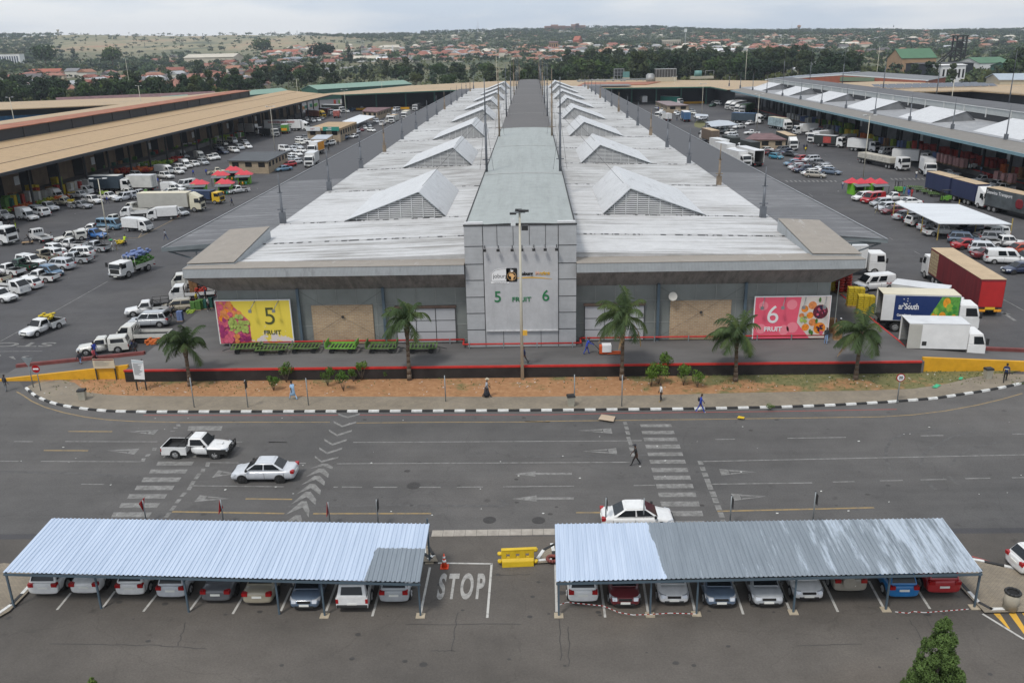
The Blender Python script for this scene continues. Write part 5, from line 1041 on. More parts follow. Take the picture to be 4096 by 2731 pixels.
def make_car(kind,lod=0):
 L,W,H,belt,hood,trunk,xw,xwt,xrt,xr,wf,wr,r,clr=CAR[kind];hw=W/2;xf=L/2;xb=-L/2;root=empty(kind,(0,0,0))
 bed=trunk=='bed';xend=xr-.06 if bed else xb;P_=PAINT
 st=[(xf,.80,clr+.12,hood-.26),(xf-.06,.90,clr+.02,hood-.12),(xf-.28,.965,clr,hood-.04),(xf-.75,1,clr,hood+.03),(xw+.05,1,clr,belt-.02),(xw-.3,1,clr,belt)]
 if bed:st+=[(xend,1,clr,belt)]
 else:
  tz=trunk or belt
  st+=[(xr+.35,1,clr,belt),(xr,.985,clr,tz if trunk else belt)]
  st+=[(xb+.22,.95,clr,tz-.01),(xb+.05,.90,clr+.03,tz-.07 if trunk else belt-.12),(xb,.82,clr+.12,tz-.2 if trunk else.7)]if trunk else[(xb+.05,.93,clr+.03,belt-.05),(xb,.84,clr+.1,belt-.25)]
 st=sorted(st,key=lambda a:a[0]);body=MB();body.rings([ring(x,hw*k,a,b)for x,k,a,b in st]);bo=body.build('body',P_,root)
 if lod==0:sm2=bo.modifiers.new('round','SUBSURF');sm2.levels=sm2.render_levels=1
 wb,wt=hw*.90,hw*.74 if kind not in('van','minibus')else hw*.84;zb=belt-.03
 bot=[(xr,-wb,zb),(xw,-wb*.97,zb),(xw,wb*.97,zb),(xr,wb,zb)];top=[(xrt,-wt,H-.03),(xwt,-wt*.98,H-.03),(xwt,wt*.98,H-.03),(xrt,wt,H-.03)]
 cb=MB();cb.frus(bot,top);ins=.16;cb.frus([(xrt-.0,-wt,H-.03),(xwt,-wt*.98,H-.03),(xwt,wt*.98,H-.03),(xrt,wt,H-.03)],[(xrt+ins,-wt+ins,H+.015),(xwt-ins,-wt+ins,H+.015),(xwt-ins,wt-ins,H+.015),(xrt+ins,wt-ins,H+.015)])
 cb.sm=[lod==0]*len(cb.f);co=cb.build('cabin',P_,root,False,.11 if lod==0 else 0)
 if lod==0:co.modifiers[0].segments=3;co.modifiers[0].harden_normals=False;co.modifiers.new('shading','WEIGHTED_NORMAL')
 F_=[bot[1],bot[2],top[2],top[1]];B_=[bot[3],bot[0],top[0],top[3]];Rr=[bot[0],bot[1],top[1],top[0]];Lf=[bot[2],bot[3],top[3],top[2]];o=.012
 gm=MB();gm.add(qface(F_,.05,.95,.10,.95,o),[[0,1,2,3]]);
 if lod:glass=gm
 else:gm.build('windscreen',GLASS,root);gm=MB()
 if not lod:glass=MB()
 if not(kind=='bakkie_box'):glass.add(qface(B_,.07,.93,.22,.90,o),[[0,1,2,3]])
 if not lod:glass.build('rear_window',GLASS,root)
 npan={'hatch':(.04,.46,.50,.90),'sedan':(.06,.50,.54,.94),'suv':(.03,.22,.26,.60,.64,.93),'wagon':(.03,.25,.29,.60,.64,.93),'van':(.04,.30,.34,.60,.66,.90),'minibus':(.03,.25,.28,.50,.53,.76,.80,.94)}.get(kind,(.14,.88)if 'bakkie' in kind else(.08,.50,.54,.92))
 for s,q in((-1,Rr),(1,Lf)):
  sg=MB()if not lod else glass
  for i in range(0,len(npan),2):
   u0,u1=npan[i],npan[i+1]
   if kind=='van' and i==0:continue
   if s>0:u0,u1=1-u1,1-u0
   sg.add(qface(q,u0,u1,.20,.88,o),[[0,1,2,3]])
  if not lod:sg.build('side_window',GLASS,root)
 if lod:glass.build('window',GLASS,root)
 ar=MB()
 for x in(wf,wr):
  for s in(-1,1):wheel(root,x,s,W,r,.2,DRIM if kind=='sedan' else RIM,lod=lod);
  if bed and x==wr:continue
  ar.tube((x,-hw-.004,r),(x,hw+.004,r),r*1.2,n=18 if lod==0 else 10)
 ar.build('wheel_arch',BLACKPL,root)
 if bed:
  b0,b1,zt,zf=xb,xend-.03,belt-.02,.62;mb=MB();t=.05
  mb.box(b0,b1,-hw*.99,-hw*.99+t,clr+.05,zt);mb.box(b0,b1,hw*.99-t,hw*.99,clr+.05,zt);mb.box(b0,b0+t,-hw*.99+t,hw*.99-t,clr+.2,zt);mb.box(b1-t,b1,-hw*.99+t,hw*.99-t,clr+.2,zt);mb.box(b0+t,b1-t,-hw*.99+t,hw*.99-t,zf-.08,zf-.02);mb.build('load_bed',P_,root,False,0)
  MB().box(b0+t,b1-t,-hw*.99+t+.002,hw*.99-t-.002,zf-.02,zf).build('bed_floor',BLACKPL if kind=='bakkie' else CHAS,root)
  lm=MB();q=hw*.99-t-.004;lm.box(b0+t,b1-t,-q,-q+.01,zf,zt-.01);lm.box(b0+t,b1-t,q-.01,q,zf,zt-.01);lm.box(b1-t-.012,b1-t-.002,-q+.01,q-.01,zf,zt-.01);lm.box(b0+t+.002,b0+t+.012,-q+.01,q-.01,zf,zt-.01);lm.build('bed_liner',BLACKPL,root)
  am=MB()
  for s in(-1,1):am.tube((wr,s*(hw-.06),r),(wr,s*(hw+.002),r),r*1.2,n=14)
  am.build('wheel_arch',BLACKPL,root)
  if 'canopy' in kind:
   cm=MB();bw,tw_=hw*.93,hw*.80;z0,z1=zt,H-.02
   bt=[(b0+.02,-bw,z0),(b1+.02,-bw,z0),(b1+.02,bw,z0),(b0+.02,bw,z0)];tp=[(b0+.25,-tw_,z1),(b1+.02,-tw_,z1),(b1+.02,tw_,z1),(b0+.25,tw_,z1)]
   cm.frus(bt,tp);cn=cm.build('canopy',P_,root,False,.04 if lod==0 else 0);gw=MB();gw.add(qface([bt[3],bt[0],tp[0],tp[3]],.12,.88,.2,.85,.012),[[0,1,2,3]])
   gw.add(qface([bt[0],bt[1],tp[1],tp[0]],.15,.85,.2,.8,.012),[[0,1,2,3]]);gw.add(qface([bt[2],bt[3],tp[3],tp[2]],.15,.85,.2,.8,.012),[[0,1,2,3]]);gw.build('canopy_window',GLASS,cn)
  if kind=='bakkie_box':
   cm=MB();cm.frus([(b0-.05,-hw*1.02,.66),(b1+.05,-hw*1.02,.66),(b1+.05,hw*1.02,.66),(b0-.05,hw*1.02,.66)],[(b0-.05,-hw*1.02,2.25),(b1+.05,-hw*1.02,2.25),(b1+.05,hw*1.02,2.25),(b0-.05,hw*1.02,2.25)])
   cm.frus([(b1+.05,-hw*.95,1.68),(xwt+.1,-hw*.9,1.68),(xwt+.1,hw*.9,1.68),(b1+.05,hw*.95,1.68)],[(b1+.05,-hw*.98,2.24),(b1+.45,-hw*.8,2.2),(b1+.45,hw*.8,2.2),(b1+.05,hw*.98,2.24)]);cn=cm.build('box_body',P_,root,False,.03)
   MB().box(b0-.06,b0-.052,-.02,.02,.75,2.15).box(b0-.06,b0-.052,-hw*.98,hw*.98,1.42,1.45).build('door_gap',BLACKPL,cn)
  if kind=='bakkie' and lod==0:
   bb=MB();bb.path([(b1+.0,-hw*.8,zt),(b1-.0,-hw*.7,H-.02),(b1,hw*.7,H-.02),(b1,hw*.8,zt)],.035,6);bb.tube((b1,-hw*.7,H-.05),(b1-.7,-hw*.85,zt),.03);bb.tube((b1,hw*.7,H-.05),(b1-.7,hw*.85,zt),.03);bb.build('roll_bar',BLACKPL,root)
 zl=hood-.16
 if lod<2:
  for s in(-1,1):
   MB().frus([(xf-.30,s*hw*.985,zl-.06),(xf-.02,s*hw*.80,zl-.10),(xf-.0,s*hw*.52,zl-.09),(xf-.2,s*hw*.52,zl-.09)][::s],[(xf-.45,s*hw*.985,zl+.10),(xf-.11,s*hw*.82,zl+.07),(xf-.07,s*hw*.52,zl+.06),(xf-.2,s*hw*.52,zl+.07)][::s]).build('headlight',HEADL,root)
   zt_=(trunk-.14)if isinstance(trunk,float)else(belt-.12 if not bed else.74);h_=.10 if not bed else.13;k=.93 if not bed else 1.0
   xo=xb-.012;MB().box(xo,xo+.25,min(s*hw*k*.99,s*hw*k*.62),max(s*hw*k*.99,s*hw*k*.62),zt_-h_,zt_+h_).build('tail_light',REDL,root)if not bed else MB().box(xo,xo+.06,min(s*hw*1.0,s*hw*.84),max(s*hw*1.0,s*hw*.84),zt_-h_,zt_+h_).build('tail_light',REDL,root)
  MB().box(xf-.09,xf+.012,-hw*.42,hw*.42,zl-.08,zl+.02).box(xf-.12,xf+.02,-hw*.6,hw*.6,clr+.08,clr+.20).build('grille',BLACKPL,root)
  MB().box(xb-.02,xb+.05,-.26,.26,.60 if not bed else.50,.72 if not bed else.62).build('number_plate',PLATE,root);MB().box(xf,xf+.028,-.26,.26,clr+.18,clr+.30).build('number_plate',PLATE,root)
  for s in(-1,1):MB().box(xw-.32,xw-.18,min(s*hw*.97,s*hw*1.13),max(s*hw*.97,s*hw*1.13),belt+.02,belt+.17).build('mirror',BLACKPL,root)
  if lod==0:
   mb=MB()
   for x in((xw-.15,lerp(xw,xr,.5),xr+.1)if not bed else(xw-.12,xr+.05)):
    for s in(-1,1):mb.box(x-.008,x+.008,min(s*hw*.99,s*(hw+.004)),max(s*hw*.99,s*(hw+.004)),clr+.15,belt-.1)
   mb.build('door_seam',BLACKPL,root)
   if bed:MB().box(xb-.10,xb+.0,-hw*.95,hw*.95,.40,.52).build('rear_bumper',CHROME if kind=='dcab' else BLACKPL,root)
 return root
def cabover(mbody,x0,x1,hw,z0,z1,slope=.25):
 bot=[(x0,-hw,z0),(x1,-hw,z0),(x1,hw,z0),(x0,hw,z0)];zm=lerp(z0,z1,.52)
 mid=[(x0,-hw,zm),(x1+.0,-hw*.99,zm),(x1+.0,hw*.99,zm),(x0,hw,zm)];top=[(x0+.03,-hw*.93,z1),(x1-slope,-hw*.9,z1),(x1-slope,hw*.9,z1),(x0+.03,hw*.93,z1)]
 mbody.frus(bot,mid);mbody.frus(mid,top)
 F_=[mid[1],mid[2],top[2],top[1]];Rr=[mid[0],mid[1],top[1],top[0]];Lf=[mid[2],mid[3],top[3],top[2]];Bk=[mid[3],mid[0],top[0],top[3]];return F_,Rr,Lf,Bk
def make_light(kind,lod=0):
 L,W,H=5.3,1.74,1.98;hw=W/2;xf,xb=L/2,-L/2;root=empty(kind,(0,0,0));P_=PAINT
 cb=MB();F_,Rr,Lf,Bk=cabover(cb,xf-1.75,xf,hw,.42,H,.62);cb.build('cab',P_,root,False,.06)
 MB().add(qface(F_,.05,.95,.08,.93,.014),[[0,1,2,3]]).build('windscreen',GLASS,root)
 for s,q in((-1,Rr),(1,Lf)):u=(.30,.86)if s<0 else(.14,.70);MB().add(qface(q,*u,.05,.85,.014),[[0,1,2,3]]).build('side_window',GLASS,root)
 MB().add(qface(Bk,.1,.9,.2,.8,.014),[[0,1,2,3]]).build('rear_window',GLASS,root)
 MB().box(xb+.05,xf-.3,-.38,.38,.36,.6).build('chassis',CHAS,root)
 for x in(xf-1.0,xb+1.15):
  for s in(-1,1):wheel(root,x,s,W,.32,.2,lod=lod)
 for s in(-1,1):MB().box(xf-.06,xf+.02,min(s*.5,s*.8),max(s*.5,s*.8),.72,.92).build('headlight',HEADL,root);MB().box(xb-.03,xb+.02,min(s*.55,s*.84),max(s*.55,s*.84),.5,.66).build('tail_light',REDL,root);MB().box(xf-.45,xf-.35,min(s*hw,s*(hw+.18)),max(s*hw,s*(hw+.18)),1.3,1.6).build('mirror',BLACKPL,root)
 MB().box(xf-.05,xf+.02,-.8,.8,.42,.62).build('bumper',BLACKPL if kind=='lbox' else P_,root);MB().box(xf+.01,xf+.03,-.26,.26,.5,.62).build('number_plate',PLATE,root)
 x1=xf-1.82
 if kind=='flat':
  mb=MB();mb.box(xb,x1,-hw,hw,.72,.80);mb.box(xb,x1,-hw,-hw+.05,.80,1.12);mb.box(xb,x1,hw-.05,hw,.80,1.12);mb.box(xb,xb+.05,-hw+.05,hw-.05,.80,1.12);mb.box(x1-.05,x1,-hw+.05,hw-.05,.80,1.12);mb.build('drop_side_deck',P_,root)
  MB().box(xb+.05,x1-.05,-hw+.05,hw-.05,.80,.82).build('deck_floor',CHAS,root);mb=MB();mb.path([(x1-.1,-hw*.9,1.1),(x1-.1,-hw*.9,H),(x1-.1,hw*.9,H),(x1-.1,hw*.9,1.1)],.03,5)
  for y in(-.4,0,.4):mb.tube((x1-.1,y,1.1),(x1-.1,y,H),.025,n=4)
  mb.build('headboard',P_,root)
 else:
  mb=MB();mb.box(xb,x1,-hw*1.03,hw*1.03,.74,2.35);mb.frus([(x1,-hw*1.0,H+.03),(xf-.75,-hw*.85,H+.03),(xf-.75,hw*.85,H+.03),(x1,hw*1.0,H+.03)],[(x1,-hw*1.02,2.34),(x1+.3,-hw*.85,2.30),(x1+.3,hw*.85,2.30),(x1,hw*1.02,2.34)]);bx_=mb.build('box_body',P_,root,False,.03)
  MB().box(xb-.012,xb-.002,-.015,.015,.8,2.3).build('door_gap',BLACKPL,bx_)
 return root
PROTOS={}
def proto(kind,lod):
 k=(kind,lod)
 if k not in PROTOS:
  PROTOS[k]=(make_light if kind in('flat','lbox')else make_car)(kind,lod)
 return PROTOS[k]
COLS={'white':((.74,.74,.73),'white'),'offw':((.62,.61,.56),'off-white'),'silver':((.42,.44,.46),'silver'),'lsilver':((.55,.57,.6),'pale silver'),'grey':((.13,.135,.145),'dark grey'),'mgrey':((.24,.25,.27),'mid grey'),'black':((.02,.021,.025),'black'),'blue':((.03,.13,.36),'bright blue'),'steel':((.08,.16,.26),'steel blue'),'pblue':((.14,.25,.35),'pale blue'),'bgrey':((.11,.15,.21),'blue-grey'),'navy':((.02,.03,.07),'navy blue'),'green':((.02,.065,.04),'dark green'),'maroon':((.14,.02,.025),'maroon'),'red':((.40,.02,.025),'red'),'orange':((.42,.06,.02),'orange red'),'gold':((.36,.32,.24),'gold'),'beige':((.34,.31,.26),'beige'),'teal':((.04,.22,.32),'teal blue'),'cream':((.60,.55,.42),'cream'),'hblue':((.01,.16,.42),'vivid blue')}
KINDN={'hatch':('hatchback','car'),'sedan':('sedan','car'),'suv':('suv','car'),'wagon':('station wagon','car'),'van':('van','van'),'minibus':('minibus','minibus'),'bakkie':('open pickup','pickup truck'),'bakkie_canopy':('pickup with canopy','pickup truck'),'bakkie_box':('pickup with tall box body','pickup truck'),'dcab':('double cab pickup','pickup truck'),'dcab_canopy':('double cab pickup with canopy','pickup truck'),'flat':('flatbed light truck','light truck'),'lbox':('box bodied light truck','light truck')}
NAMES={'hatch':'parked_car','sedan':'parked_car','suv':'parked_car','wagon':'parked_car','van':'delivery_van','minibus':'minibus','bakkie':'pickup_truck','bakkie_canopy':'pickup_truck','bakkie_box':'pickup_truck','dcab':'pickup_truck','dcab_canopy':'pickup_truck','flat':'light_truck','lbox':'light_truck'}
USED=set();LABELS={};VEH=[]
def uniq(l):
 assert l not in LABELS,l
 LABELS[l]=1;return l
def setcol(o,c):
 for ch in o.children:
  ch.color=(*c,1);setcol(ch,c)
def car(kind,col,r,rear,front,where,group=None,head=None,lod=None,z=.75,pos=None,name=None,scale=1):
 """rear/front: where the tail and nose are seen; where: what it stands beside"""
 if pos is None:
  a,b=P(r,*rear,z),P(r,*front,z);p=(a+b)/2
 else:p=Vector(pos);a=b=p
 h=R(head)if head is not None else math.atan2(b.y-a.y,b.x-a.x);p.z=0
 dist=math.hypot(p.x,p.y);ld=lod if lod is not None else(0 if dist<105 else 1 if dist<190 else 2)
 pr_=proto(kind,ld);o=copy_tree(pr_);o.location=p;o.rotation_euler=(0,0,h);o.name=name or NAMES[kind];o.scale=(scale,)*3
 cl,cn=COLS[col];setcol(o,cl);kn,cat=KINDN[kind];o['label']=uniq(f'{cn} {kn} {where}');o['category']=cat
 if group:o['group']=group
 for ch in o.children:ch.name=ch.name.split('.')[0]
 VEH.append((o,kind));return o
GL='vehicles parked in the left yard';GR='vehicles parked in the right yard'
c=car('bakkie','white','D',(372,1022),(538,1022),'with black bull bar driving on the road',head=-2,name='moving_pickup')
xf=2.5;mb=MB();mb.path([(xf+.12,-.7,.5),(xf+.16,-.6,1.05),(xf+.16,.6,1.05),(xf+.12,.7,.5)],.04,6);mb.tube((xf+.14,-.7,.7),(xf+.14,.7,.7),.035);mb.tube((xf+.16,-.3,1.05),(xf+.14,-.3,.5),.03);mb.tube((xf+.16,.3,1.05),(xf+.14,.3,.5),.03);mb.build('bull_bar',BLACKPL,c)
mb=MB()
for s in(-1,1):mb.box(1.0,2.46,s*.868-.02,s*.868+.02,.42,.80)
mb.box(2.35,2.54,-.86,.86,.3,.62);mb.build('black_cladding',BLACKPL,c);o_=MB().box(1.5,1.95,-.16,.16,.9,.985).build('bonnet_scoop',PAINT,c);o_.color=(.74,.74,.73,1)
car('sedan','lsilver','D',(682,1074),(534,1076),'driving left behind the pickup on the road',head=180,name='moving_car')
car('sedan','white','D',(1382,1180),(1544,1182),'driving right just beyond the right carport roof',head=1,name='moving_car',z=.7)
car('hatch','white','D',(2350,1278),(2460,1280),'cut by the right frame edge near the paved corner',head=5,name='moving_car')
def pc(kind,col,r,x,y,where,nose,z=.55,rot=0):
 p=P(r,x,y,z);L=CAR[kind][0];h=90 if not nose else-90
 return car(kind,col,None,None,None,where,'cars parked under the carports',head=h+rot,lod=0,pos=(p.x,p.y+L/2,0))
pc('wagon','white','X',365,765,'under the left carport, first bay from the left kerb',False)
pc('sedan','white','X',715,760,'under the left carport, with black rear glass in the second bay',False)
pc('hatch','white','X',1105,770,'under the left carport, third bay from the left kerb',False)
pc('hatch','lsilver','X',1455,790,'under the left carport, fourth bay from the left kerb',False)
pc('sedan','grey','X',1840,825,'under the left carport, with towbar in the middle bay',False)
pc('sedan','gold','X',2195,845,'under the left carport, between the dark sedan and the blue-grey hatch',False)
pc('hatch','bgrey','O',245,885,'under the left carport, nose out',True)
pc('bakkie_canopy','white','O',658,890,'under the left carport, second from its right end',False)
pc('hatch','silver','O',1015,830,'under the left carport, at its right end',False)
pc('hatch','white','Y',430,910,'under the right carport, at its left end tail out',False)
pc('hatch','maroon','Y',828,950,'under the right carport, second from the left nose out',True)
pc('hatch','white','Y',1288,925,'under the right carport, third from the left nose out',True)
pc('hatch','bgrey','Y',1735,950,'under the right carport, with big dark grille nose out',True)
pc('hatch','silver','Y',2180,945,'under the right carport, in the middle bay nose out',True)
pc('hatch','white','Z',297,810,'under the right carport, behind the post right of the middle',True)
c=pc('suv','beige','Z',650,745,'under the right carport, with round spare wheel cover',False)
MB().tube((-2.22,.15,.95),(-2.42,.15,.95),.36,.34,18).build('spare_wheel_cover',PAINT,c);setcol(c,COLS['beige'][0])
pc('hatch','hblue','Z',1110,790,'under the right carport, second from its right end',False)
pc('suv','red','Z',1455,760,'under the right carport, at its right end',False)
NT='in the near bays of the left yard'
L_cars=[('bakkie','white',(-120,1350),(95,1375),1,'cut by the left frame edge, lowest of the left bays'),('flat','white',(-40,1290),(215,1310),0,'nose right at the left frame edge'),('hatch','white',(350,1255),(165,1240),0,'behind the flatbed truck at the left frame edge'),('bakkie','white',(545,1188),(200,1180),0,'tail right between a white hatch and a steel blue hatch'),('hatch','steel',(350,1110),(600,1150),0,'nose right above the white open pickup'),('suv','lsilver',(685,1080),(430,1065),0,'tail right just above the steel blue hatch'),('suv','white',(862,965),(615,970),0,'with black rear glass beside the silver pickups'),('bakkie','silver',(822,1015),(590,1010),0,'tail right below the white suv'),('bakkie','silver',(1035,915),(765,895),0,'with long black bed, at the outer end of the row'),('bakkie','gold',(530,1005),(285,970),0,'in the middle of the near left bays'),('wagon','white',(560,975),(380,950),0,'between the gold pickup and a white hatch'),('bakkie_canopy','white',(158,1020),(430,1055),0,'nose right with black bumper, beside the dark green pickup'),('bakkie','green',(330,1085),(60,1065),0,'tail right in the near left bays'),('bakkie','white',(200,1135),(-40,1110),0,'below the dark green pickup at the left edge'),('bakkie','cream',(50,1200),(-180,1180),0,'mostly outside the left frame edge'),('hatch','white',(400,900),(640,945),0,'nose right below the white pickup with black bed'),('bakkie','white',(790,885),(535,880),0,'with black bed, tail right above a silver pickup'),('bakkie_canopy','offw',(780,800),(545,830),0,'left of the bright blue pickup'),('bakkie','blue',(765,780),(1003,795),0,'nose right by the tall lamp post'),('bakkie','white',(1005,735),(730,745),0,'behind the bright blue pickup'),('minibus','pblue',(915,700),(1150,712),0,'beside the tall lamp post'),('lbox','white',(1155,715),(1440,735),0,'next to the pale blue minibus'),('bakkie','offw',(1165,655),(985,645),1,'half hidden behind the pale blue minibus'),('flat','white',(1420,585),(1140,600),0,'nose left behind the box bodied light truck'),('flat','offw',(1430,560),(1190,550),1,'behind another flatbed beside the long grey truck'),('lbox','white',(1655,610),(1405,625),0,'nose left in front of the long grey truck'),('hatch','silver',(1645,568),(1745,585),0,'tucked behind the light truck by the long grey truck'),('bakkie_box','white',(135,600),(392,640),0,'nose right at the yard edge'),('dcab_canopy','white',(435,595),(300,575),1,'tail right behind the pickup with tall box'),('suv','silver',(230,550),(482,580),1,'behind the pickups at the left edge of the yard'),('dcab','white',(365,520),(550,548),0,'nose right at the end of the left edge group'),('dcab','white',(-90,600),(137,630),1,'cut by the left frame edge above the near bays'),('bakkie','cream',(505,480),(700,490),1,'loaded with vegetables among the crates'),('bakkie','mgrey',(640,510),(875,520),0,'with yellow boxes in its bed'),('dcab','white',(785,460),(960,480),0,'parked beside the mid grey pickup'),('bakkie_box','white',(420,415),(662,450),1,'in front of the yellow crates'),('bakkie','white',(650,415),(850,425),1,'parked between crates and a white double cab'),('flat','white',(690,385),(838,390),1,'small one against the dock goods'),('bakkie_box','white',(1025,340),(1245,370),1,'below the dark blue curtain truck'),('bakkie','white',(915,425),(1130,440),1,'heaped with green vegetables by the lamp post'),('dcab_canopy','lsilver',(1275,425),(1070,460),0,'nose left beside the lamp post'),('bakkie','offw',(1110,395),(1300,400),1,'behind the pale silver double cab'),('bakkie','silver',(1400,415),(1235,405),1,'loaded with green sacks near the long grey truck'),('hatch','white',(1230,218),(1330,232),1,'beside the heap of red sacks'),('dcab','white',(1452,235),(1650,250),1,'ending the row right of the box truck'),('lbox','white',(1470,195),(1625,205),1,'small one behind a white double cab'),('bakkie','white',(1600,190),(1722,205),1,'third from the end of the row by the red sacks'),('dcab_canopy','white',(1620,150),(1770,185),1,'between two box pickups by the dock goods'),('bakkie_box','white',(1660,125),(1842,160),1,'nearest in the middle row'),('hatch','white',(1785,118),(1870,135),1,'squeezed beside a silver suv'),('suv','silver',(1850,105),(1967,125),1,'nose right at the outer end of the middle row'),('bakkie_box','offw',(1800,50),(1975,78),1,'with printed side in the middle row'),('bakkie','white',(1900,60),(2040,85),1,'right of the box pickup with printed side'),('dcab','white',(1965,50),(2080,80),1,'with two men behind it'),('bakkie_box','silver',(1640,45),(1800,65),1,'behind yellow railings on the dock side'),('bakkie_box','white',(1560,365),(1710,365),1,'alone left of the red roofed kiosks'),('van','white',(1790,320),(1710,335),1,'partly hidden by the first red roofed kiosk'),('hatch','offw',(1660,385),(1535,400),1,'in front of the lone box pickup'),('sedan','navy',(2020,10),(2165,22),1,'in the far row left of the kiosks'),('bakkie','white',(2290,365),(2185,380),1,'small one right of the kiosks'),('bakkie','cream',(2000,200),(2080,195),1,'hidden between the kiosks')]
for k,cl,a,b,ld,wh in L_cars:car(k,cl,'A',a,b,wh+', left yard',GL,lod=ld)
for k,cl,a,b,wh in[('sedan','mgrey',(1995,1140),(2110,1155),'half hidden in the far row, left yard'),('minibus','white',(2110,1080),(2260,1100),'with dark windows in the far row, left yard'),('dcab_canopy','white',(2120,1165),(2275,1190),'beside a navy sedan, left yard'),('bakkie_canopy','offw',(2035,1105),(2150,1120),'behind the mid grey sedan, left yard'),('suv','silver',(2200,1140),(2310,1160),'in the far row beside a minibus, left yard'),('hatch','white',(2262,1095),(2345,1110),'top of the far row, left yard'),('sedan','white',(2285,1130),(2370,1145),'last of the far row below the printed trailer, left yard')]:
 car(k,cl,'L',a,b,wh,GL,lod=2)
c=car('flat','white','A',(475,845),(300,790),'seen from behind with empty black deck, left yard',GL,lod=0)
for k,cl,r,a,b,wh,ld in[('bakkie','white','B',(530,425),(250,530),'driving out of the left yard heaped with produce',0),('bakkie_canopy','offw','B',(1170,640),(775,675),'low wagon style, parked by the ramp, left of the hall',0),('flat','offw','B',(1560,560),(1165,570),'empty, nose left behind the palm by the ramp',0),('suv','silver','B',(1590,410),(1220,425),'with raised tailgate at the hall corner',0),('bakkie','white','B',(1550,290),(1220,325),'with black cage frame at the hall corner',0),('hatch','gold','B',(1800,270),(1540,290),'being unloaded at the hall corner',0),('flat','white','B',(1960,165),(1670,185),'stacked with crates under the canopy corner',0),('flat','offw','B',(1930,50),(1715,70),'topmost, hidden under the left canopy corner',1)]:
 c=car(k,cl,r,a,b,wh,None,lod=ld)
 if 'cage' in wh:
  mb=MB()
  for y in(-.8,.8):
   for z in(1.0,1.35,1.75):mb.tube((-.6,y,z),(-2.4,y,z),.025,n=4)
   for x in(-.6,-1.5,-2.4):mb.tube((x,y,.95),(x,y,1.75),.025,n=4)
  for x in(-.6,-2.4):mb.tube((x,-.8,1.75),(x,.8,1.75),.025,n=4)
  mb.build('cage_frame',BLACKPL,c)
 if 'tailgate' in wh:o_=MB().frus([(-1.95,-.75,1.66),(-1.8,-.75,1.70),(-1.8,.75,1.70),(-1.95,.75,1.66)],[(-2.75,-.7,1.95),(-2.7,-.7,2.0),(-2.7,.7,2.0),(-2.75,.7,1.95)]).build('open_tailgate',BLACKPL,c)
E_cars=[('bakkie','white',(500,1000),(560,1012),'below the yellow cab truck'),('suv','white',(555,1010),(622,1022),'second below the yellow cab truck'),('hatch','white',(605,1000),(682,1018),'third below the yellow cab truck'),('sedan','grey',(650,988),(695,1000),'behind the white cars below the yellow cab truck'),('sedan','white',(870,922),(945,930),'beside the lamp post in the far yard'),('sedan','steel',(995,905),(918,912),'in front of the yellow dock edge'),('bakkie','white',(1100,898),(1000,905),'left of the plum roofed hut'),('hatch','white',(1100,1100),(1185,1108),'alone on the lane by the canopy'),('sedan','maroon',(1010,1090),(1070,1105),'under the white shade roof'),('hatch','white',(1050,1075),(1100,1088),'second under the white shade roof'),('hatch','silver',(1090,1055),(1142,1068),'third under the white shade roof'),('hatch','lsilver',(1160,1015),(1215,1025),'right of the white shade roof'),('sedan','mgrey',(1155,990),(1205,1000),'behind the pale silver hatch at the shade roof'),('sedan','grey',(1165,970),(1235,978),'at the top corner of the white shade roof'),('suv','white',(795,1222),(705,1235),'in front of the small blue awning'),('suv','bgrey',(905,1172),(838,1185),'by the brick shop wall'),('sedan','grey',(930,1160),(880,1172),'behind the blue-grey suv at the shop'),('sedan','white',(1015,1150),(940,1168),'nose left beside the brick shop'),('hatch','silver',(985,1128),(920,1140),'against the brick shop windows'),('hatch','lsilver',(1028,1112),(978,1125),'top of the row beside the brick shop'),('hatch','white',(440,1188),(505,1192),'top left of the packed white cars'),('sedan','grey',(497,1168),(535,1176),'dark one behind the packed white cars'),('hatch','offw',(432,1215),(520,1225),'in the second line of the packed cars'),('sedan','white',(480,1200),(598,1212),'longest of the packed white cars'),('sedan','silver',(395,1252),(495,1262),'in the third line of the packed cars'),('hatch','white',(448,1288),(525,1298),'left of the front box truck'),('van','white',(288,1280),(362,1290),'left end of the packed cars'),('hatch','lsilver',(365,1278),(440,1286),'in the middle of the packed cars'),('sedan','white',(385,1318),(490,1330),'in the fifth line of the packed cars'),('hatch','white',(362,1345),(440,1358),'in the sixth line of the packed cars'),('hatch','silver',(362,1368),(432,1380),'above the pale silver hatch by the long hut'),('hatch','lsilver',(465,1395),(397,1402),'beside the red hatch by the long hut'),('hatch','red',(405,1420),(332,1430),'by the long brick hut'),('sedan','pblue',(362,1458),(268,1470),'nose left at the end of the long brick hut'),('minibus','white',(1418,908),(1338,918),'behind the plum roofed hut'),('bakkie','white',(1240,882),(1210,885),'left of the green tank'),('bakkie','offw',(1200,878),(1180,882),'second left of the green tank'),('hatch','red',(1335,868),(1325,885),'below the green tank'),('hatch','grey',(1425,872),(1405,874),'at the far dock'),('sedan','maroon',(1500,880),(1462,888),'left of the tallest white box truck'),('bakkie','white',(1330,968),(1285,980),'in front of the plum roofed hut'),('bakkie','silver',(1375,945),(1340,955),'right of the plum roofed hut'),('flat','white',(1280,1035),(1215,1060),'with load by the canopy edge'),('flat','offw',(1320,1010),(1275,1030),'second with load by the canopy edge')]
for k,cl,a,b,wh in E_cars:car(k,cl,'E',a,b,wh+', far left yard',GL,lod=2)
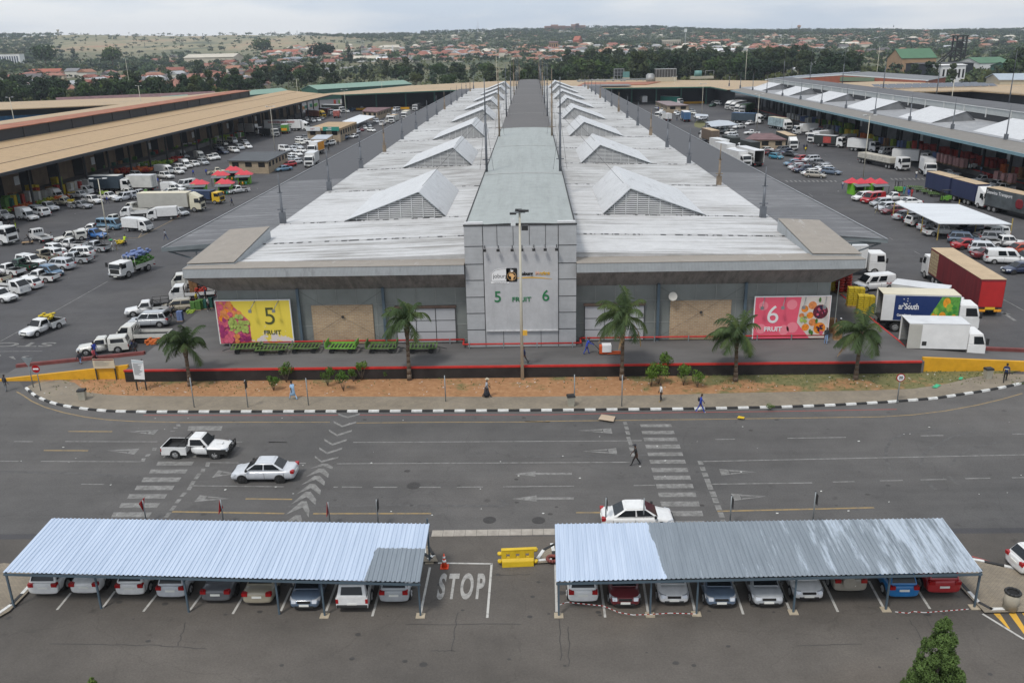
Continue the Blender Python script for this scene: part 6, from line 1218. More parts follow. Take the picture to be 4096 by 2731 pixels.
F_cars=[('hatch','lsilver',(1850,832),(1792,838),'at the far yellow dock edge'),('hatch','silver',(1930,830),(1868,836),'second at the far yellow dock edge'),('hatch','white',(2060,832),(1975,840),'third at the far yellow dock edge'),('suv','green',(2038,868),(1958,878),'left of the white minibus'),('minibus','white',(2008,850),(2100,858),'with green band at the far dock'),('sedan','white',(1550,912),(1507,920),'with red bonnet beside the far hut'),('suv','white',(1480,868),(1495,885),'left of the far hut'),('hatch','silver',(1460,895),(1510,902),'below the awning of the far hut'),('hatch','lsilver',(1650,915),(1600,930),'in the file below the far hut'),('hatch','white',(1680,930),(1635,945),'second in the file below the far hut'),('hatch','silver',(1700,945),(1655,960),'third in the file below the far hut'),('sedan','mgrey',(1762,920),(1840,926),'behind the blue curtain truck'),('wagon','offw',(1770,938),(1840,944),'above the blue curtain truck'),('sedan','white',(1835,975),(1870,985),'under the small shade roof right of the blue curtain truck'),('sedan','lsilver',(1945,990),(1865,1000),'nose left between lamp post and blue truck'),('suv','mgrey',(1985,1078),(1955,1088),'leftmost under the grey ridge carport'),('hatch','bgrey',(2045,1098),(1995,1108),'second under the grey ridge carport'),('suv','white',(2145,1100),(2055,1118),'nose left under the grey ridge carport'),('sedan','white',(2230,1118),(2110,1130),'fourth under the grey ridge carport'),('sedan','lsilver',(2240,1145),(2125,1158),'below the grey ridge carport'),('sedan','grey',(2150,1080),(2075,1088),'deep under the grey ridge carport'),('dcab','white',(2300,1068),(2198,1078),'right of the grey ridge carport'),('bakkie','white',(2410,1030),(2292,1048),'nose left below the open blue truck')]
for k,cl,a,b,wh in F_cars:car(k,cl,'F',a,b,wh+', far right yard',GR,lod=2)
Q_cars=[('sedan','white',(198,1172),(75,1180),'top of the group below the plum hut'),('sedan','maroon',(190,1198),(95,1200),'under a white sedan below the plum hut'),('sedan','black',(140,1205),(285,1220),'third of the group below the plum hut'),('hatch','teal',(165,1225),(287,1240),'lowest left of the group below the plum hut'),('suv','grey',(330,1172),(215,1182),'beside the hut door'),('hatch','navy',(355,1185),(262,1195),'third right beside the hut door'),('sedan','black',(290,1205),(420,1220),'nose right below the dark trailer cab'),('hatch','red',(475,1245),(380,1258),'top of the angled car group'),('suv','lsilver',(580,1255),(467,1262),'right of the red hatch in the angled group'),('dcab','grey',(495,1295),(687,1290),'longest in the angled car group'),('hatch','pblue',(403,1285),(315,1290),'leftmost of the angled car group'),('hatch','maroon',(455,1298),(345,1302),'second of the left file in the angled group'),('hatch','lsilver',(452,1318),(347,1322),'third of the left file in the angled group'),('hatch','maroon',(480,1335),(378,1340),'fourth of the left file in the angled group'),('dcab','navy',(562,1345),(395,1350),'fifth of the left file in the angled group'),('hatch','white',(570,1365),(460,1372),'behind the beige wagon in the angled group'),('wagon','beige',(485,1385),(647,1395),'lowest of the angled car group'),('hatch','lsilver',(695,1318),(560,1328),'right file of the angled group, below the grey double cab'),('hatch','white',(700,1338),(595,1345),'right file, hidden behind a grey wagon'),('wagon','bgrey',(630,1355),(772,1368),'outermost right in the angled group'),('minibus','white',(1260,1190),(1108,1198),'nose left behind the block lorry'),('sedan','grey',(1270,1218),(1165,1225),'behind the block lorry cab'),('bakkie_box','white',(600,1025),(468,1040),'nose left beside a white box'),('van','white',(695,1025),(560,1032),'behind the open sided red load truck'),('lbox','white',(905,1088),(768,1100),'nose left by the dock goods'),('bakkie_canopy','white',(150,890),(100,905),'small one beside the trucks'),('bakkie','white',(50,1028),(-20,1030),'above the left of the plum hut')]
for k,cl,a,b,wh in Q_cars:car(k,cl,'Q',a,b,wh+', right yard',GR,lod=1 if a[1]>1150 else 2)
J_cars=[('sedan','silver',(1645,190),(1787,202),'behind the blue double trailer truck'),('bakkie','white',(2090,250),(1915,255),'heaped with red net bags by the dock'),('bakkie','white',(2190,285),(2050,300),'second behind the blue truck cab'),('bakkie','white',(2230,320),(2080,325),'third behind the blue truck cab'),('suv','white',(1040,395),(912,405),'leftmost of the file by the kiosks'),('van','red',(1120,408),(990,425),'with white bonnet by the kiosks'),('hatch','silver',(1200,442),(1050,450),'third of the file by the kiosks'),('bakkie','white',(1350,400),(1140,405),'nose left in front of the kiosk counters'),('sedan','white',(1460,440),(1270,445),'just behind the white roofed carport'),('hatch','lsilver',(1225,478),(1110,488),'fourth of the file by the kiosks'),('sedan','maroon',(1320,508),(1155,515),'left of the first carport post'),('sedan','silver',(1255,565),(1400,545),'tail left, first under the white roofed carport'),('suv','black',(1345,590),(1480,570),'second under the white roofed carport'),('dcab_canopy','white',(1375,615),(1570,600),'third under the white roofed carport'),('suv','lsilver',(1480,655),(1640,640),'fourth under the white roofed carport'),('dcab','white',(1500,695),(1790,690),'with black bed cover under the white roofed carport'),('suv','navy',(1980,665),(1780,680),'deep under the white roofed carport'),('dcab_canopy','white',(2212,705),(1925,725),'at the right end of the white carport'),('suv','bgrey',(1715,750),(1965,765),'first in the bays below the white roofed carport'),('suv','mgrey',(2010,745),(2215,755),'beside the white double cab below the carport'),('dcab','white',(2060,790),(2352,790),'with open bed in the bays below the carport'),('sedan','red',(1795,805),(1950,800),'second in the bays below the carport'),('suv','lsilver',(1885,835),(2165,850),'with spare wheel on its tail, third in the bays'),('hatch','orange',(2400,835),(2215,850),'nose left at the right frame edge'),('sedan','maroon',(1970,885),(2130,880),'mostly hidden by the white panel van'),('van','white',(2025,920),(2352,930),'long one with dark windows in the bays'),('sedan','navy',(2420,1000),(2222,1010),'cut by the right frame edge'),('sedan','green',(2430,905),(2330,915),'mostly outside the right frame edge')]
for k,cl,a,b,wh in J_cars:car(k,cl,'J',a,b,wh+', right yard',GR,lod=0 if a[1]>540 else 1)
c=car('van','white','J',(1245,1130),(885,1160),'with printed side parked by the yellow crate stacks, right of the hall',None,lod=0)
t_=text_obj('side_text','Rocking',.3,MATS['tail_lamp_red'],None,Matrix.Translation((-1.5,.94,.92))@Matrix.Rotation(R(180),4,'Z')@Matrix.Rotation(R(90),4,'X'),.004,.01);t_.parent=c
for k_ in list(PROTOS):drop_tree(PROTOS[k_])
for o,kind in VEH:o.empty_display_size=.3
# HEAVY TRUCKS (each built on its own)
TW=mat('truck_white',(.70,.70,.69),.4,0,.08,.8,spec=.5);TWD=mat('dirty_white_panel',(.56,.56,.53),.6,0,.14,.7);TGREY=mat('grey_side_panel',(.42,.41,.37),.6,0,.1,.5);TROOF=mat('truck_roof_sheet',(.58,.59,.60),.5,0,.12,.6);CRROOF=mat('cream_box_roof',(.62,.57,.44),.6,0,.06,.5);TANR=mat('tan_tarpaulin_roof',(.45,.34,.22),.8,0,.12,.8)
INSIDE=mat('box_inside',(.20,.20,.19),.7,0,.15,.6);NAVYC=mat('navy_curtain',(.022,.03,.08),.55,0,.18,.8,(3,1,.2));BLUEC=mat('blue_curtain',(.05,.12,.24),.55,0,.15,.8);DBLUEC=mat('slate_blue_curtain',(.045,.065,.085),.55,0,.15,.8);REDC=mat('maroon_curtain',(.17,.014,.02),.5,0,.25,1.0,(3,1,.3));REDD=mat('red_door',(.40,.02,.02),.45,0,.1,1);BLKC=mat('black_curtain',(.03,.035,.033),.6,0,.15,.8);YELC=mat('yellow_cab',(.65,.42,.03),.4,0,.06,1);CREAMC=mat('cream_cab',(.62,.58,.44),.4,0,.06,1);REDCAB=mat('red_cab',(.40,.03,.02),.4,0,.06,1);ORNG=mat('orange_print',(.72,.30,.02),.5,0,.25,2.5);GRNP=mat('green_print',(.10,.30,.05),.5,0,.4,2);NAVYP=mat('navy_print',(.015,.035,.13),.4,0,.05,1);TARPB=mat('dark_blue_tarpaulin',(.03,.05,.10),.6,0,.35,1.5);TARPK=mat('black_tarpaulin',(.03,.032,.033),.7,0,.35,1.5);TEALP=mat('teal_print',(.03,.22,.17),.5,0,.1,1);LOGB=mat('block_load',(.45,.42,.36),.8,0,.2,1)
LEN=[0]
def ground_pts(r,a,b,z=0):return P(r,*a,z),P(r,*b,z)
def truck(label,r,rear,front,cabm=TW,boxm=TWD,roofm=TROOF,L=9.0,Hb=3.6,W=2.5,cabL=1.9,cabH=2.9,kind='rigid',open_rear=False,z=1.0,name='box_truck',sleeper=False,load=None,cat='truck',head=None,axles=None,anchor='mid',gap=.35,deck=1.05,door=True,top=False):
 a,b=ground_pts(r,rear,front,z);dvec=b-a;h=math.atan2(dvec.y,dvec.x)if head is None else R(head);u=Vector((math.cos(h),math.sin(h),0))
 if top:
  L=(b-a).length+gap+cabL;nn=Vector((-u.y,u.x,0));nn=nn if nn.dot(a-CAM)>0 else-nn;a=a+nn*W/2;anchor='rear'
 p=(a+b)/2 if anchor=='mid' else(b-u*L/2 if anchor=='front' else a+u*L/2);p.z=0;e=empty(name,p,h,uniq(label),cat);LEN[0]=L;hw=W/2;xf,xb=L/2,-L/2;big=cabL>2.0
 cb=MB();rH=cabH;F_,Rr,Lf,Bk=cabover(cb,xf-cabL,xf,hw*.97,.55,rH,.18 if big else.35)
 if sleeper:cb.frus([(xf-cabL+.05,-hw*.9,rH),(xf-.4,-hw*.85,rH),(xf-.4,hw*.85,rH),(xf-cabL+.05,hw*.9,rH)],[(xf-cabL+.05,-hw*.9,rH+.75),(xf-cabL+.6,-hw*.75,rH+.7),(xf-cabL+.6,hw*.75,rH+.7),(xf-cabL+.05,hw*.9,rH+.75)])
 cb.build('cab',cabm,e,False,.06)
 MB().add(qface(F_,.04,.96,.10,.82,.015),[[0,1,2,3]]).build('windscreen',GLASS,e)
 for s,q in((-1,Rr),(1,Lf)):
  u0,u1=(1-1.15/cabL if big else.32,.90);u0,u1=(u0,u1)if s<0 else(1-u1,1-u0);MB().add(qface(q,u0,u1,.06,.75,.015),[[0,1,2,3]]).build('side_window',GLASS,e)
 MB().box(xf-.02,xf+.03,-hw*.7,hw*.7,.85,1.45).box(xf-.3,xf+.06,-hw*.95,hw*.95,.35,.62).build('grille',BLACKPL,e)
 for s in(-1,1):MB().box(xf-.02,xf+.05,min(s*.75,s*1.12),max(s*.75,s*1.12),.68,.88).build('headlight',HEADL,e);MB().box(xf-.12,xf+.08,min(s*hw,s*(hw+.24)),max(s*hw,s*(hw+.24)),1.75,2.35).build('mirror',BLACKPL,e);MB().box(xb-.05,xb,min(s*.8,s*1.15),max(s*.8,s*1.15),.6,.78).build('tail_light',REDL,e)
 MB().box(xb+.1,xf-.6,-.45,.45,.62,.92).build('chassis',CHAS,e);MB().box(xf+.055,xf+.07,-.26,.26,.42,.54).build('number_plate',PLATE,e)
 rr=.5 if big or L>8 else.42
 if axles is None:
  axles=[xf-1.35 if big else xf-1.1]+([xb+1.3]if L<7 else[xb+1.5,xb+2.65]if kind=='rigid' else[xf-4.3,xf-5.5,xb+1.3,xb+2.5])
  if kind=='double':axles=[xf-1.35,xf-4.3,xf-5.5,xf-9.0,xf-10.2,xb+1.3,xb+2.5]
 for ax in axles:
  for s in(-1,1):wheel(e,ax,s,W,rr,.3 if ax>xf-2 else.5,lod=1)
 x1=xf-cabL-gap;boxes=[(xb,x1)]
 if kind=='double':xm=x1-(x1-xb)*.46;boxes=[(xb,xm-.5),(xm+.1,x1)]
 for bi,(q0,q1)in enumerate(boxes):
  nm='trailer_body' if kind!='rigid' else 'box_body';th=.06
  if kind=='flat' or load=='deck':continue
  if open_rear and bi==0:
   mb=MB();mb.box(q0,q1,-hw,-hw+th,deck,Hb);mb.box(q0,q1,hw-th,hw,deck,Hb);mb.box(q1-th,q1,-hw+th,hw-th,deck,Hb-.05);bo=mb.build(nm,boxm,e)
   MB().box(q0,q1-th,-hw+th,hw-th,deck,deck+.05).build('box_floor',CHAS,bo);mb=MB();mb.box(q0+.1,q1-th-.002,-hw+th+.001,-hw+th+.02,deck+.06,Hb-.05);mb.box(q0+.1,q1-th-.002,hw-th-.02,hw-th-.001,deck+.06,Hb-.05);mb.box(q1-th-.03,q1-th-.004,-hw+th+.02,hw-th-.02,deck+.06,Hb-.05);mb.build('box_lining',INSIDE,bo)
   mb=MB()
   for k in range(7):z_=deck+.15+k*(Hb-deck-.4)/6;mb.box(q0+.1,q1-.3,hw-th-.04,hw-th-.02,z_,z_+.05)
   mb.build('lining_rail',GALV,bo)
   if door:
    for s in(-1,1):MB().box(q0-.02,q0+1.15,min(s*hw,s*(hw+.07)),max(s*hw,s*(hw+.07)),deck+.02,Hb-.06).build('open_door',boxm if door is True else door,e)
  else:
   bo=MB().box(q0,q1,-hw,hw,deck,Hb).build(nm,boxm,e);
   if door is True:MB().box(q0-.02,q0-.003,-.02,.02,deck+.05,Hb-.1).box(q0-.03,q0-.003,-.5,-.45,deck+.05,Hb-.1).box(q0-.03,q0-.003,.45,.5,deck+.05,Hb-.1).build('door_bar',CHAS,bo)
  MB().box(q0-.02,q1+.02,-hw-.02,hw+.02,Hb,Hb+.05).build('box_roof',roofm,e);MB().box(q0,q1,-hw-.01,hw+.01,deck-.1,deck-.005).build('side_rail',CHAS,e)
 return e
def side_panel(e,s,x0,x1,z0,z1,mt,name='side_print',W=2.5,off=.012):y=s*(W/2+off);return MB().box(x0,x1,min(y,y-s*.01),max(y,y-s*.01),z0,z1).build(name,mt,e)
def side_text(e,s,x,z,txt,size,mt,name='side_text',W=2.5,sx=1,bold=.01,off=.03):
 y=s*(W/2+off);M_=Matrix.Translation((x,y,z))@(Matrix.Rotation(R(180),4,'Z')if s>0 else Matrix())@Matrix.Rotation(R(90),4,'X');t=text_obj(name,txt,size,mt,None,M_,.004,bold,sx);t.parent=e;return t
BLKT,REDT,WHTT,GRNT=BLK,MATS['tail_lamp_red'],WHT,GREENT
truck('long pale grey box truck with cream cab, nose right, left yard','A',(1281,412),(1750,406),CREAMC,TGREY,CRROOF,Hb=3.7,z=3.7,top=True,sleeper=True,cabL=2.1)
e=truck('light truck with dark blue tarpaulin and yellow cab beside the kiosks, left yard','A',(1790,440),(2075,445),YELC,TARPB,TARPB,L=7.4,Hb=2.6,z=1.3,cabH=2.4,W=2.2,cabL=1.7)
e=truck('white truck with slate blue curtain box, nose right, left yard','A',(827,248),(1100,246),TW,DBLUEC,TWD,Hb=3.7,z=3.7,top=True)
side_panel(e,-1,-LEN[0]/2,.9-LEN[0]/2,1.2,2.4,TW)
truck('white box truck nose left behind the slate blue curtain truck, left yard','A',(1412,243),(1178,243),TW,TWD,TROOF,Hb=3.6,z=3.6,top=True)
e=truck('white double cab light truck heaped with blue and green sacks in the lane','A',(1320,1080),(1160,1135),TW,TWD,TW,L=6.6,Hb=1.5,z=.9,cabL=2.5,cabH=2.25,W=2.1,load='deck',name='light_truck')
mb=MB();mb.box(-3.3,.4,-1.05,1.05,.85,.95);mb.box(-3.3,.4,-1.05,-1.0,.95,1.35);mb.box(-3.3,.4,1.0,1.05,.95,1.35);mb.box(-3.3,-3.25,-1,1,.95,1.35);mb.build('drop_side_deck',TWD,e)
mb=MB();mb.path([(.42,-1,.95),(.42,-1,2.6),(.42,1,2.6),(.42,1,.95)],.035,5);mb.tube((.42,-.3,1),(.42,-.3,2.6),.03);mb.tube((.42,.3,1),(.42,.3,2.6),.03);mb.build('headboard',TWD,e)
e=truck('white tractor unit cut by the left frame edge, left yard','A',(-420,780),(125,800),TW,TW,TROOF,L=11,Hb=3.4,z=1.6,kind='rigid',cabL=2.3,cabH=3.0)
e=truck('long trailer printed with small fruit pictures behind the parked cars, left yard','E',(-1000+1000*0-205,1140),(118,1178),TW,mat('picture_trailer',(.62,.60,.56),.5,0,.05,1),TROOF,L=15.5,Hb=3.9,z=1.9,kind='semi',cabL=2.2,name='articulated_truck')
qq=random.Random(3)
for i in range(16):x=-7+i*.75;mb=MB();mb.ball((x,-1.262,2.0+qq.random()*1.4),.16,.01,.22,6,4);mb.build('fruit_print',[ORNG,REDC,GRNP,YELC][i%4],e)
e=truck('long white trailer with red lettering about farm fresh fruit and vegetables, left yard','E',(118,1018),(470,1014),TW,TW,TROOF,Hb=4.0,z=4.0,top=True,kind='semi',cabL=2.3,cabH=3.0,sleeper=True,name='articulated_truck')
cx_=-1.4;k_=LEN[0]/19;side_text(e,-1,cx_,3.3,'THREE RIVERS MULTI MARKET',.9,REDT,sx=.95*k_,bold=.03);side_text(e,-1,cx_,2.4,'FARM FRESH FRUIT & VEGETABLES',.6,GRNT,sx=.95*k_,bold=.02);side_text(e,-1,cx_,1.7,'ON THE MOVE',.5,BLKT,bold=.02)
truck('truck with black tarpaulin load in front of the long lettered trailer, left yard','E',(75,1125),(292,1145),TWD,TARPK,TARPK,L=9.5,Hb=2.7,z=1.2)
truck('long white box trailer top showing above the black tarpaulin truck, left yard','E',(-130,1095),(140,1105),TW,TW,TROOF,L=10,Hb=3.8,z=1.9)
e=truck('small green and orange box truck seen from behind, left yard','E',(343,1125),(330,1085),TW,GRNP,TROOF,L=7,Hb=3.4,z=1.3,head=96,W=2.3);MB().box(-3.56,-3.54,-1,1,1.3,2.2).build('rear_print',ORNG,e)
e=truck('truck with yellow cab and red printed sides, far left yard','E',(522,955),(718,962),YELC,mat('faded_red_print',(.32,.13,.09),.5,0,.4,1.5),TROOF,L=10.5,Hb=3.6,z=1.8,sleeper=True)
truck('small red and white box truck seen from behind, far left yard','E',(822,970),(815,945),TW,mat('red_white_print',(.4,.12,.10),.5,0,.6,1.5),TROOF,L=7,Hb=3.4,z=1.6,head=95)
truck('long black box trailer with white cab, far left yard','E',(682,905),(890,912),TW,BLKC,TROOF,L=14,Hb=3.8,z=1.8,kind='semi')
truck('white truck behind the yellow cab truck, far left yard','E',(650,930),(792,938),TW,REDC,TROOF,L=9,Hb=3.3,z=1.7)
truck('tall white box truck with plain side by the far dock, far left yard','E',(1665,850),(1558,838),TW,TW,TROOF,L=10,Hb=4.0,z=2,name='box_truck')
truck('small white box truck seen end on at the far dock, far left yard','E',(1466,850),(1470,840),TW,TW,TROOF,L=6,Hb=3.4,z=1.7,head=92)
truck('white box truck facing the camera in front of the orange sided one, left yard','E',(640,1350),(515,1430),TW,TW,TROOF,L=8.5,Hb=3.5,z=1.5,sleeper=False)
e=truck('white truck with orange and green printed side behind the plain box truck, left yard','E',(670,1265),(565,1300),TW,TW,TROOF,L=8.2,Hb=3.6,z=1.6)
side_panel(e,1,-4,1.5,1.2,3.5,ORNG)
truck('white trailer half hidden behind the dark canopy, upper one, far left yard','E',(1520,945),(1405,985),TW,TWD,CRROOF,L=9,Hb=3.4,z=1.7)
truck('tarpaulin truck half hidden behind the dark canopy, far left yard','E',(1600,880),(1530,900),TW,TARPK,TARPK,L=8,Hb=3.2,z=1.7)
truck('cream roofed truck half hidden behind the dark canopy, lower one, far left yard','E',(1400,985),(1300,1015),TW,TWD,TANR,L=8,Hb=3.2,z=1.7)
truck('white box truck seen from behind near the green tanks, far right yard','F',(1352,850),(1345,800),TW,TW,TROOF,L=8.5,Hb=3.9,z=1.9,head=93)
truck('white box truck parked by the far dock, smaller, far right yard','F',(1515,805),(1465,808),TW,TW,TROOF,L=7,Hb=3.5,z=1.9)
e=truck('green and white printed trailer at the far dock, far right yard','F',(1525,822),(1708,830),TW,TEALP,TROOF,L=13,Hb=3.7,z=1.9,kind='semi')
for i,(a,b,bm,lb)in enumerate((((2300,850),(2085,885),TWD,'first'),((2340,858),(2140,893),TWD,'second'),((2380,880),(2182,915),CRROOF,'third'),((2420,880),(2218,928),GRNP,'green sided fourth'))):truck(f'{lb} trailer nosing left in a file along the right hall','F',a,b,TW,bm,TROOF if i<3 else GRNP,L=14,Hb=3.7,z=1.9,kind='semi',cabL=2.2,sleeper=True,name='articulated_truck')
e=truck('open sided blue truck loaded with white sacks, right yard','Q',(-140,905),(102,915),TW,DBLUEC,BLUEC,L=12,Hb=3.7,z=1.8,kind='semi',cabL=2.2,open_rear=True,sleeper=True,name='articulated_truck')
truck('blue curtain trailer seen from its tail by the grass patch, right yard','F',(1790,1010),(1700,955),TW,BLUEC,TROOF,L=12,Hb=3.7,z=1.6,kind='semi',door=True,cabL=2,name='articulated_truck')
truck('white cab with flat top by the canopy edge, right of the lanterns','F',(1530,965),(1475,975),TW,TW,TROOF,L=6,Hb=3.0,z=1.5,W=2.2);truck('second white cab by the canopy edge, right of the lanterns','F',(1590,990),(1535,980),TW,TW,TROOF,L=6,Hb=3.0,z=1.5,W=2.2)
truck('brown sided tan roofed trailer along the canopy edge, right yard','F',(2060,1185),(1878,1130),TW,mat('brown_side',(.16,.12,.09),.6,0,.1,1),TANR,L=12,Hb=3.9,z=2,name='articulated_truck')
for i,(a,b)in enumerate((((2240,1255),(2075,1205)),((2420,1300),(2250,1250)))):truck(f'dark olive trailer along the canopy edge, {["upper", "lower"][i]} of a pair, right yard','F',a,b,TW,BLKC,BLKC,L=10,Hb=3.9,z=2,name='articulated_truck')
for i,(a,b,lb)in enumerate((((1960,1225),(2200,1280),'upper'),((1980,1260),(2290,1330),'middle'),((2100,1330),(2390,1400),'lower'))):truck(f'white box truck tucked beside the canopy, {lb} of three, right yard','F',a,b,TW,TW,TROOF,L=9.5,Hb=3.6,z=1.9)
e=truck('white trailer with open rear doors and black logistics lettering, right yard','J',(185,110),(-200,0),TW,TW,TROOF,L=13.5,Hb=3.9,z=1.9,kind='semi',open_rear=True,door=None,name='articulated_truck')
side_text(e,1,-3.0,2.8,'LIEBENLOGISTIC',.85,BLKT,bold=.03);side_text(e,1,-4.6,2.1,'L\u00fbebenlogistic'.replace('\u00fb','i'),.28,BLKT)
e2=thing=None
e=truck('curtain sided truck with pale printed trailer by the right dock, right yard','Q',(155,940),(368,975),TW,mat('pale_print',(.30,.38,.40),.5,0,.5,.5),CRROOF,L=13,Hb=3.8,z=1.8,kind='semi',cabL=2.2,sleeper=True,name='articulated_truck')
e=truck('black curtain trailer with white cab beside the plum roofed hut, right yard','Q',(205,1060),(440,1155),TW,BLKC,TANR,L=15.5,Hb=3.9,z=1.9,kind='semi',cabL=2.2,sleeper=True,name='articulated_truck')
truck('plain white box without visible cab near the yellow kerb, right yard','Q',(545,1000),(405,1005),TW,TW,TROOF,L=7.5,Hb=3.4,z=1.7)
truck('white box truck nose left among the small trucks, right yard','Q',(692,1060),(512,1078),TW,TW,TROOF,L=8.5,Hb=3.3,z=1.6)
e=truck('black framed open sided truck with red sacks inside, right yard','Q',(592,1100),(782,1112),TW,BLKC,TROOF,L=8.5,Hb=3.2,z=1.6,W=2.3);side_panel(e,-1,-1.5,.8,1.2,2.9,mat('red_sack_panel',(.38,.06,.05),.8,0,.4,3),'red_load',2.3)
truck('white refrigerated truck with black frame, nose right, right yard','Q',(878,1135),(1072,1150),TW,TW,TROOF,L=8.2,Hb=3.3,z=1.6)
truck('white box truck behind the block lorry, right yard','Q',(1275,1235),(1490,1245),TW,TW,TROOF,L=8.2,Hb=3.5,z=1.8)
truck('white refrigerated truck facing the camera beside the red sacks, right yard','Q',(1470,1290),(1590,1375),TW,TW,TROOF,L=7.6,Hb=3.6,z=1.6,W=2.4)
e=truck('long flatbed lorry stacked with pale blocks, nose right, right yard','Q',(938,1235),(1362,1320),TW,TW,TROOF,L=17.5,Hb=3.9,z=1.3,kind='semi',cabL=2.3,cabH=3.1,load='deck',name='articulated_truck')
MB().box(-8.7,5.6,-1.25,1.25,1.1,1.3).build('flat_deck',CHAS,e)
mb=MB()
for i in range(9):
 mb.box(-8.6+i*1.45,-7.3+i*1.45,-1.2,1.2,1.32,2.5)
mb.build('block_load',LOGB,e);mb=MB()
for i in range(9):
 for k in range(3):mb.box(-8.62+i*1.45,-7.28+i*1.45,-1.23,-1.2,1.5+k*.35,1.58+k*.35)
mb.build('drop_side_rail',TWD,e)
e=truck('navy blue double trailer truck with white cab, nose right, right yard','J',(1518,185),(1942,297),TW,NAVYC,TANR,Hb=4.0,z=4.0,top=True,kind='double',cabL=2.3,cabH=3.0,sleeper=True,name='articulated_truck')
e=truck('dark mural printed trailer cut by the right frame edge, right yard','J',(2152,440),(2800,590),TW,mat('dusky_mural',(.07,.08,.085),.5,0,.6,.35),TANR,L=21,Hb=4.0,z=1.9,kind='double',cabL=2.3,name='articulated_truck');side_text(e,-1,-7.2,3.3,'Seawina Transport',.8,WHTT,bold=.01);MB().ball((-2.4,-1.265,2.4),.9,.01,.9,14,7).build('red_fruit_print',REDC,e)
e=truck('long maroon curtain trailer with tan roof and open front bay, nose away, right yard','J',(1990,1112),(1558,842),TW,REDC,TANR,Hb=4.15,z=4.15,top=True,kind='semi',cabL=2.2,cabH=2.9,name='articulated_truck',door=None)
xr_=-LEN[0]/2;xc_=-xr_-2.55;MB().box(xr_-.05,xr_-.01,-1.2,1.2,1.15,3.9).build('red_rear_door',REDD,e);mb=MB()
for s in(-1,1):mb.box(xr_-.1,xr_-.05,min(s*.45,s*1.2),max(s*.45,s*1.2),.62,.88)
mb.build('striped_marker_board',ORNG,e);MB().box(xr_-.12,xr_-.06,-.5,.5,.85,1.12).build('yellow_plate',YELC,e)
mb=MB();
for i in range(4):
 for k in range(7):mb.box(xc_-2.7+i*.65,xc_-2.1+i*.65,-1.27,-1.255,1.2+k*.4,1.55+k*.4);mb.box(xc_-2.7+i*.65,xc_-2.1+i*.65,1.255,1.27,1.2+k*.4,1.55+k*.4)
mb.build('stacked_cartons',mat('carton',(.42,.33,.2),.8,0,.2,3),e)
e=truck('white truck standing under the right canopy corner, nose right','J',(620,930),(1145,950),TW,TW,TROOF,L=11,Hb=3.9,z=1.7,anchor='front',head=-3,cabL=2.1);mb=MB()
for x in(-4,-2.5,-1,.5,2):mb.box(x,x+.03,-1.27,-1.255,1.1,3.8)
mb.build('panel_seam',TGREY,e)
e=truck('long white trailer roof between the silver van and the printed truck, right dock','J',(1215,1150),(1690,1212),TW,TWD,TROOF,Hb=3.9,z=3.9,top=True,gap=.1,cabL=1.6)
e=truck('truck with navy side printed with oranges and open rear at the right dock','K',(1148,165),(1815,180),TW,TW,CRROOF,Hb=4.0,z=4.0,top=True,open_rear=True,gap=.1,cabL=2.0,cabH=3.0,deck=1.25)
n0=set(e.children);side_panel(e,-1,-5.0,4.15,1.3,3.9,NAVYP)
orp=MB();orp.prism([(-.2,-1.275,1.32),(4.1,-1.275,1.32),(4.1,-1.275,3.88),(1.6,-1.275,3.88)],(0,.005,0));pn=orp.build('orchard_print',GRNP,e)
for x,z_,r_ in((2.3,3.25,.52),(.8,1.75,.45),(1.9,1.8,.5),(3.5,1.7,.35)):MB().tube((x,-1.281,z_),(x,-1.277,z_),r_,n=20).build('orange_print',ORNG,pn)
for x,z_,r_ in((2.75,2.75,.45),(.95,2.35,.36)):MB().tube((x,-1.284,z_),(x,-1.28,z_),r_,n=16).build('lime_print',mat('lime_print',(.25,.42,.05),.5,0,.3,3),pn)
for x,z_,a in((2.5,2.1,.5),(3.2,2.3,-.3),(3.0,2.7,.9)):MB().prism([(x,-1.29,z_),(x+.35,-1.29,z_+.22+a*.1),(x+.8,-1.29,z_+.1),(x+.4,-1.29,z_-.15)],(0,.004,0)).build('leaf_print',mat('leaf_print',(.04,.25,.04),.5,0,.3,3),pn)
side_text(e,-1,-2.9,2.75,"ar'South",.85,WHTT,bold=.02);side_text(e,-1,-3.4,1.85,'Commitment.',.36,WHTT,bold=.015)
for x,z_ in((-3.7,3.55),(-3.15,3.6),(-3.15,3.35),(-3.65,3.1),(-2.8,3.1)):MB().tube((x,-1.29,z_),(x,-1.28,z_),.07,n=5).build('star_print',WHT,e)
for c_ in set(e.children)-n0:bl_=LEN[0]-2.1;kx=.85*bl_/9.15;c_.scale.x*=kx;c_.location.x=LEN[0]/2-2.1-4.15*kx
MB().box(LEN[0]/2-2.4,LEN[0]/2-1.9,-.9,.9,3.0,3.9).build('cooling_unit',TW,e,False,.1)
e=truck('plain white box truck with open rear nearest at the right dock','K',(1372,417),(1893,427),TW,TW,TROOF,Hb=3.6,z=3.6,top=True,open_rear=True,gap=.08,cabL=1.6,cabH=2.7,deck=1.2,door=TGREY)
MB().box(1.3-LEN[0]/2,1.7-LEN[0]/2,-1.27,-1.255,1.5,1.9).build('side_vent',CHAS,e)
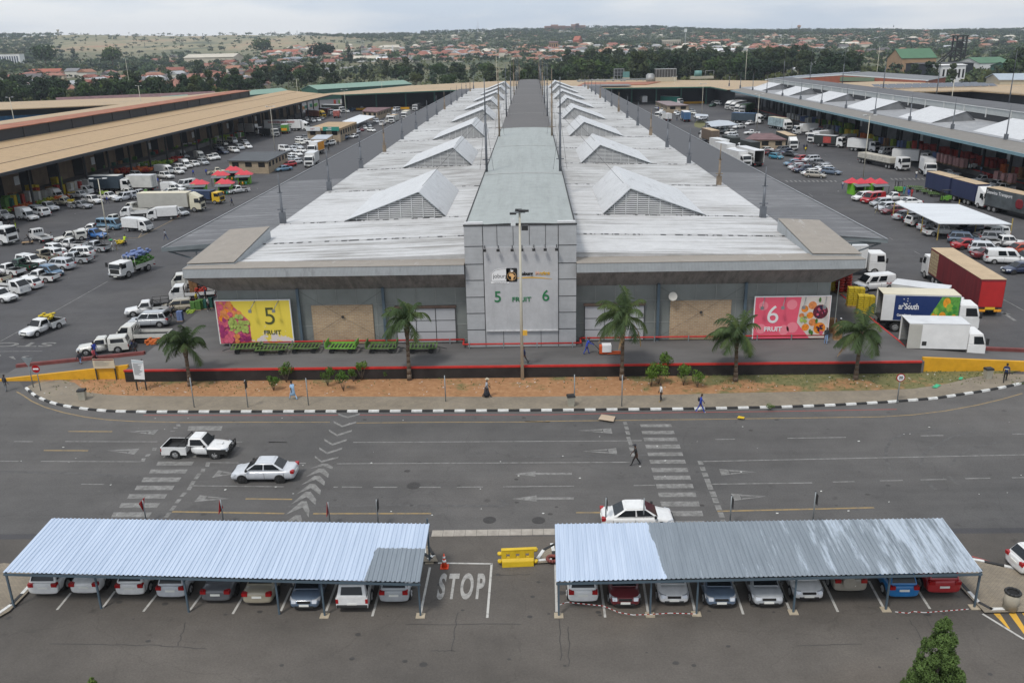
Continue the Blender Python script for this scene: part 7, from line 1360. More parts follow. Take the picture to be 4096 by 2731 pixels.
# CARPORTS, HUTS, SIGNS, LAMPS
def NN(nt,t,**k):
 n=nt.nodes.new(t)
 for a,v_ in k.items():setattr(n,a,v_)
 return n
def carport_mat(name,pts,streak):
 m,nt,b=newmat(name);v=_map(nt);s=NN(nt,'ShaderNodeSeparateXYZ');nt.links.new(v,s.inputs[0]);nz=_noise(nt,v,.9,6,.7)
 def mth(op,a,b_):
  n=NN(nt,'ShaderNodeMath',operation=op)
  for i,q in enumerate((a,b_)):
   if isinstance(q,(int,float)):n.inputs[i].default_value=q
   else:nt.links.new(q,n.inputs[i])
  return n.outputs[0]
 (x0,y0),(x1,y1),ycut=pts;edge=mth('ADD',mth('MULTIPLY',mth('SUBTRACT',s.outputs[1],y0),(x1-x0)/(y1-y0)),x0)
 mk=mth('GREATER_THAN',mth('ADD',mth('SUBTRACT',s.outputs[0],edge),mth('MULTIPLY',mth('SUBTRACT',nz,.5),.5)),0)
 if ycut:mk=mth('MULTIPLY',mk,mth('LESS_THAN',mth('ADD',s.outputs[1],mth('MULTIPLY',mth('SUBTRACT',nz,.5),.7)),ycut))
 new=_ramp(nt,_noise(nt,_map(nt,(3.5,.12,1)),1.2,4),[(.3,(.42,.50,.62)),(.7,(.54,.62,.74))]);old=_ramp(nt,_noise(nt,_map(nt,(3,.2,1)),1.3,5,.7),[(.3,(.19,.22,.25)),(.65,(.25,.285,.32)),(.72,(.28,.31,.34))])  # new: pale blue tone, old: grey tone; a position mask divides them
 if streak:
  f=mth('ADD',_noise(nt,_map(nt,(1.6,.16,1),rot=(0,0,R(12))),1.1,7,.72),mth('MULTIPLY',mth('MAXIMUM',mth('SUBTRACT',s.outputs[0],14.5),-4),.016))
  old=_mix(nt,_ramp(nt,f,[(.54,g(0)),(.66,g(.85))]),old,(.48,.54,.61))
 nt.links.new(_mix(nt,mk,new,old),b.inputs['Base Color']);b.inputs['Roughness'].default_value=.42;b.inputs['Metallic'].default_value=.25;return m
def carport(label,c4,posts,mt,zc,ribs=.25):
 A_,B_,C_,D_=[Vector(p)for p in c4]
 e=empty('carport',((A_.x+C_.x)/2,(A_.y+C_.y)/2,0),0,label,'carport');n=int((B_-A_).length/ribs);mb=MB();up=Vector((0,0,.045));prev=None
 for i in range(n+1):
  for t,h in((0,0),(.52,0),(.62,1),(.88,1),(.98,0)):
   u=(i+t)/(n+1);p,q=A_.lerp(B_,u)+up*h,D_.lerp(C_,u)+up*h
   if prev:mb.face([len(mb.v)-2,len(mb.v)-1,len(mb.v)+1,len(mb.v)],False)
   mb.v+=[tuple(p),tuple(q)];prev=1
 mb.build('roof_sheet',mt,e,True);mb=MB();dn=Vector((0,0,-.1))
 for p,q in((A_,B_),(D_,C_),(A_.lerp(D_,.5),B_.lerp(C_,.5))):mb.prism([p+dn,q+dn,q+dn*2.2,p+dn*2.2],(0,.07,0))
 mb.build('purlin',FRAMEB,e,True)
 for(x,y)in posts:zt=zc(x,y)-.1;MB().box(x-.045,x+.045,y-.045,y+.045,0,zt).build('post',FRAMEB,e,True);(x>-13.5)and MB().box(x-.24,x+.24,y-.22,y+.22,0,.04).build('footing',mat('post_footing',(.40,.34,.25),.9,0,.15,2),e,True)
 return e
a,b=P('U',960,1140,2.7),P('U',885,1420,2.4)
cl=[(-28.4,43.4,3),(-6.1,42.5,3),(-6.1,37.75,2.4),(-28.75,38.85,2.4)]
carport('pale blue ribbed carport with one grey corner, left of the stop box',cl,[(G(u,v_).x,G(u,v_).y)for u,v_ in((33,1395),(233,1397),(434,1405),(642,1410),(746,1414),(966,1414),(987,1290))],carport_mat('left_carport_sheet',((a.x+.3,a.y),(b.x,b.y),P('U',1100,1165,2.7).y),False),lambda x,y:lerp(2.4,3,max(0,min(1,(y-38.3)/4.7))))
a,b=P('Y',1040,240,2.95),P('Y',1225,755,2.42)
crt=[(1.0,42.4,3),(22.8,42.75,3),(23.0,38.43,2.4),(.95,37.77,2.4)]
carport('long carport with grey sheets and weathered streaks, right of the stop box',crt,[(P(r,x,y).x,P(r,x,y).y)for r,x,y in(('Y',200,1085),('Y',1058,1078),('Y',1493,1070),('Z',155,962),('Z',948,938),('Z',1708,918))],carport_mat('right_carport_sheet',((a.x,a.y),(b.x,b.y),None),True),lambda x,y:lerp(2.4,3,max(0,min(1,(y-38.3)/4.7))))
def barrier_tape(label,pts):
 q=[P(*p,.25)for p in pts];mb=MB()
 for i in range(len(q)-1):
  n=max(2,int((q[i+1]-q[i]).length/.14))
  for k in range(n):a,b=q[i].lerp(q[i+1],k/n),q[i].lerp(q[i+1],(k+.97)/n);mb.prism([a,b,b+Vector((0,0,.04)),a+Vector((0,0,.04))],(0,.01,0),k%2)
 tag(mb.build('barrier_tape',[WHT,REDT]),label,'barrier tape')
barrier_tape('red and white tape sagging between the left posts of the right carport',[('Y',210,985),('Y',275,960),('Y',620,995),('Y',760,1055),('Y',900,1080),('Y',1055,1075),('Y',1250,1062),('Y',1490,1070)])
barrier_tape('red and white tape lying on the ground at the right carport end',[('Z',1030,958),('Z',1140,970),('Z',1190,955),('Z',1280,965),('Z',1660,935)])
BRW=brick_mat('hut_brick',(.38,.29,.19),(.31,.235,.15),1,(.3,.27,.22));_brickfix(BRW,(R(90),0,0));AWN=mat('grey_awning',(.13,.14,.15),.6,.1,.12,1);WROOF=mat('white_shade_roof',(.60,.62,.64),.5,0,.08,.5,(.2,1,1));LROOF=mat('light_carport_roof',(.43,.46,.50),.5,.1,.1,.6)
def hut(name,label,r,cor,h,roofm,wallm=None,posts=False,th=.12,cat='hut',win=True,postm=None,inset=.25,ridge=0):
 c=[P(r,x,y,h)for x,y in cor];m_=sum(c,Vector())/4;m_.z=0;e=empty(name,m_,0,label,cat);mb=MB();cc=c if(c[1]-c[0]).cross(c[2]-c[0]).z<0 else c[::-1]
 if ridge:a_,b_=(c[0]+c[3])/2+Vector((0,0,ridge)),(c[1]+c[2])/2+Vector((0,0,ridge));mb.prism([c[0],a_,b_,c[1]],(0,0,-th));mb.prism([a_,c[3],c[2],b_],(0,0,-th))
 else:mb.slab(cc,th)
 mb.build('roof',roofm,e,True);q=[m_+(Vector((p.x,p.y,0))-m_)*(1-inset*2/max(3,(p-m_).length))for p in c]
 if wallm:
  MB().prism(q,(0,0,h-th-.02)).build('wall',wallm,e,True)
  if win:
   for i in range(4):
    a_,b_=q[i],q[(i+1)%4];l=(b_-a_).length;n=max(1,int(l/3.2));nn=Vector(((b_-a_).y,-(b_-a_).x,0)).normalized()
    if nn.dot((a_+b_)/2-m_)<0:nn=-nn
    for k in range(n):
     u0,u1=(k+.25)/n,(k+.75)/n;s,t=a_.lerp(b_,u0),a_.lerp(b_,u1);MB().prism([s+Vector((0,0,h*.5)),t+Vector((0,0,h*.5)),t+Vector((0,0,h*.85)),s+Vector((0,0,h*.85))],nn*.04).build('window',DOORD,e,True)
 if posts:
  n=posts if isinstance(posts,int)and posts>1 else 2
  for(a_,b_)in((q[0],q[3]),(q[1],q[2]))if n==2 else((q[3],q[2]),(q[0],q[1])):
   for k in range(n):p=a_.lerp(b_,k/(n-1));MB().box(p.x-.06,p.x+.06,p.y-.06,p.y+.06,0,h-th).build('post',postm or FRAMEB,e,True)
 return e
hut('brick_hut','long low brick hut with dark flat roof behind the kiosks, left yard','E',[(-216,1392),(-60,1312),(360,1305),(170,1397)],3.2,mat('charcoal_roof',(.07,.075,.08),.7,0,.15,.4),BRW,th=.25)
e=hut('shop_building','brick shop with painted sign fascia and tan flat roof, left yard','E',[(527,1092),(735,1030),(1003,1030),(845,1092)],4.4,TAN,BRW,th=.7,cat='shop')
a,b=P('E',527,1092,4.4),P('E',845,1092,4.4)
for u0,u1,mt,nm in((0,.42,SIGNW,'sign_board'),(.5,.98,TEALP,'sign_board')):s,t=a.lerp(b,u0),a.lerp(b,u1);MB().prism([s+Vector((0,-.3,-.75)),t+Vector((0,-.3,-.75)),t+Vector((0,-.3,.55)),s+Vector((0,-.3,.55))],(0,.15,0)).build(nm,mt,e,True)
m_=a.lerp(b,.74);text_obj('sign_text','BAKERY',.55,WHT,e,face_front(m_.x,m_.y-.33,4.6),.01,.02);text_obj('sign_text','FACTORY SHOP',.45,WHT,e,face_front(m_.x,m_.y-.33,4.05),.01,.02);m_=a.lerp(b,.24);text_obj('sign_text','fresh bread',.5,REDT,e,face_front(m_.x,m_.y-.33,4.3),.01,.01)
hut('brick_hut','brick hut with plum red flat roof, far left yard','E',[(1052,930),(1100,893),(1332,893),(1195,937)],3.4,PLUM,BRW,th=.2)
hut('shade_roof','white shade roof over parked cars, far left yard','E',[(865,1025),(1030,962),(1180,976),(1010,1046)],3.0,WROOF,None,3,cat='carport')
hut('awning','small blue grey awning in front of the brick shop, left yard','E',[(570,1192),(630,1150),(780,1150),(722,1190)],2.8,LROOF,None,2,cat='awning')
hut('brick_hut','brick hut with pinkish grey roof near the green tanks, far right yard','F',[(1460,835),(1600,832),(1780,873),(1575,876)],3.3,mat('pinkish_roof',(.22,.17,.17),.7,0,.15,.6),BRW,th=.2)
hut('carport','light grey ridged carport beside the brown trailers, right yard','F',[(1925,1032),(2060,1012),(2245,1055),(1985,1074)],2.9,LROOF,None,3,ridge=.5,cat='carport');hut('carport','small pale shade roof right of the blue curtain trailer, right yard','F',[(1835,952),(1955,960),(1960,978),(1835,975)],2.6,LROOF,None,2,cat='carport')
hut('brick_hut','brick hut with plum roof and dark door beside the black trailer, right yard','Q',[(-50,1092),(30,1038),(190,1036),(318,1090)],3.3,PLUM,BRW,th=.2)
e=hut('carport','white flat roofed carport on yellow posts, right yard','J',[(1243,452),(1790,465),(2248,635),(1620,630)],2.7,WROOF,None,False,cat='carport')
for x0,y0 in((1225,582),(1340,648),(1468,708),(1605,775),(1925,740),(2232,735),(1780,560)):p=P('J',x0,y0);MB().box(p.x-.06,p.x+.06,p.y-.06,p.y+.06,0,2.6).build('post',mat('yellow_post',(.40,.30,.09),.6,0,.15,2),e,True)
GRASSP=sheet('grass_patch',[tuple(P('F',x,y))[:2]for x,y in((1825,1045),(1850,1020),(1950,1020),(1930,1062),(1885,1090),(1830,1075))],.01,SOIL,'small dry grass patch by the light grey carport')
KG=mat('lime_kiosk_wall',(.17,.48,.03),.6,0,.08,1);KR=mat('red_kiosk_roof',(.52,.04,.06),.55,0,.1,1)
def kiosk(r,x,y,side,label,rot=0):
 p=P(r,x,y,2.9);p.z=0;e=empty('food_kiosk',p,R(rot),label,'kiosk');q=1.9;e.scale=(.68,.68,.85)if side<0 else(.62,.62,.85)
 MB().box(-q,q,-q,q,0,2.55).build('wall',KG,e)
 for dx,dy in((-1.0,1.2),(1.0,-.6)):MB().add([(dx-2.1,dy-1.7,2.55),(dx+2.1,dy-1.7,2.55),(dx+2.1,dy+1.7,2.55),(dx-2.1,dy+1.7,2.55),(dx,dy,3.7)],[[0,1,4],[1,2,4],[2,3,4],[3,0,4],[0,3,2,1]]).build('roof',KR,e)
 s=side;MB().prism([(-q-.6,-q-2.2,2.15),(q+.6,-q-2.2,2.15),(q+.6,-q+.1,2.6),(-q-.6,-q+.1,2.6)],(0,0,-.08)).build('awning',AWN,e)
 for xx in(-q-.4,q+.4):MB().box(xx-.05,xx+.05,-q-2.1,-q-2.0,0,2.1).build('post',CHAS,e)
 MB().box(-q+.4,q-.4,-q-.04,-q,1.0,2.2).build('serving_hatch',DOORD,e);MB().box(-q+.2,q-.2,-q-1.0,-q-.3,.75,.85).build('counter',AWN,e)
 for k,c_ in enumerate((REDC,ORNG,TEALP)):MB().ball((-1.2+k*1.1,-q-1.5,.5),.3,.3,.5).build('stool',c_,e)
for i,(x,y,rt)in enumerate(((1870,285,8),(2110,280,8),(2070,205,8),(2290,198,8),(2190,160,8))):kiosk('A',x,y,-1,['nearest left red roofed kiosk, beside the blue tarpaulin truck','nearest right red roofed kiosk, left yard','red roofed kiosk behind the nearest left one','red roofed kiosk behind the nearest right one','farthest red roofed kiosk against the long brick hut'][i],rt)
for i,(x,y)in enumerate(((920,250),(1080,250))):kiosk('J',x,y,1,['left one of the two red roofed kiosks, right yard','right one of the two red roofed kiosks, right yard'][i],12)
def bb_disc(mb,x,z,r,y,n=12):mb.tube((x,y,z),(x,y-.012,z),r,n=n)
YEL5=None
m,nt,b=newmat('yellow_poster');v=_map(nt);s=NN(nt,'ShaderNodeSeparateXYZ');nt.links.new(v,s.inputs[0]);mr=NN(nt,'ShaderNodeMapRange');mr.inputs[1].default_value=1.4;mr.inputs[2].default_value=4.6;mr.inputs[3].default_value=.16;mr.inputs[4].default_value=-.12;nt.links.new(s.outputs[2],mr.inputs[0])
ad=NN(nt,'ShaderNodeMath');nt.links.new(_noise(nt,v,.55,6,.6),ad.inputs[0]);nt.links.new(mr.outputs[0],ad.inputs[1]);nt.links.new(_mix(nt,_ramp(nt,ad.outputs[0],[(.60,g(0)),(.62,g(1))]),(.74,.58,.07),(.66,.58,.56)),b.inputs['Base Color']);b.inputs['Roughness'].default_value=.5;YEL5=m
PINK=mat('pink_poster',(.72,.10,.16),.5,0,.05,.5);PKL=mat('pale_pink_print',(.76,.22,.27),.5,0,0);DKG=mat('dark_olive_letter',(.07,.08,.03),.5,0,0);OFFP=mat('pale_poster',(.60,.55,.50),.5,0,.08,1)
FR=[mat('fruit_'+n,c,.5,0,.3,4)for n,c in(('grape',(.30,.03,.13)),('lime',(.34,.42,.10)),('peach',(.62,.22,.07)),('plum',(.12,.015,.03)),('rose',(.55,.10,.16)),('orange',(.70,.22,.02)),('berry',(.02,.02,.05)),('leaf',(.05,.14,.02)))]
def board(label,x0,x1,z0,z1,base,num,fruit,bx):
 e=empty('billboard',((x0+x1)/2,79.0,1.2),0,label,'billboard');pnl=MB().box(x0,x1,78.95,79.1,z0,z1).build('panel',base,e,True);mb=MB()
 for a_,b_,c_,d_ in((x0-.08,x0,z0,z1),(x1,x1+.08,z0,z1),(x0-.08,x1+.08,z1,z1+.08)):mb.box(a_,b_,78.93,79.12,c_,d_)
 mb.build('frame',WHT,e,True);mb=MB()
 for k in range(2 if fruit=='L' else 4):
  x=(x0+3.9+k*2.3)if fruit=='L' else x0+.9+k*1.95;mb.tube((x,79.0,z1+.05),(x-.4,78.3,z1-.75),.035,n=5)
 mb.build('lamp_arm',GALV,e,True);mb=MB()
 for k in range(2 if fruit=='L' else 4):x=(x0+3.5+k*2.3)if fruit=='L' else x0+.5+k*1.95;mb.box(x-.14,x+.14,78.2,78.35,z1-1.0,z1-.72)
 mb.build('lamp_head',GALV,e,True)
 return e,pnl
x0,x1,z0,z1=-30.9,-23.7,1.5,5.85;e,pnl=board('yellow billboard with number 5, the word fruit and heaped fruit',x0,x1,z0,z1,YEL5,'5','L',0)
poly=[(x0+.02,78.945,z0+.02),(x0+3.1,78.945,z0+.02),(x0+3.1,78.945,z0+2.3),(x0+1.2,78.945,z1-.02),(x0+.02,78.945,z1-.02)];pp=MB().prism(poly,(0,.004,0)).build('fruit_print',FR[4],pnl,True);q_=random.Random(9);mbs=[MB()for _ in FR]
for i in range(210):
 x=q_.uniform(x0+.15,x0+2.95);z=q_.uniform(z0+.15,z1-.2)
 if z>z0+2.2 and(x-x0)>3.1-(z-z0-2.3)*.93-.15:continue
 k=1 if(z0+1.2<z<z0+2.9 and x>x0+1.2)else q_.choice([0,0,4])if z<z0+2.6 and(x<x0+1.3 or x>x0+1.8)else q_.choice([2,2,4,5]);r_=q_.uniform(.16,.24)if k<2 else q_.uniform(.22,.38)
 if x-r_<x0 or z-r_<z0:continue
 yy=78.943-i*.0005;mbs[k].add([(x+r_*math.cos(t*.628),yy,z+r_*math.sin(t*.628))for t in range(10)],[list(range(10))])
for k,mb in enumerate(mbs):
 if mb.v:mb.build('fruit_print',FR[k],pp,True)
text_obj('number','5',2.5,DKG,pnl,face_front(x0+5.15,78.93,z0+2.7),.01,-.01);text_obj('word','FRUIT',.62,DKG,pnl,face_front(x0+5.25,78.93,z0+1.1),.01,.012,1.05)
x0,x1,z0,z1=21.1,28.2,1.35,5.5;e,pnl=board('pink billboard with number 6, the word fruit and a fruit bowl picture',x0,x1,z0,z1,PINK,'6','R',0)
pp=MB().prism([(x0+5.4,78.945,z0+.02),(x1-.02,78.945,z0+.02),(x1-.02,78.945,z1-.02),(x0+4.35,78.945,z1-.02),(x0+4.1,78.945,z0+1.6)],(0,.004,0)).build('pale_print',OFFP,pnl,True);mbs=[MB()for _ in FR];n_=0
def dsc(k,x,z,r_,sx=1):
 global n_
 n_+=1;yy=78.942-n_*.0008;mbs[k].add([(x0+x+r_*sx*math.cos(t*.45),yy,z0+z+r_*math.sin(t*.45))for t in range(14)],[list(range(14))])
for k,x,z,r_ in((5,4.75,2.95,.34),(5,4.95,1.1,.36),(2,5.45,3.3,.4),(5,5.3,2.3,.34),(2,5.6,1.6,.38),(3,6.25,2.65,.72),(5,6.3,1.0,.58),(2,4.5,2.3,.25),(4,6.5,.55,.2)):dsc(k,x,z,r_)
for i in range(26):a_=q_.uniform(0,6.28);t=q_.uniform(0,.52);dsc(q_.choice([4,6,6,3]),6.25+t*math.cos(a_),2.65+t*math.sin(a_),.13)
for i in range(12):dsc(6 if i%2 else 3,6.3+q_.uniform(-.25,.25),1.0+q_.uniform(-.28,.28),.1)
for i in range(12):dsc(1,4.65+q_.uniform(-.25,.35),1.9+q_.uniform(-.3,.25),.11)
for x,z in((5.4,.7),(5.6,.55),(5.95,1.75),(6.1,3.85)):dsc(7,x,z,.24,.5)
for k,mb in enumerate(mbs):
 if mb.v:mb.build('fruit_print',FR[k],pp,True)
mb=MB()
for x,z,r_ in((.8,3.3,.45),(3.5,3.4,.5),(2.9,.85,.5),(3.7,1.1,.55),(.7,1.0,.5)):MB().add([(x0+x+r_*math.cos(t*.4),78.944,z0+z+r_*math.sin(t*.4))for t in range(16)],[list(range(16))]).build('faint_fruit_print',PKL,pnl,True)
pass
text_obj('number','6',2.5,WHT,pnl,face_front(x0+1.75,78.93,z0+2.35),.01,0);text_obj('word','FRUIT',.62,WHT,pnl,face_front(x0+1.85,78.93,z0+.95),.01,.018,1.05)
LAMPM=mat('cream_pole',(.50,.47,.38),.6,0,.1,.6)
def zat(r,x,y,Y):u,v_=D(r,x,y);q=ray(u,v_);return(CAM+q*((Y-CAM.y)/q.y)).z
def lamp(r,base,top,label,rad=.085,heads='T',Y=None,name='lamp_post',cat='lamp post',mt=None):
 if Y:q=ray(*D(r,*top));p=CAM+q*(Y/q.y);p.z=0;zt=zat(r,*top,Y)
 else:p=P(r,*base);zt=zat(r,*top,p.y)
 e=empty(name,p,0,label,cat);MB().tube((0,0,0),(0,0,zt),rad*1.3,rad*.7,10).build('pole',mt or LAMPM,e)
 if heads=='T':MB().tube((-1.2,0,zt-.1),(1.2,0,zt+.1),.05,n=5).build('arm',GALV,e);[MB().box(s*1.1-.35,s*1.1+.35,-.15,.15,zt,zt+.14).build('lamp_head',SIGNW,e)for s in(-1,1)]
 elif heads=='F':
  MB().box(-.5,.5,-.3,.3,zt-.05,zt+.02).build('head_frame',GALV,e)
  for x,y,z,t in((-.55,-.25,-.15,.3),(.2,-.1,.05,-.2),(.5,.1,.0,.4),(-.1,.3,.05,.1)):MB().box(x-.28,x+.28,y-.2,y+.2,zt+z,zt+z+.14).build('floodlight',BLACKPL,e)
  MB().box(-.75,-.35,-.45,-.4,zt-1.1,zt-.45).build('white_box',SIGNW,e);MB().box(.15,.7,-.25,.25,zt-1.55,zt-1.15).build('camera_box',BLACKPL,e)
 return e
lamp('D',(1200,873),(1191,487),'tall pale floodlight pole in front of the sign tower',.12,'F')
p=G(1200,873);e=[o for o in COL.objects if o.get('label')=='tall pale floodlight pole in front of the sign tower'][0];MB().box(.1,.5,-.12,.06,4.3,4.75).build('yellow_box',YP2,e)
for r,bs,tp,lb,Y in(('A',(1020,835),(933,272),'slender lamp post with white twin head between the left bays',None),('E',(235,1305),(190,886),'pale lamp post right of the lettered trailer',None),('E',(908,1020),(885,730),'pale lamp post behind the white shade roof',None),('E',(1252,880),(1242,655),'pale lamp post by the green tank',None),('Q',(970,1420),(1018,885),'pale lamp post behind the right yard kiosks',None),('Q',(58,1020),(75,700),'pale lamp post above the plum roofed hut',None),('F',(1895,1000),(1905,672),'pale lamp post beside the grass patch',None),('F',(1633,850),(1630,606),'pale lamp post behind the pinkish roofed hut',None),('L',None,(88,682),'lamp post behind the left hall at the frame edge',330),('L',None,(1300,572),'lamp post rising behind the red roof strip',400),('E',None,(435,630),'lamp post behind the tan roof left of the long green hall',470),('L',None,(1178,318),'very tall thin floodlight mast among the trees, left',560),('F',None,(2325,340),'very tall thin mast behind the tan roof, right of centre',560),('Q',None,(1115,292),'tall thin mast behind the brick warehouse',520),('Q',None,(1755,575),'pale lamp post behind the right hall',330),('E',None,(2312,322),'very tall thin mast behind the central hall, left of the spine',560)):lamp(r,bs,tp,lb,.085 if not Y else.14,'T',Y)
def signpost(r,base,top,label,kind=None,name='sign_post',txt=None):
 p=P(r,*base,.1 if r in 'BVWK' else 0);zt=zat(r,*top,p.y);e=empty(name,(p.x,p.y,0),0,label,'road sign' if kind else 'post');MB().tube((0,0,0),(0,0,zt),.045,n=8).build('pole',GALV,e)
 if kind=='tri':MB().prism([(-.07,-.42,zt),(-.07,.42,zt),(-.07,0,zt-.8)]if txt=='down' else[(-.07,-.42,zt-.8),(-.07,.42,zt-.8),(-.07,0,zt)],(.02,0,0)).build('sign_plate',REDT,e);MB().prism([(-.085,-.27,zt-.1),(-.085,.27,zt-.1),(-.085,0,zt-.6)]if txt=='down' else[(-.085,-.27,zt-.7),(-.085,.27,zt-.7),(-.085,0,zt-.2)],(.01,0,0)).build('sign_face',WHT,e)
 if kind=='back':MB().prism([(-.5,-.06,zt+.15),(.5,-.06,zt+.15),(0,-.06,zt-.75)],(0,.02,0)).build('sign_plate',GALV,e)
 if kind=='edge':MB().box(.05,.08,-.28,.28,zt-.75,zt-.05).build('sign_plate',CHAS,e)
 if kind in('noentry','speed'):MB().tube((0,-.08,zt-.3),(0,-.06,zt-.3),.36,n=20).build('sign_plate',REDT,e);MB().box(-.25,.25,-.1,-.085,zt-.37,zt-.23).build('sign_bar',WHT,e)if kind=='noentry' else(MB().tube((0,-.1,zt-.3),(0,-.085,zt-.3),.28,n=20).build('sign_face',WHT,e),text_obj('number','20',.34,BLK,e,face_front(p.x,p.y-.108,zt-.3),.004,.01))
 return e
signpost('P',(1150,965),(1150,785),'red edged yield triangle above the left carport, left one','tri',txt='down');signpost('P',(1757,985),(1728,780),'red triangle pedestrian warning above the left carport, second','tri');signpost('U',(630,990),(614,800),'narrow red triangle sign above the left carport, third','tri');signpost('U',(1008,1000),(990,778),'bare grey post above the right part of the left carport','edge')
signpost('V',(758,1560),(756,1272),'post with round edge-on sign in front of the white sedan tail','edge');signpost('V',(1112,1560),(1102,1276),'post crossing the white sedan windscreen',None);signpost('V',(1925,1540),(1934,1255),'post with edge-on plate behind the right carport','edge');signpost('W',(350,1440),(400,1105),'leaning grey post behind the streaked right carport','edge')
signpost('B',(315,1055),(255,790),'back of a yield sign on the left corner','back');signpost('B',(385,1088),(335,850),'round red no entry sign on the left corner','noentry');signpost('K',(1262,1090),(1285,848),'round white sign reading 20 on the right pavement','speed')
for r,bs,tp,lb in(('B',(1828,1245),(1805,962),'bare post right of the white notice board'),('B',(2333,1245),(2297,985),'post with small dark plate, left part of pavement'),('D',(709,933),(704,868),'bare post behind the woman in blue'),('D',(1024,925),(1021,862),'bare post left of the woman in long skirt'),('V',(465,410),(447,112),'bare post beside the dark topped bin'),('V',(910,412),(914,118),'bare post in front of the third palm')):signpost(r,bs,tp,lb,'edge' if 'plate' in lb else None)
def noticeboard(label,r,cor,posts,face,hdr,lines):
 b0=P(r,*posts[0],.1);b1=P(r,*posts[1],.1);Y=b0.y;pts=[]
 for x,y in cor:q=ray(*D(r,x,y));pts.append(CAM+q*(Y/q.y))
 e=empty('notice_board',((b0.x+b1.x)/2,Y,0),0,label,'notice board');pn=MB().prism([p-Vector((0,.06,0))for p in pts],(0,.04,0)).build('panel',face,e,True)
 f=lambda u,v_:pts[3].lerp(pts[2],u).lerp(pts[0].lerp(pts[1],u),v_)+Vector((0,-.075,0));mb=MB();mb.poly([f(.02,.88),f(.98,.88),f(.98,.98),f(.02,.98)]);mb.build('header_band',hdr,pn,True);mb=MB();q=random.Random(2)
 for i in range(lines):
  v_=.80-.62*i/lines;mb.poly([f(.08,v_),f(q.uniform(.5,.9),v_),f(q.uniform(.5,.9),v_+.03),f(.08,v_+.03)])
 mb.build('text_lines',mat('grey_print',g(.25),.6,0,0),pn,True)
 for t in(0,1):x=lerp(pts[3].x,pts[2].x,.05+.9*t);MB().box(x-.05,x+.05,Y,Y+.08,0,max(p.z for p in pts)).build('post',CHAS,e,True)
noticeboard('wide beige notice board with red header on black posts','B',[(868,788),(1068,785),(1086,872),(885,878)],[(915,985),(1108,975)],mat('beige_board',(.52,.45,.33),.6,0,.04,1),REDC,6)
noticeboard('tall white notice board with small print beside the first palm','B',[(1235,793),(1348,805),(1364,980),(1268,975)],[(1303,1083),(1340,1083)],WHT,mat('pale_header',(.45,.5,.52),.6,0,0),12)
def bin_(r,x,y,z,label,round_=False):
 p=P(r,x,y,z);e=empty('litter_bin',(p.x,p.y,z),R(8),label,'bin')
 if round_:MB().tube((0,0,0),(0,0,.95),.36,.38,18).build('body',mat('bin_concrete',(.33,.30,.24),.9,0,.15,2),e);MB().path([(.36*math.cos(a*.524),.36*math.sin(a*.524),1.0)for a in range(13)],.07,6).build('rim',BLACKPL,e);MB().tube((0,0,.95),(0,0,.97),.3,n=16).build('opening',DOORD,e)
 else:MB().frus([(-.24,-.22,0),(.24,-.22,0),(.24,.22,0),(-.24,.22,0)],[(-.31,-.28,.82),(.31,-.28,.82),(.31,.28,.82),(-.31,.28,.82)]).build('body',mat('bin_stone',(.34,.32,.26),.8,0,.15,2),e);MB().frus([(-.35,-.3,.83),(.35,-.3,.83),(.35,.3,.83),(-.35,.3,.83)],[(-.32,-.26,.98),(.32,-.26,.98),(.32,.26,.98),(-.32,.26,.98)]).build('lid',BLACKPL,e)
bin_('B',782,1170,.12,'square bin with black rim on the left pavement');bin_('V',432,405,.12,'square bin with dark top beside a bare post at centre');bin_('K',2037,885,.12,'square concrete bin on the right pavement near the yellow wall');bin_('Z',2015,925,.12,'round concrete bin with black rubber rim, right paved corner',True)
p=P('U',1525,1308);e=empty('traffic_cone',p,0,'orange traffic cone with white bands at the stop line','traffic cone');MB().box(-.24,.24,-.24,.24,0,.05).build('base',mat('cone_orange',(.62,.06,.015),.5,0,.05,2),e);MB().tube((0,0,.05),(0,0,.9),.17,.03,14).build('cone',mat('cone_orange',0),e);MB().tube((0,0,.38),(0,0,.52),.126,.102,14).tube((0,0,.62),(0,0,.74),.087,.066,14).build('white_band',WHT,e)
a,b=P('U',1985,1290),P('U',2215,1285);m_=(a+b)/2;e=empty('plastic_barrier',m_,math.atan2(b.y-a.y,b.x-a.x)+.04,'yellow plastic water filled barrier across the car park entrance','barrier');YPL=mat('yellow_plastic',(.62,.42,.02),.45,0,.1,1.5);mb=MB();L2=.92
mb.frus([(-L2,-.27,0),(L2,-.27,0),(L2,.27,0),(-L2,.27,0)],[(-L2,-.24,.34),(L2,-.24,.34),(L2,.24,.34),(-L2,.24,.34)]);mb.frus([(-L2,-.24,.34),(L2,-.24,.34),(L2,.24,.34),(-L2,.24,.34)],[(-L2-.03,-.1,.5),(L2+.03,-.1,.5),(L2+.03,.1,.5),(-L2-.03,.1,.5)])
xs=[-L2-.03,-.66,-.46,-.1,.1,.46,.66,L2+.03]
for i in range(0,7):
 if i in(1,3,5):mb.box(xs[i],xs[i+1],-.1,.1,.5,.56);mb.box(xs[i],xs[i+1],-.1,.1,.78,1.0)
 else:mb.box(xs[i],xs[i+1],-.1,.1,.5,1.0)
mb.box(-L2-.03,L2+.2,-.12,.12,1.0,1.08);mb.build('shell',YPL,e,False,.025)
for s,z in((-1,.78),(-1,.28),(1,.18),(1,.95)):MB().tube((s*(L2+.12),0,z-.07),(s*(L2+.12),0,z+.07),.13,n=12).build('hinge_lug',YPL,e)
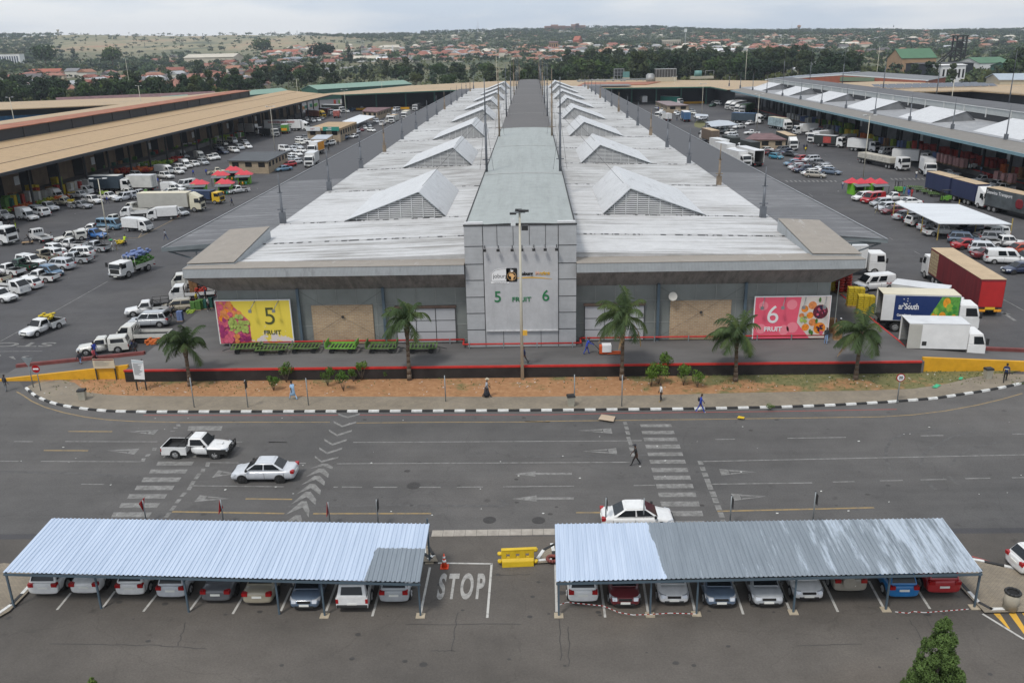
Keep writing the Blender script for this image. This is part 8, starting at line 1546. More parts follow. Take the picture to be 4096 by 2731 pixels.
p=P('Y',140,562,.12);mb=MB();mb.path([(.3*math.cos(a*.449),.3*math.sin(a*.449),.1)for a in range(15)],.1,8);o=mb.build('old_tyre',mat('reddish_tyre',(.20,.06,.05),.8,0,.3,3));o.location=p;tag(o,'reddish old tyre lying on the small paved corner','tyre')
mb=MB();q_=random.Random(8);LT=mat('litter',(.6,.6,.57),.8,0,.1,3)
for i in range(420):
 if i<260:x,y,z=q_.uniform(-44,43),q_.uniform(68.5,73.4),.125
 elif i<330:x,y,z=q_.uniform(-40,40),q_.uniform(46,65),.015
 else:x,y,z=q_.choice([-1,1])*q_.uniform(42,90),q_.uniform(80,260),.012
 if i<260 and(y<69.3 and abs(x)>30):continue
 s=q_.uniform(.03,.10)*(1 if i<330 else 1.6);a_=q_.uniform(0,3);mb.add([(x+s*math.cos(a_+t),y+s*math.sin(a_+t),z+.02*(t>2))for t in(0,1.4,3.1,4.5)],[[0,1,2,3]])
tag(mb.build('litter',LT),'scattered scraps of white litter on the verge and yard','litter',None,'stuff')
for r,pts,mt,lb in(('V',[(720,488),(850,508),(832,555),(690,533)],mat('cardboard',(.42,.33,.24),.8,0,.1,2),'flattened cardboard sheet lying on the road by the kerb'),('V',[(2010,503),(2067,514),(2058,528),(1996,520)],YPL,'small yellow plastic piece lying on the yellow line'),('K',[(1560,965),(1600,935),(1640,945),(1600,970)],mat('green_netting',(.05,.35,.18),.8,0,.4,3),'crumpled green netting on the right verge, lower piece'),('K',[(1790,895),(1800,875),(1830,880),(1815,898)],mat('green_netting',0),'small green netting scrap on the right verge, upper piece')):
 q=[P(r,x,y,.16)for x,y in pts];o=MB().prism(q,(0,0,.03)).build('litter_sheet',mt);tag(o,lb,'litter')
TGR=mat('green_trailer_paint',(.09,.155,.045),.6,0,.25,1.5);TGR2=mat('bright_green_trailer',(.14,.33,.05),.5,0,.15,2)
def trailer(p,rot,label,cage=False,mt=None,g_='green flat trailers on the platform'):
 e=empty('goods_trailer',p,rot,label,'trailer',g_);mt=mt or TGR;mb=MB();l,w_=1.45,.75
 for y in(-w_,w_):mb.box(-l,l,y-.05,y+.05,.55,.65)
 for i in range(9):x=-l+.05+i*(2*l-.1)/8;mb.box(x-.06,x+.06,-w_+.05,w_-.05,.57,.63)
 if cage:
  for x in(-l,l):mb.box(x-.04,x+.04,-w_,w_,.6,1.15)
  mb.box(-l,l,-w_-.08,-w_-.03,.6,.75)
 mb.build('slatted_deck',mt,e);mb=MB();mb.tube((-l,0,.5),(-l-.9,0,.25),.04);mb.box(-1.2,1.2,-.3,.3,.42,.54);mb.build('drawbar_frame',CHAS,e)
 for x in(-.9,.9):
  for y in(-.55,.55):MB().tube((x,y-.07,.25),(x,y+.07,.25),.25,n=12).build('wheel',TYRE,e)
for i,(x,c_,rt)in enumerate(((-20,0,10),(210,0,185),(520,0,182),(870,1,178),(1245,2,180),(1620,0,182))):
 p=P('S',x,1425 if i!=1 else 1440,1.2);trailer(p,R(rt),['leftmost green trailer with yellowish deck below the yellow billboard','askew olive green trailer below the yellow billboard','flat green trailer by the blue column left of the brick panel','bright green trailer with end frames below the brick panel','dull green trailer with end frames left of the second palm','green trailer with reddish wheel right of the second palm'][i],c_>0,TGR2 if c_==1 else TGR)
for i,(x,y)in enumerate(((1415,340),(1480,362),(1540,382),(1600,402))):trailer(P('J',x,y),R(-25),['first','second','third','fourth'][i]+' empty green trailer in the train behind the forklift, counting from the kiosks',g_='trailer train in the right yard')
def forklift(r,x,y,rot,label,mt):
 e=empty('forklift',P(r,x,y,0 if r=='J' else 1.2),R(rot),label,'forklift');MB().box(-1.1,.5,-.5,.5,.3,1.0).box(-1.1,-.5,-.5,.5,1.0,1.15).build('body',mt,e);mb=MB()
 for a_ in(-.9,.35):
  for s in(-.45,.45):mb.tube((a_,s,1.0),(a_*.9,s,2.1),.035,n=5)
 mb.box(-.95,.4,-.5,.5,2.1,2.16);mb.build('roll_cage',CHAS,e);mb=MB()
 for s in(-.3,.3):mb.box(.62,.72,s-.05,s+.05,.1,2.2);mb.box(.72,1.7,s-.06,s+.06,.08,.13)
 mb.build('mast_and_forks',CHAS,e)
 for a_ in(-.8,.3):
  for s in(-.5,.5):MB().tube((a_,s-.09,.28),(a_,s+.09,.28),.28,n=12).build('wheel',TYRE,e)
forklift('J',1665,445,190,'green forklift in front of the blue double trailer',TGR2);forklift('J',1265,360,90,'light green forklift behind the right kiosk',TGR2);forklift('Q',1898,1345,200,'white forklift among the red sacks on the right dock',TW)
# --- goods on the docks
SACKM={}
def goods_proto(kind):
 q=random.Random(len(kind));mb=MB()
 if kind=='sack_stack':
  for k in range(7):
   for i in range(2):
    for j in range(3):mb.ball(((i-.5)*.62+q.uniform(-.03,.03),(j-1)*.42+q.uniform(-.03,.03),.3+k*.24),.34,.24,.15,6,4)
 elif kind=='crate_stack':
  for k in range(9):
   for i in range(2):
    for j in range(2):x,y=(i-.5)*.6,(j-.5)*.5;mb.box(x-.28,x+.28,y-.23,y+.23,.15+k*.235,.15+k*.235+.19)
 else:
  for k in range(46):mb.ball((q.uniform(-.8,.8),q.uniform(-.7,.7),q.uniform(.12,.75)),q.uniform(.2,.32),q.uniform(.18,.26),q.uniform(.12,.2),6,4)
 return mb.mesh('goods',DULL),MB().box(-.62,.62,-.62,.62,0,.13).mesh('pallet',mat('pallet_wood',(.30,.20,.11),.9,0,.2,3))
GPR={k:goods_proto(k)for k in('sack_stack','crate_stack','sack_heap')}
GC={'red':(.40,.035,.02),'orange':(.55,.13,.02),'yellow':(.62,.46,.02),'green':(.10,.24,.05),'lime':(.30,.42,.05),'white':(.60,.60,.58),'blue':(.16,.22,.42),'brown':(.30,.16,.07),'teal':(.03,.14,.11),'pink':(.62,.36,.34),'grey':(.25,.27,.28)}
GN={'sack_stack':'stack of {} net sacks','crate_stack':'stack of {} crates','sack_heap':'loose heap of {} sacks'}
def goods(kind,col,p,where,rot=0,s=1.0,uniq_=False):
 lb=GN[kind].format(col)+' '+where;e=empty(kind,p,rot,lb,'crates' if 'crate' in kind else 'sacks',None if uniq_ else GN[kind].format(col)+'s '+where);e.scale=(s,s,s)
 for nm,me in zip(('goods','pallet'),GPR[kind]):
  if nm=='pallet' and kind=='sack_heap':continue
  o=bpy.data.objects.new(nm,me);COL.objects.link(o);o.parent=e;c=GC[col];o.color=(*c,1)
def row(kind,cols,r,p0,p1,n,where,z=1.2,rows=1,s=1.0,jit=.3):
 a,b=P(r,*p0,z),P(r,*p1,z);q=random.Random(n)
 for j in range(rows):
  for i in range(n):
   p=a.lerp(b,i/max(1,n-1))+Vector((q.uniform(-jit,jit)+j*1.5*(1 if a.x>0 else-1),q.uniform(-jit,jit),0));goods(kind,q.choice(cols),p,where,q.uniform(-.2,.2),s*q.uniform(.85,1.1))
RD='on the right hall dock';LD='on the left hall dock'
row('sack_stack',['red'],'Q',(1400,1180),(2090,1345),15,'in the long row '+RD,rows=2,s=1.15);row('sack_stack',['pink'],'Q',(1625,1285),(1830,1338),7,'in front of the red row '+RD,s=1.1,jit=.1);row('sack_stack',['blue','grey'],'Q',(1490,1240),(1600,1275),4,'left of the pinkish sacks '+RD)
row('sack_stack',['red','brown','orange'],'Q',(2180,1400),(2345,1430),5,'near the right frame edge '+RD,s=1.2);row('sack_stack',['white','pink'],'Q',(2125,1440),(2230,1470),3,'before the last red sacks '+RD);row('sack_stack',['lime','green'],'Q',(690,980),(855,1020),7,'in the middle stretch '+RD,rows=2,s=1.1);row('sack_stack',['lime','yellow','green'],'Q',(785,1045),(915,1065),5,'beyond the small box trucks '+RD);row('sack_stack',['blue','grey'],'Q',(645,1010),(760,1030),4,'beyond the small box trucks '+RD)
row('sack_stack',['white','blue'],'Q',(330,915),(510,955),9,'beyond the pale printed trailer '+RD,rows=2,s=1.1);row('sack_stack',['green','brown'],'Q',(520,945),(640,975),5,'in the far stretch '+RD);row('crate_stack',['orange'],'Q',(955,1100),(990,1105),2,'beside the refrigerated truck '+RD);row('crate_stack',['yellow'],'Q',(1015,1110),(1045,1115),2,'beside the refrigerated truck '+RD);row('sack_stack',['lime','blue','red','brown'],'Q',(1075,1130),(1370,1175),7,'left of the red row '+RD,s=1.1)
row('crate_stack',['yellow'],'A',(300,460),(345,455),2,'behind the pickups at the left edge',z=0,s=1.4,jit=.1);row('crate_stack',['yellow','lime'],'A',(535,380),(560,375),2,'left of the small flatbed',z=0,s=1.4,jit=.1)
row('sack_heap',['red','orange'],'L',(1150,1400),(1400,1385),8,'behind the slate blue truck',z=0,rows=2,s=1.7);row('sack_heap',['green','lime','white'],'L',(1300,1335),(1600,1310),10,'behind the long red heap',z=0,rows=2,s=1.4);row('sack_heap',['red'],'L',(1610,1300),(1660,1280),3,'at the end of the green heap',z=0,s=1.5)
row('crate_stack',['red','green','yellow','brown','teal','white'],'A',(10,560),(820,375),20,LD+' near end',z=0,rows=2,jit=.9);row('sack_heap',['red','green','orange','lime','yellow'],'A',(0,620),(800,400),14,LD+' near end',z=0,jit=1.2,s=1.1);row('crate_stack',['green','brown','yellow','red','teal'],'L',(850,1420),(1500,1240),22,LD+' middle stretch',rows=2,jit=1.2,z=0);row('sack_stack',['green','lime','red','white','green'],'L',(1500,1230),(2300,1050),22,LD+' far stretch',rows=2,jit=1.0,z=0);row('sack_stack',['green','teal','brown'],'E',(0,1030),(640,880),16,LD+' beyond the lettered trailer',jit=.8,z=0)
row('crate_stack',['red','blue','green','yellow','white','brown'],'E',(780,860),(1820,845),22,'under the far cross hall roof, left part',z=1,jit=1.5);row('crate_stack',['brown','teal','white'],'F',(1240,800),(1950,815),12,'under the far cross hall roof, right part',z=1,jit=1)
row('crate_stack',['yellow'],'K',(870,265),(925,262),2,'left of the second yellow stack on the right platform',s=1.0,jit=.05);row('crate_stack',['yellow'],'K',(955,335),(1010,335),2,'nearest the printed truck on the right platform',s=1.0,jit=.05);row('crate_stack',['yellow'],'K',(700,135),(745,130),2,'by the corner column on the right platform',s=.9,jit=.05);goods('sack_stack','red',P('K',790,150,1.2),'with white label beside the yellow crates on the right platform',0,1.3,True);row('crate_stack',['brown'],'K',(680,500),(770,555),2,'beside the pink billboard',s=.7)
row('crate_stack',['teal','green'],'B',(1800,330),(1990,310),6,'at the left hall corner',z=1.2,s=.5);goods('crate_stack','blue',P('B',1700,430,1.2),'pale ones on a trolley behind the first palm',0,.5,True);goods('sack_heap','lime',P('B',1800,360,1.2),'of cabbages behind the first palm',0,.5,True);goods('sack_heap','orange',P('B',1440,650,1.2),'beside the first palm at the platform corner',0,.7,True)
for kind,col,r,x,y,z,w_,s in(('sack_heap','yellow','B',450,420,.7,'in the bed of the white pickup leaving the left yard',.85),('sack_heap','red','J',2050,245,.7,'in the bed of the pickup by the right dock',1.1),('sack_heap','lime','A',980,420,.7,'in the pickup bed by the lamp post',.9),('sack_heap','green','A',1350,405,.7,'in the silver pickup near the grey truck',.9),('sack_heap','yellow','A',670,490,.7,'in the mid grey pickup bed',.7),('sack_heap','orange','A',550,460,.7,'in the cream pickup bed',.8),('crate_stack','brown','B',1830,170,.8,'on the flatbed under the canopy corner',.8),('sack_heap','red','B',1900,160,.9,'on the flatbed under the canopy corner',.8)):goods(kind,col,P(r,x,y,z),w_,.2,s,True)
tk=[o for o in COL.objects if 'heaped with blue and green sacks' in str(o.get('label'))][0]
for col,lx,lz,s,w_ in(('green',-.6,1.0,1.25,'low in the front of the moving light truck bed'),('green',-2.3,1.0,1.25,'low at the tail of the moving light truck bed'),('green',-1.5,1.6,1.2,'in the middle of the moving light truck load'),('blue',-.5,2.05,1.2,'topping the front of the moving light truck load'),('blue',-2.0,2.1,1.2,'topping the tail of the moving light truck load')):h_=tk.rotation_euler.z;goods('sack_heap',col,tk.location+Vector((math.cos(h_)*lx,math.sin(h_)*lx,lz)),w_,h_,s,True)
for(r,x,y,h,rr_),lb in zip((('E',1295,860,6,2.3),('F',1338,800,5,2.6),('F',1290,812,3.6,1.6),('F',1265,815,3.4,1.5)),('tall green water tank at the far left dock','largest green water tank in the far right corner','middle green water tank in the far right corner','leftmost small green water tank in the far right corner')):p=P(r,x,y,1);e=empty('water_tank',p,0,lb,'water tank');MB().tube((0,0,0),(0,0,h*.8),rr_*.7,n=14).build('shell',mat('green_tank',(.02,.20,.09),.5,0,.1,1),e);MB().ball((0,0,h*.8),rr_*.7,rr_*.7,h*.15,12).build('dome',mat('green_tank',0),e)
# PALMS, SHRUBS, CYPRESS, PEOPLE
PALMG=[leafmat('palm_leaf',(.055,.082,.034)),mat('dead_palm_leaf',(.30,.19,.09),.9,0,.2,2)];PTR=mat('palm_trunk',(.12,.09,.065),.9,0,.35,3,(1,1,4))
def palm(r,base,crown,label,seed,lean=0,dead=2,scale=1.0,n=23,wind=-.8):
 q=random.Random(seed);p=P(r,*base,.1);zt=zat(r,*crown,p.y);c=ray(*D(r,*crown));cx=(CAM+c*(p.y/c.y)).x-p.x;e=empty('palm_tree',p,0,label,'palm tree');mb=MB();N_=10
 mb.path([(cx*(i/N_)**1.5,0,(zt-.1)*i/N_)for i in range(N_+1)],[.24-.08*min(1,i/3)+(.08 if i>7 else 0)for i in range(N_+1)],9);mb.build('trunk',PTR,e)
 def frond(mb,az,el,L,droop,w_):
  d=Vector((math.cos(az)*math.cos(el),math.sin(az)*math.cos(el),math.sin(el)));pos=Vector((cx,0,zt-.15));pts=[pos.copy()];st=L/12
  for k in range(12):d.z-=droop*(k+1)/12;d.x+=wind*.07;d.normalize();pos=pos+d*st;pts.append(pos.copy())
  for k in range(12):
   t=(pts[k+1]-pts[k]).normalized();sd=t.cross(Vector((0,0,1)));sd=sd.normalized()if sd.length>.05 else Vector((1,0,0));un=sd.cross(t)
   mb.add([pts[k]+sd*.025,pts[k]-sd*.025,pts[k+1]-sd*.02,pts[k+1]+sd*.02],[[0,1,2,3]])
   if k<1:continue
   for m in range(4):
    u=(m+q.random()*.8)/4;o=pts[k].lerp(pts[k+1],u);ll=w_*math.sin(math.pi*min(1,(k+u)/12*.86+.12))*q.uniform(.8,1.15)
    for s in(-1,1):
     tip=o+sd*s*ll*.85+t*ll*.55-Vector((0,0,ll*q.uniform(.45,1.05)));b2=t*.045;mb.add([o-b2,o+b2,tip+b2*.3],[[0,1,2]])
 for i in range(n):
  mb=MB();el=q.uniform(-.25,1.35)if i>4 else q.uniform(.9,1.4);frond(mb,i*2.399+q.uniform(-.2,.2),el,q.uniform(2.3,3.1)*scale,q.uniform(.26,.5),.82*scale);mb.build('frond',PALMG[0],e)
 for i in range(dead):mb=MB();frond(mb,3.5+i*1.3,-.4,2.9*scale,.3,.35);mb.build('dead_frond',PALMG[1],e)
 mb=MB()
 for i in range(8):a=i*.8;mb.tube((cx+.12*math.cos(a),.12*math.sin(a),zt-.9),(cx+.35*math.cos(a),.35*math.sin(a),zt+.1),.06,.03,5)
 mb.build('crown_shaft',mat('palm_boots',(.16,.13,.07),.9,0,.3,3),e)
palm('B',(1790,1040),(1735,660),'first palm from the left, leaning slightly, by the notice boards',1,dead=0);palm('S',(1500,1690),(1470,1130),'second palm, in front of the left grey door panels',2,dead=0)
palm('T',(1145,1690),(1160,1100),'tallest palm with brown hanging fronds right of the sign tower',3,dead=3,scale=1.12,n=25);palm('D',(1689,875),(1692,768),'fourth palm, left of the pink billboard',4,dead=0,scale=1.05);palm('K',(905,895),(958,490),'last palm on the right, in front of the docked trucks',5,dead=1,scale=1.05)
SHL=leafmat('shrub_leaf',(.085,.15,.03))
def shrub(r,x,y,h,w_,label,seed):
 p=P(r,x,y,.1);e=empty('shrub',p,0,label,'shrub');q=random.Random(seed);L=[(q.uniform(-.25,.25),q.uniform(-.25,.25),q.uniform(.45,.8),q.uniform(.16,.26))for _ in range(6)]
 V=crown_arrays(seed,L,420,.035);V[:,0]*=w_;V[:,1]*=w_;V[:,2]*=h;o=bpy.data.objects.new('foliage',quads_mesh('foliage',V,SHL));COL.objects.link(o);o.parent=e;mb=MB()
 for i in range(5):a=i*1.25;mb.tube((0,0,0),(math.cos(a)*.25*w_,math.sin(a)*.25*w_,.6*h),.025,.012,5)
 mb.build('stems',BARK,e)
for i,(r,x,y,h,w_,lb)in enumerate((('D',629,897,1.7,1.5,'pale shrub low on the verge, left of its darker neighbour'),('D',658,878,2.1,1.8,'dark full shrub against the dock wall, left'),('D',753,886,2.0,1.5,'slim shrub left of the second palm'),('D',789,898,2.1,1.5,'shrub nearest the footpath, left of the second palm'),('D',812,876,1.3,1.2,'small shrub between two taller ones'),('D',831,873,1.9,1.4,'shrub tight to the dock wall by the second palm'),('D',882,868,.8,.9,'smallest shrub just left of the second palm'),('V',1185,228,2.3,1.5,'leftmost shrub of the right hand clump'),('V',1255,200,2.2,2.2,'widest shrub of the right hand clump'),('V',1340,110,2.2,1.8,'tallest dark shrub against the wall, right'),('V',1490,215,2.3,1.7,'full shrub right of the clump'),('V',1620,232,1.7,1.5,'round shrub on thin stems, last on the right'),('V',2305,440,.5,.8,'weed tuft growing at the kerb'))):shrub(r,x,y,h,w_,lb,300+i)
CYP=leafmat('cypress_leaf',(.085,.135,.04));cyx,cyy=G(2168,1640).x,G(2168,1640).y
def cypress(u,v_top,Y,label,h=None,wd=.30):
 q=ray(u,v_top);t=Y/q.y;top=CAM+q*t;h=top.z;e=empty('cypress',(top.x,Y,0),0,label,'conifer');qr=random.Random(5);L=[]
 for i in range(120):
  z=qr.uniform(.02,.95);rr=(1-z)**.75*wd*.9*qr.uniform(.35,1)**.6;a=qr.uniform(0,6.28);L.append((math.cos(a)*rr*h*.8,math.sin(a)*rr*h*.8,z*h,h*(.022+.05*(1-z))*qr.uniform(.6,1.25)))
 L.append((0,0,h*.95,h*.03));L.append((.02,0,h*.985,h*.018))
 V=crown_arrays(77,L,34000,.038,1.5);o=bpy.data.objects.new('foliage',quads_mesh('foliage',V,CYP));COL.objects.link(o);o.parent=e;MB().tube((0,0,0),(0,0,h*.6),.14,.05).build('trunk',BARK,e)
cypress(2173,1416,31.5,'dense green cypress tip in the bottom right corner',None,.44);cypress(208,1557,27,'tiny conifer tip at the bottom frame edge, left',None,.22)
# --- people
SK=mat('dark_skin',(.075,.035,.02),.6,0,.1,4);HAIR=mat('black_hair',g(.01),.8,0,0);SHOE={'k':mat('dark_shoes',g(.02),.6,0,0),'w':WHT,'y':YPL}
CL={'black':g(.018),'dark':(.03,.032,.04),'navy':(.02,.03,.08),'blue':(.03,.06,.35),'white':(.62,.62,.6),'check':(.36,.38,.42),'red':(.38,.03,.03),'grey':(.16,.17,.18),'jeans':(.05,.08,.17),'lblue':(.30,.45,.62),'denim':(.22,.32,.50),'hivis':(.45,.60,.03),'green':(.05,.30,.12),'khaki':(.28,.24,.16),'yellow':(.65,.5,.04),'olive':(.09,.1,.05),'pinkred':(.45,.08,.10),'teal':(.02,.22,.22)}
def cloth(n):return mat('cloth_'+n,CL[n],.85,0,.12,6)
def person(r,x,y,z,head,top,bot,label,pose='walk',shoe='k',extra=None,h=1.72,ph=1):
 p=P(r,x,y,z);k=h/1.75;s=.26 if pose=='walk' else.05;sit=pose=='sit';bend=.22 if pose=='push' else(.1 if sit else.03);hz=.92 if not sit else.50
 if pose=='push':s=.2
 V,E_,Rd=[],[],[]
 def v_(x_,y_,z_,r_):V.append((x_*k,y_*k,z_*k));Rd.append(r_*k);return len(V)-1
 def ch(a,*pts):
  for q in pts:b=v_(*q);E_.append((a,b));a=b
  return a
 pel=v_(0,0,hz,.14);che=ch(pel,(bend*.4,0,hz+.2,.125),(bend,0,hz+.42,.15));nk=ch(che,(bend+.02,0,hz+.56,.055));hd=ch(nk,(bend+.04,0,hz+.64,.075),(bend+.06,0,hz+.73,.098),(bend+.05,0,hz+.80,.07));ch(hd-1,(bend+.155,0,hz+.70,.022));[ch(hd-1,(bend+.04,t*.095,hz+.71,.022))for t in(-1,1)]
 for sd,f in((-1,ph),(1,-ph)):
  if sit:kn=ch(pel,(.02,sd*.09,hz-.02,.09),(.40,sd*.12,hz+.03,.065),(.42,sd*.13,.09,.045),(.54,sd*.13,.045,.038))
  else:kn=ch(pel,(0,sd*.09,hz-.08,.095),(f*s*.6+.04,sd*.09,.50,.062),(f*s*1.25-(.06 if f<0 else 0),sd*.085,.09,.043),(f*s*1.25+.13,sd*.09,.045+(.0 if f>0 else.02),.036))
  if pose=='push':w_=ch(che,(bend,sd*.19,hz+.42,.062),(bend+.2,sd*.2,hz+.22,.042),(bend+.45,sd*.16,hz+.18,.03))
  elif sit:w_=ch(che,(bend,sd*.18,hz+.4,.06),(bend+.12,sd*.2,hz+.18,.042),(bend+.3,sd*.12,hz+.12,.03))
  else:w_=ch(che,(bend,sd*.19,hz+.43,.062),(bend-f*s*.35,sd*.24,hz+.17,.042),(bend-f*s*.8+.08,sd*.25,hz-.06,.03))
  X,Y_,Z_=[c/k for c in V[w_]];pm=ch(w_,(X+.02,Y_,Z_-.07,.026))
  for j,l in enumerate((.075,.085,.08,.065)):ch(pm,(X+.015+.018*(j-1.5)+.01,Y_+.004*j,Z_-.07-l*.55,.0105),(X+.02+.018*(j-1.5)+.03,Y_+.004*j,Z_-.07-l,.009))
  ch(w_,(X+.05,Y_-sd*.015,Z_-.05,.011),(X+.065,Y_-sd*.02,Z_-.085,.009))
 me=bpy.data.meshes.new('body');me.from_pydata(V,E_,[]);o=bpy.data.objects.new('body',me);COL.objects.link(o);md=o.modifiers.new('s','SKIN');md.use_smooth_shade=True
 for i,r_ in enumerate(Rd):me.skin_vertices[0].data[i].radius=(r_,r_*(1.12 if i in(0,1,2)else 1));me.skin_vertices[0].data[i].use_root=i==0
 sb=o.modifiers.new('u','SUBSURF');sb.levels=1;bpy.context.view_layer.update();m2=bpy.data.meshes.new_from_object(o.evaluated_get(bpy.context.evaluated_depsgraph_get()));bpy.data.objects.remove(o)
 m2.materials.clear();[m2.materials.append(m_)for m_ in(SK,cloth(top),cloth(bot),SHOE[shoe],HAIR)];short='shorts' in label;slv=pose!='push' and top not in('blue','navy','dark');zs,zh=hz*k,hz*k
 for f in m2.polygons:
  c=f.center;yy=abs(c.y)
  if c.z>zs+.765*k or(c.z>zs+.68*k and c.x<bend*k+.03*k):mi=4
  elif c.z>zs+.53*k:mi=0
  elif yy>.15*k and c.z<(zs+.27*k if slv else zs-.02*k)and not(sit and c.z<zs):mi=0
  elif c.z>zs-.0*k:mi=1
  elif c.z<.085*k:mi=3
  elif short and c.z<.52*k:mi=0
  else:mi=2
  f.material_index=mi
 e=empty('person',p,R(head),label,'person');o=bpy.data.objects.new('body',m2);COL.objects.link(o);o.parent=e
 m='skirt'
 if extra=='skirt':MB().rings([[(a*math.cos(t*.628)*k,b*math.sin(t*.628)*k,z_*k)for t in range(10)]for a,b,z_ in((.27,.24,.12),(.23,.2,.5),(.16,.15,.95))]).build('skirt',cloth(bot),e)
 if extra=='dress':MB().rings([[(a*math.cos(t*.628)*k,b*math.sin(t*.628)*k,z_*k)for t in range(10)]for a,b,z_ in((.24,.24,.42),(.2,.2,.7),(.17,.17,1.0),(.17,.2,1.35))]).build('dress',cloth(top),e)
 if extra in('hat','skirt'):MB().tube((bend+.05,0,(hz+.77)*k),(bend+.05,0,(hz+.79)*k),.19,n=14).tube((bend+.05,0,(hz+.79)*k),(bend+.05,0,(hz+.88)*k),.1,.085,12).build('hat',mat('straw_hat',(.5,.44,.33),.9,0,.1,5),e)
 if extra=='wcap':MB().ball((bend+.05,0,(hz+.78)*k),.105,.105,.09).build('cap',WHT,e)
 if extra=='cap':MB().ball((bend+.05,0,(hz+.77)*k),.105,.105,.08).box(bend+.1,bend+.24,-.07,.07,(hz+.76)*k,(hz+.775)*k).build('cap',cloth('dark'),e)
 if extra=='bag':MB().ball((-.16,0,hz+.25),.09,.15,.2).build('backpack',cloth('dark'),e)
 if extra=='head_load':MB().ball((bend+.05,0,(hz+.93)*k),.32,.26,.13).build('head_load',cloth('green'),e)
 if extra=='stripe':MB().rings([[(bend*.8+a*math.cos(t*.524),b*math.sin(t*.524),(hz+z_)*k)for t in range(12)]for a,b,z_ in((.165,.185,.27),(.168,.19,.32))]).build('stripe_band',cloth('white'),e)
 return e
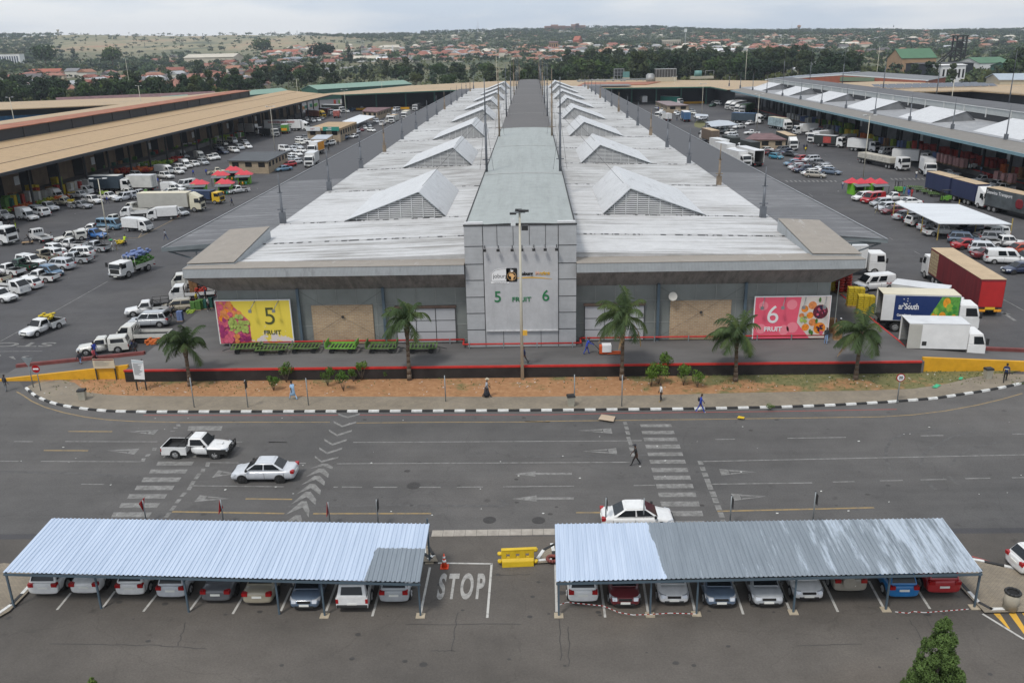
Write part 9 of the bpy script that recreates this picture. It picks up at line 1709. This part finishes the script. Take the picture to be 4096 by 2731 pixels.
PE=[('D',1460,1068,0,180,'black','black','man in black with cap walking left across the road','walk','k','cap'),('D',1608,947,0,-5,'blue','blue','person in royal blue overalls stepping off the kerb','walk','w','bag'),('D',1518,922,.12,185,'white','dark','man in white shirt and yellow shoes on the footpath','stand','y',None),('D',1118,912,.12,10,'check','dark','woman in hat and long dark skirt on the verge','walk','k','skirt'),('D',674,917,.12,150,'lblue','lblue','woman in light blue dress and white headscarf','walk','k','dress'),('K',2185,918,.12,60,'navy','black','person in striped navy top on the right pavement','walk','k','stripe'),('B',60,1095,0,70,'dark','grey','person in hooded dark jacket at the left frame edge','stand','k',None),('B',768,865,.3,160,'dark','denim','man in dark shirt and pale shorts walking down the ramp','walk','k',None),('B',900,835,.4,170,'pinkred','black','man in red and white top walking on the ramp','walk','w',None),('B',905,775,.3,170,'blue','navy','man in blue behind the one in red and white','walk','k','cap'),('B',1205,692,0,0,'blue','navy','man in blue sitting behind the off-white canopy pickup','sit','w',None),('B',1285,758,.9,185,'dark','black','person in dark clothes at the top of the left ramp','walk','k','bag'),('T',812,1448,1.2,0,'blue','blue','worker in blue overalls pushing a pallet truck','push','k',None),('T',232,1535,1.2,190,'navy','dark','man half hidden behind the floodlight pole','walk','k',None),('K',648,590,1.2,-90,'dark','denim','person standing by the pink billboard corner','stand','k',None),('K',770,515,1.2,100,'dark','navy','person in white cap behind the last palm','stand','k','wcap'),('A',1562,845,0,170,'check','jeans','man in checked shirt crossing the lane, left yard','walk','k',None),('A',1178,900,0,90,'hivis','navy','man in yellow high visibility vest with a sack cart','push','k',None),('A',1065,950,0,200,'white','white','woman in white carrying a green load on her head','stand','k','head_load'),('A',1100,945,0,200,'check','khaki','person in striped shirt and hat beside the woman in white','stand','k','hat'),('A',985,875,.3,200,'check','grey','person seated on the silver pickup edge','stand','k',None),('A',835,858,0,20,'dark','jeans','person in dark shirt between white pickups, left yard','walk','k',None),('A',498,868,0,160,'grey','dark','person in grey right of the empty flatbed','walk','k',None),('A',290,893,0,200,'black','dark','man in black pushing a wooden cart, left yard','push','k',None),('A',97,745,0,120,'black','white','person in black top and white trousers by the truck cab','walk','k',None),('A',148,735,0,0,'olive','hivis','person in bright yellow skirt near the truck cab','stand','k',None),('A',1015,505,0,200,'blue','navy','man in blue by the pale silver double cab','walk','k',None),('A',2185,525,0,190,'navy','black','man in navy with white bag walking beside the canopy','walk','k',None),('A',1440,350,0,90,'red','red','person in red right of the white box truck','stand','k',None),('A',1490,325,0,60,'blue','navy','person in dark blue left of the one in white, mid yard','walk','k',None),('A',1523,335,0,240,'white','jeans','person in white shirt right of the one in dark blue','walk','k',None),('A',1820,245,0,80,'blue','navy','person in blue left of the kiosks','walk','k',None),('A',1943,240,0,80,'blue','navy','person in bright blue closest to the kiosks','stand','k',None),('B',1885,290,1.2,180,'check','jeans','person in checked shirt among crates at the hall corner','stand','k',None),('B',1970,340,1.2,180,'white','dark','person in white shirt among crates at the hall corner','stand','w',None),('B',1855,290,1.2,0,'yellow','dark','person in yellow beside the checked shirt at the corner','stand','k',None),('B',1940,240,1.4,200,'navy','dark','person in navy behind the crates at the corner','stand','k',None),('B',1455,480,0,90,'navy','navy','worker in navy overalls at the silver suv door','stand','k',None),('B',1620,410,0,20,'dark','dark','man leaning at the open tailgate of the silver suv','push','k',None),('J',1088,550,0,200,'grey','khaki','man in grey striding past the parked file, right yard','walk','k',None),('J',1425,243,0,90,'white','jeans','person in white by the white refrigerated truck','stand','k',None),('J',1320,382,0,90,'teal','teal','person in teal overalls by the trailer train','stand','k',None),('J',1358,405,0,90,'blue','blue','person in violet blue overalls beside one in red','stand','k',None),('J',1385,405,0,90,'red','red','person in red overalls by the trailer train','stand','k',None),('J',1272,442,0,90,'red','dark','person in red shirt at the white pickup','stand','k',None),('J',792,335,0,90,'check','jeans','person in pale shirt left of the right yard kiosks','stand','k',None),('J',890,360,0,0,'blue','navy','person in blue at the left kiosk counter','stand','k',None),('Q',475,1205,0,100,'yellow','olive','person in yellow by the black trailer cab','stand','k',None),('Q',462,1180,0,100,'navy','dark','person in navy behind the one in yellow','stand','k',None),('Q',485,1180,0,100,'black','black','person in black behind the one in yellow','stand','k',None),('Q',1980,1385,1.2,100,'lblue','navy','person in light blue on the right dock by the forklift','stand','k',None),('Q',2210,1460,1.2,100,'grey','grey','person in grey among the last sacks on the right dock','stand','k',None),('Q',2005,1320,1.2,100,'navy','dark','person in navy among the red sacks on the right dock','stand','k',None),('E',740,1305,0,100,'black','black','person in black walking by the white suv, left yard','walk','k',None),('E',805,1248,0,100,'white','white','person in white beside the white suv, left yard','stand','k',None),('E',830,1250,0,100,'black','black','person in black by the shop wall, left yard','stand','k',None),('E',962,945,0,100,'navy','dark','lone person in navy in the far left yard','stand','k',None),('E',1413,935,0,100,'black','black','lone person in black right of the minibus, far left yard','stand','k',None),('F',1663,1022,0,100,'black','jeans','person in black left of the blue trailer tail','stand','k',None),('F',1490,925,0,100,'blue','navy','person in blue below the far hut','stand','k',None)]
for i,a in enumerate(PE):person(*a[:7],a[7],a[8],a[9],a[10],h=1.66+.02*(i%6),ph=1 if i%2 else-1)
p=P('T',812,1448,1.2)+Vector((1.55,0,0));e=empty('pallet_truck',p,0,'orange pallet truck carrying a white box, pushed by the blue worker','pallet truck');OR=mat('jack_orange',(.55,.09,.02),.5,0,.1,2)
MB().box(-.35,.35,-.32,.32,.12,.85).build('body',OR,e);MB().box(-.1,.75,-.4,.4,.3,.95).build('white_cover',WHT,e);MB().box(.4,1.75,-.33,-.15,.08,.16).box(.4,1.75,.15,.33,.08,.16).build('fork',OR,e);MB().tube((-.3,0,.4),(-1.0,0,1.15),.03).tube((-1.0,-.15,1.15),(-1.0,.15,1.15),.03).build('handle',CHAS,e);MB().tube((-.3,-.15,.12),(-.3,.15,.12),.12).build('wheel',TYRE,e)
def cart(r,x,y,rot,label,load=None):
 e=empty('hand_cart',P(r,x,y),R(rot),label,'cart');MB().box(-.8,.8,-.45,.45,.3,.38).build('deck',mat('pallet_wood',0),e);MB().path([(-.8,-.4,.38),(-1.1,-.4,1.0),(-1.1,.4,1.0),(-.8,.4,.38)],.02,5).build('handle',CHAS,e)
 for x_ in(-.6,.6):MB().tube((x_,-.42,.14),(x_,.42,.14),.14,n=10).build('wheel',TYRE,e)
cart('A',1140,885,175,'flat cart heaped with yellow sacks before the high visibility vest');goods('sack_heap','yellow',P('A',1138,880,.38),'on the flat cart by the high visibility vest',0,.7,True);cart('A',262,885,20,'empty wooden cart pushed by the man in black')
hz_=MB().box(-9000,9000,-200,5200,-40,190).build('haze',(hm:=bpy.data.materials.new('haze')));hm.use_nodes=True;nt=hm.node_tree;nt.nodes.remove(nt.nodes['Principled BSDF']);pv=nt.nodes.new('ShaderNodeVolumePrincipled');pv.inputs['Color'].default_value=(.80,.88,1,1);pv.inputs['Density'].default_value=.00009;pv.inputs['Anisotropy'].default_value=.2;nt.links.new(pv.outputs[0],nt.nodes['Material Output'].inputs['Volume']);tag(hz_,'thin pale air over the distance',None,None,'stuff')
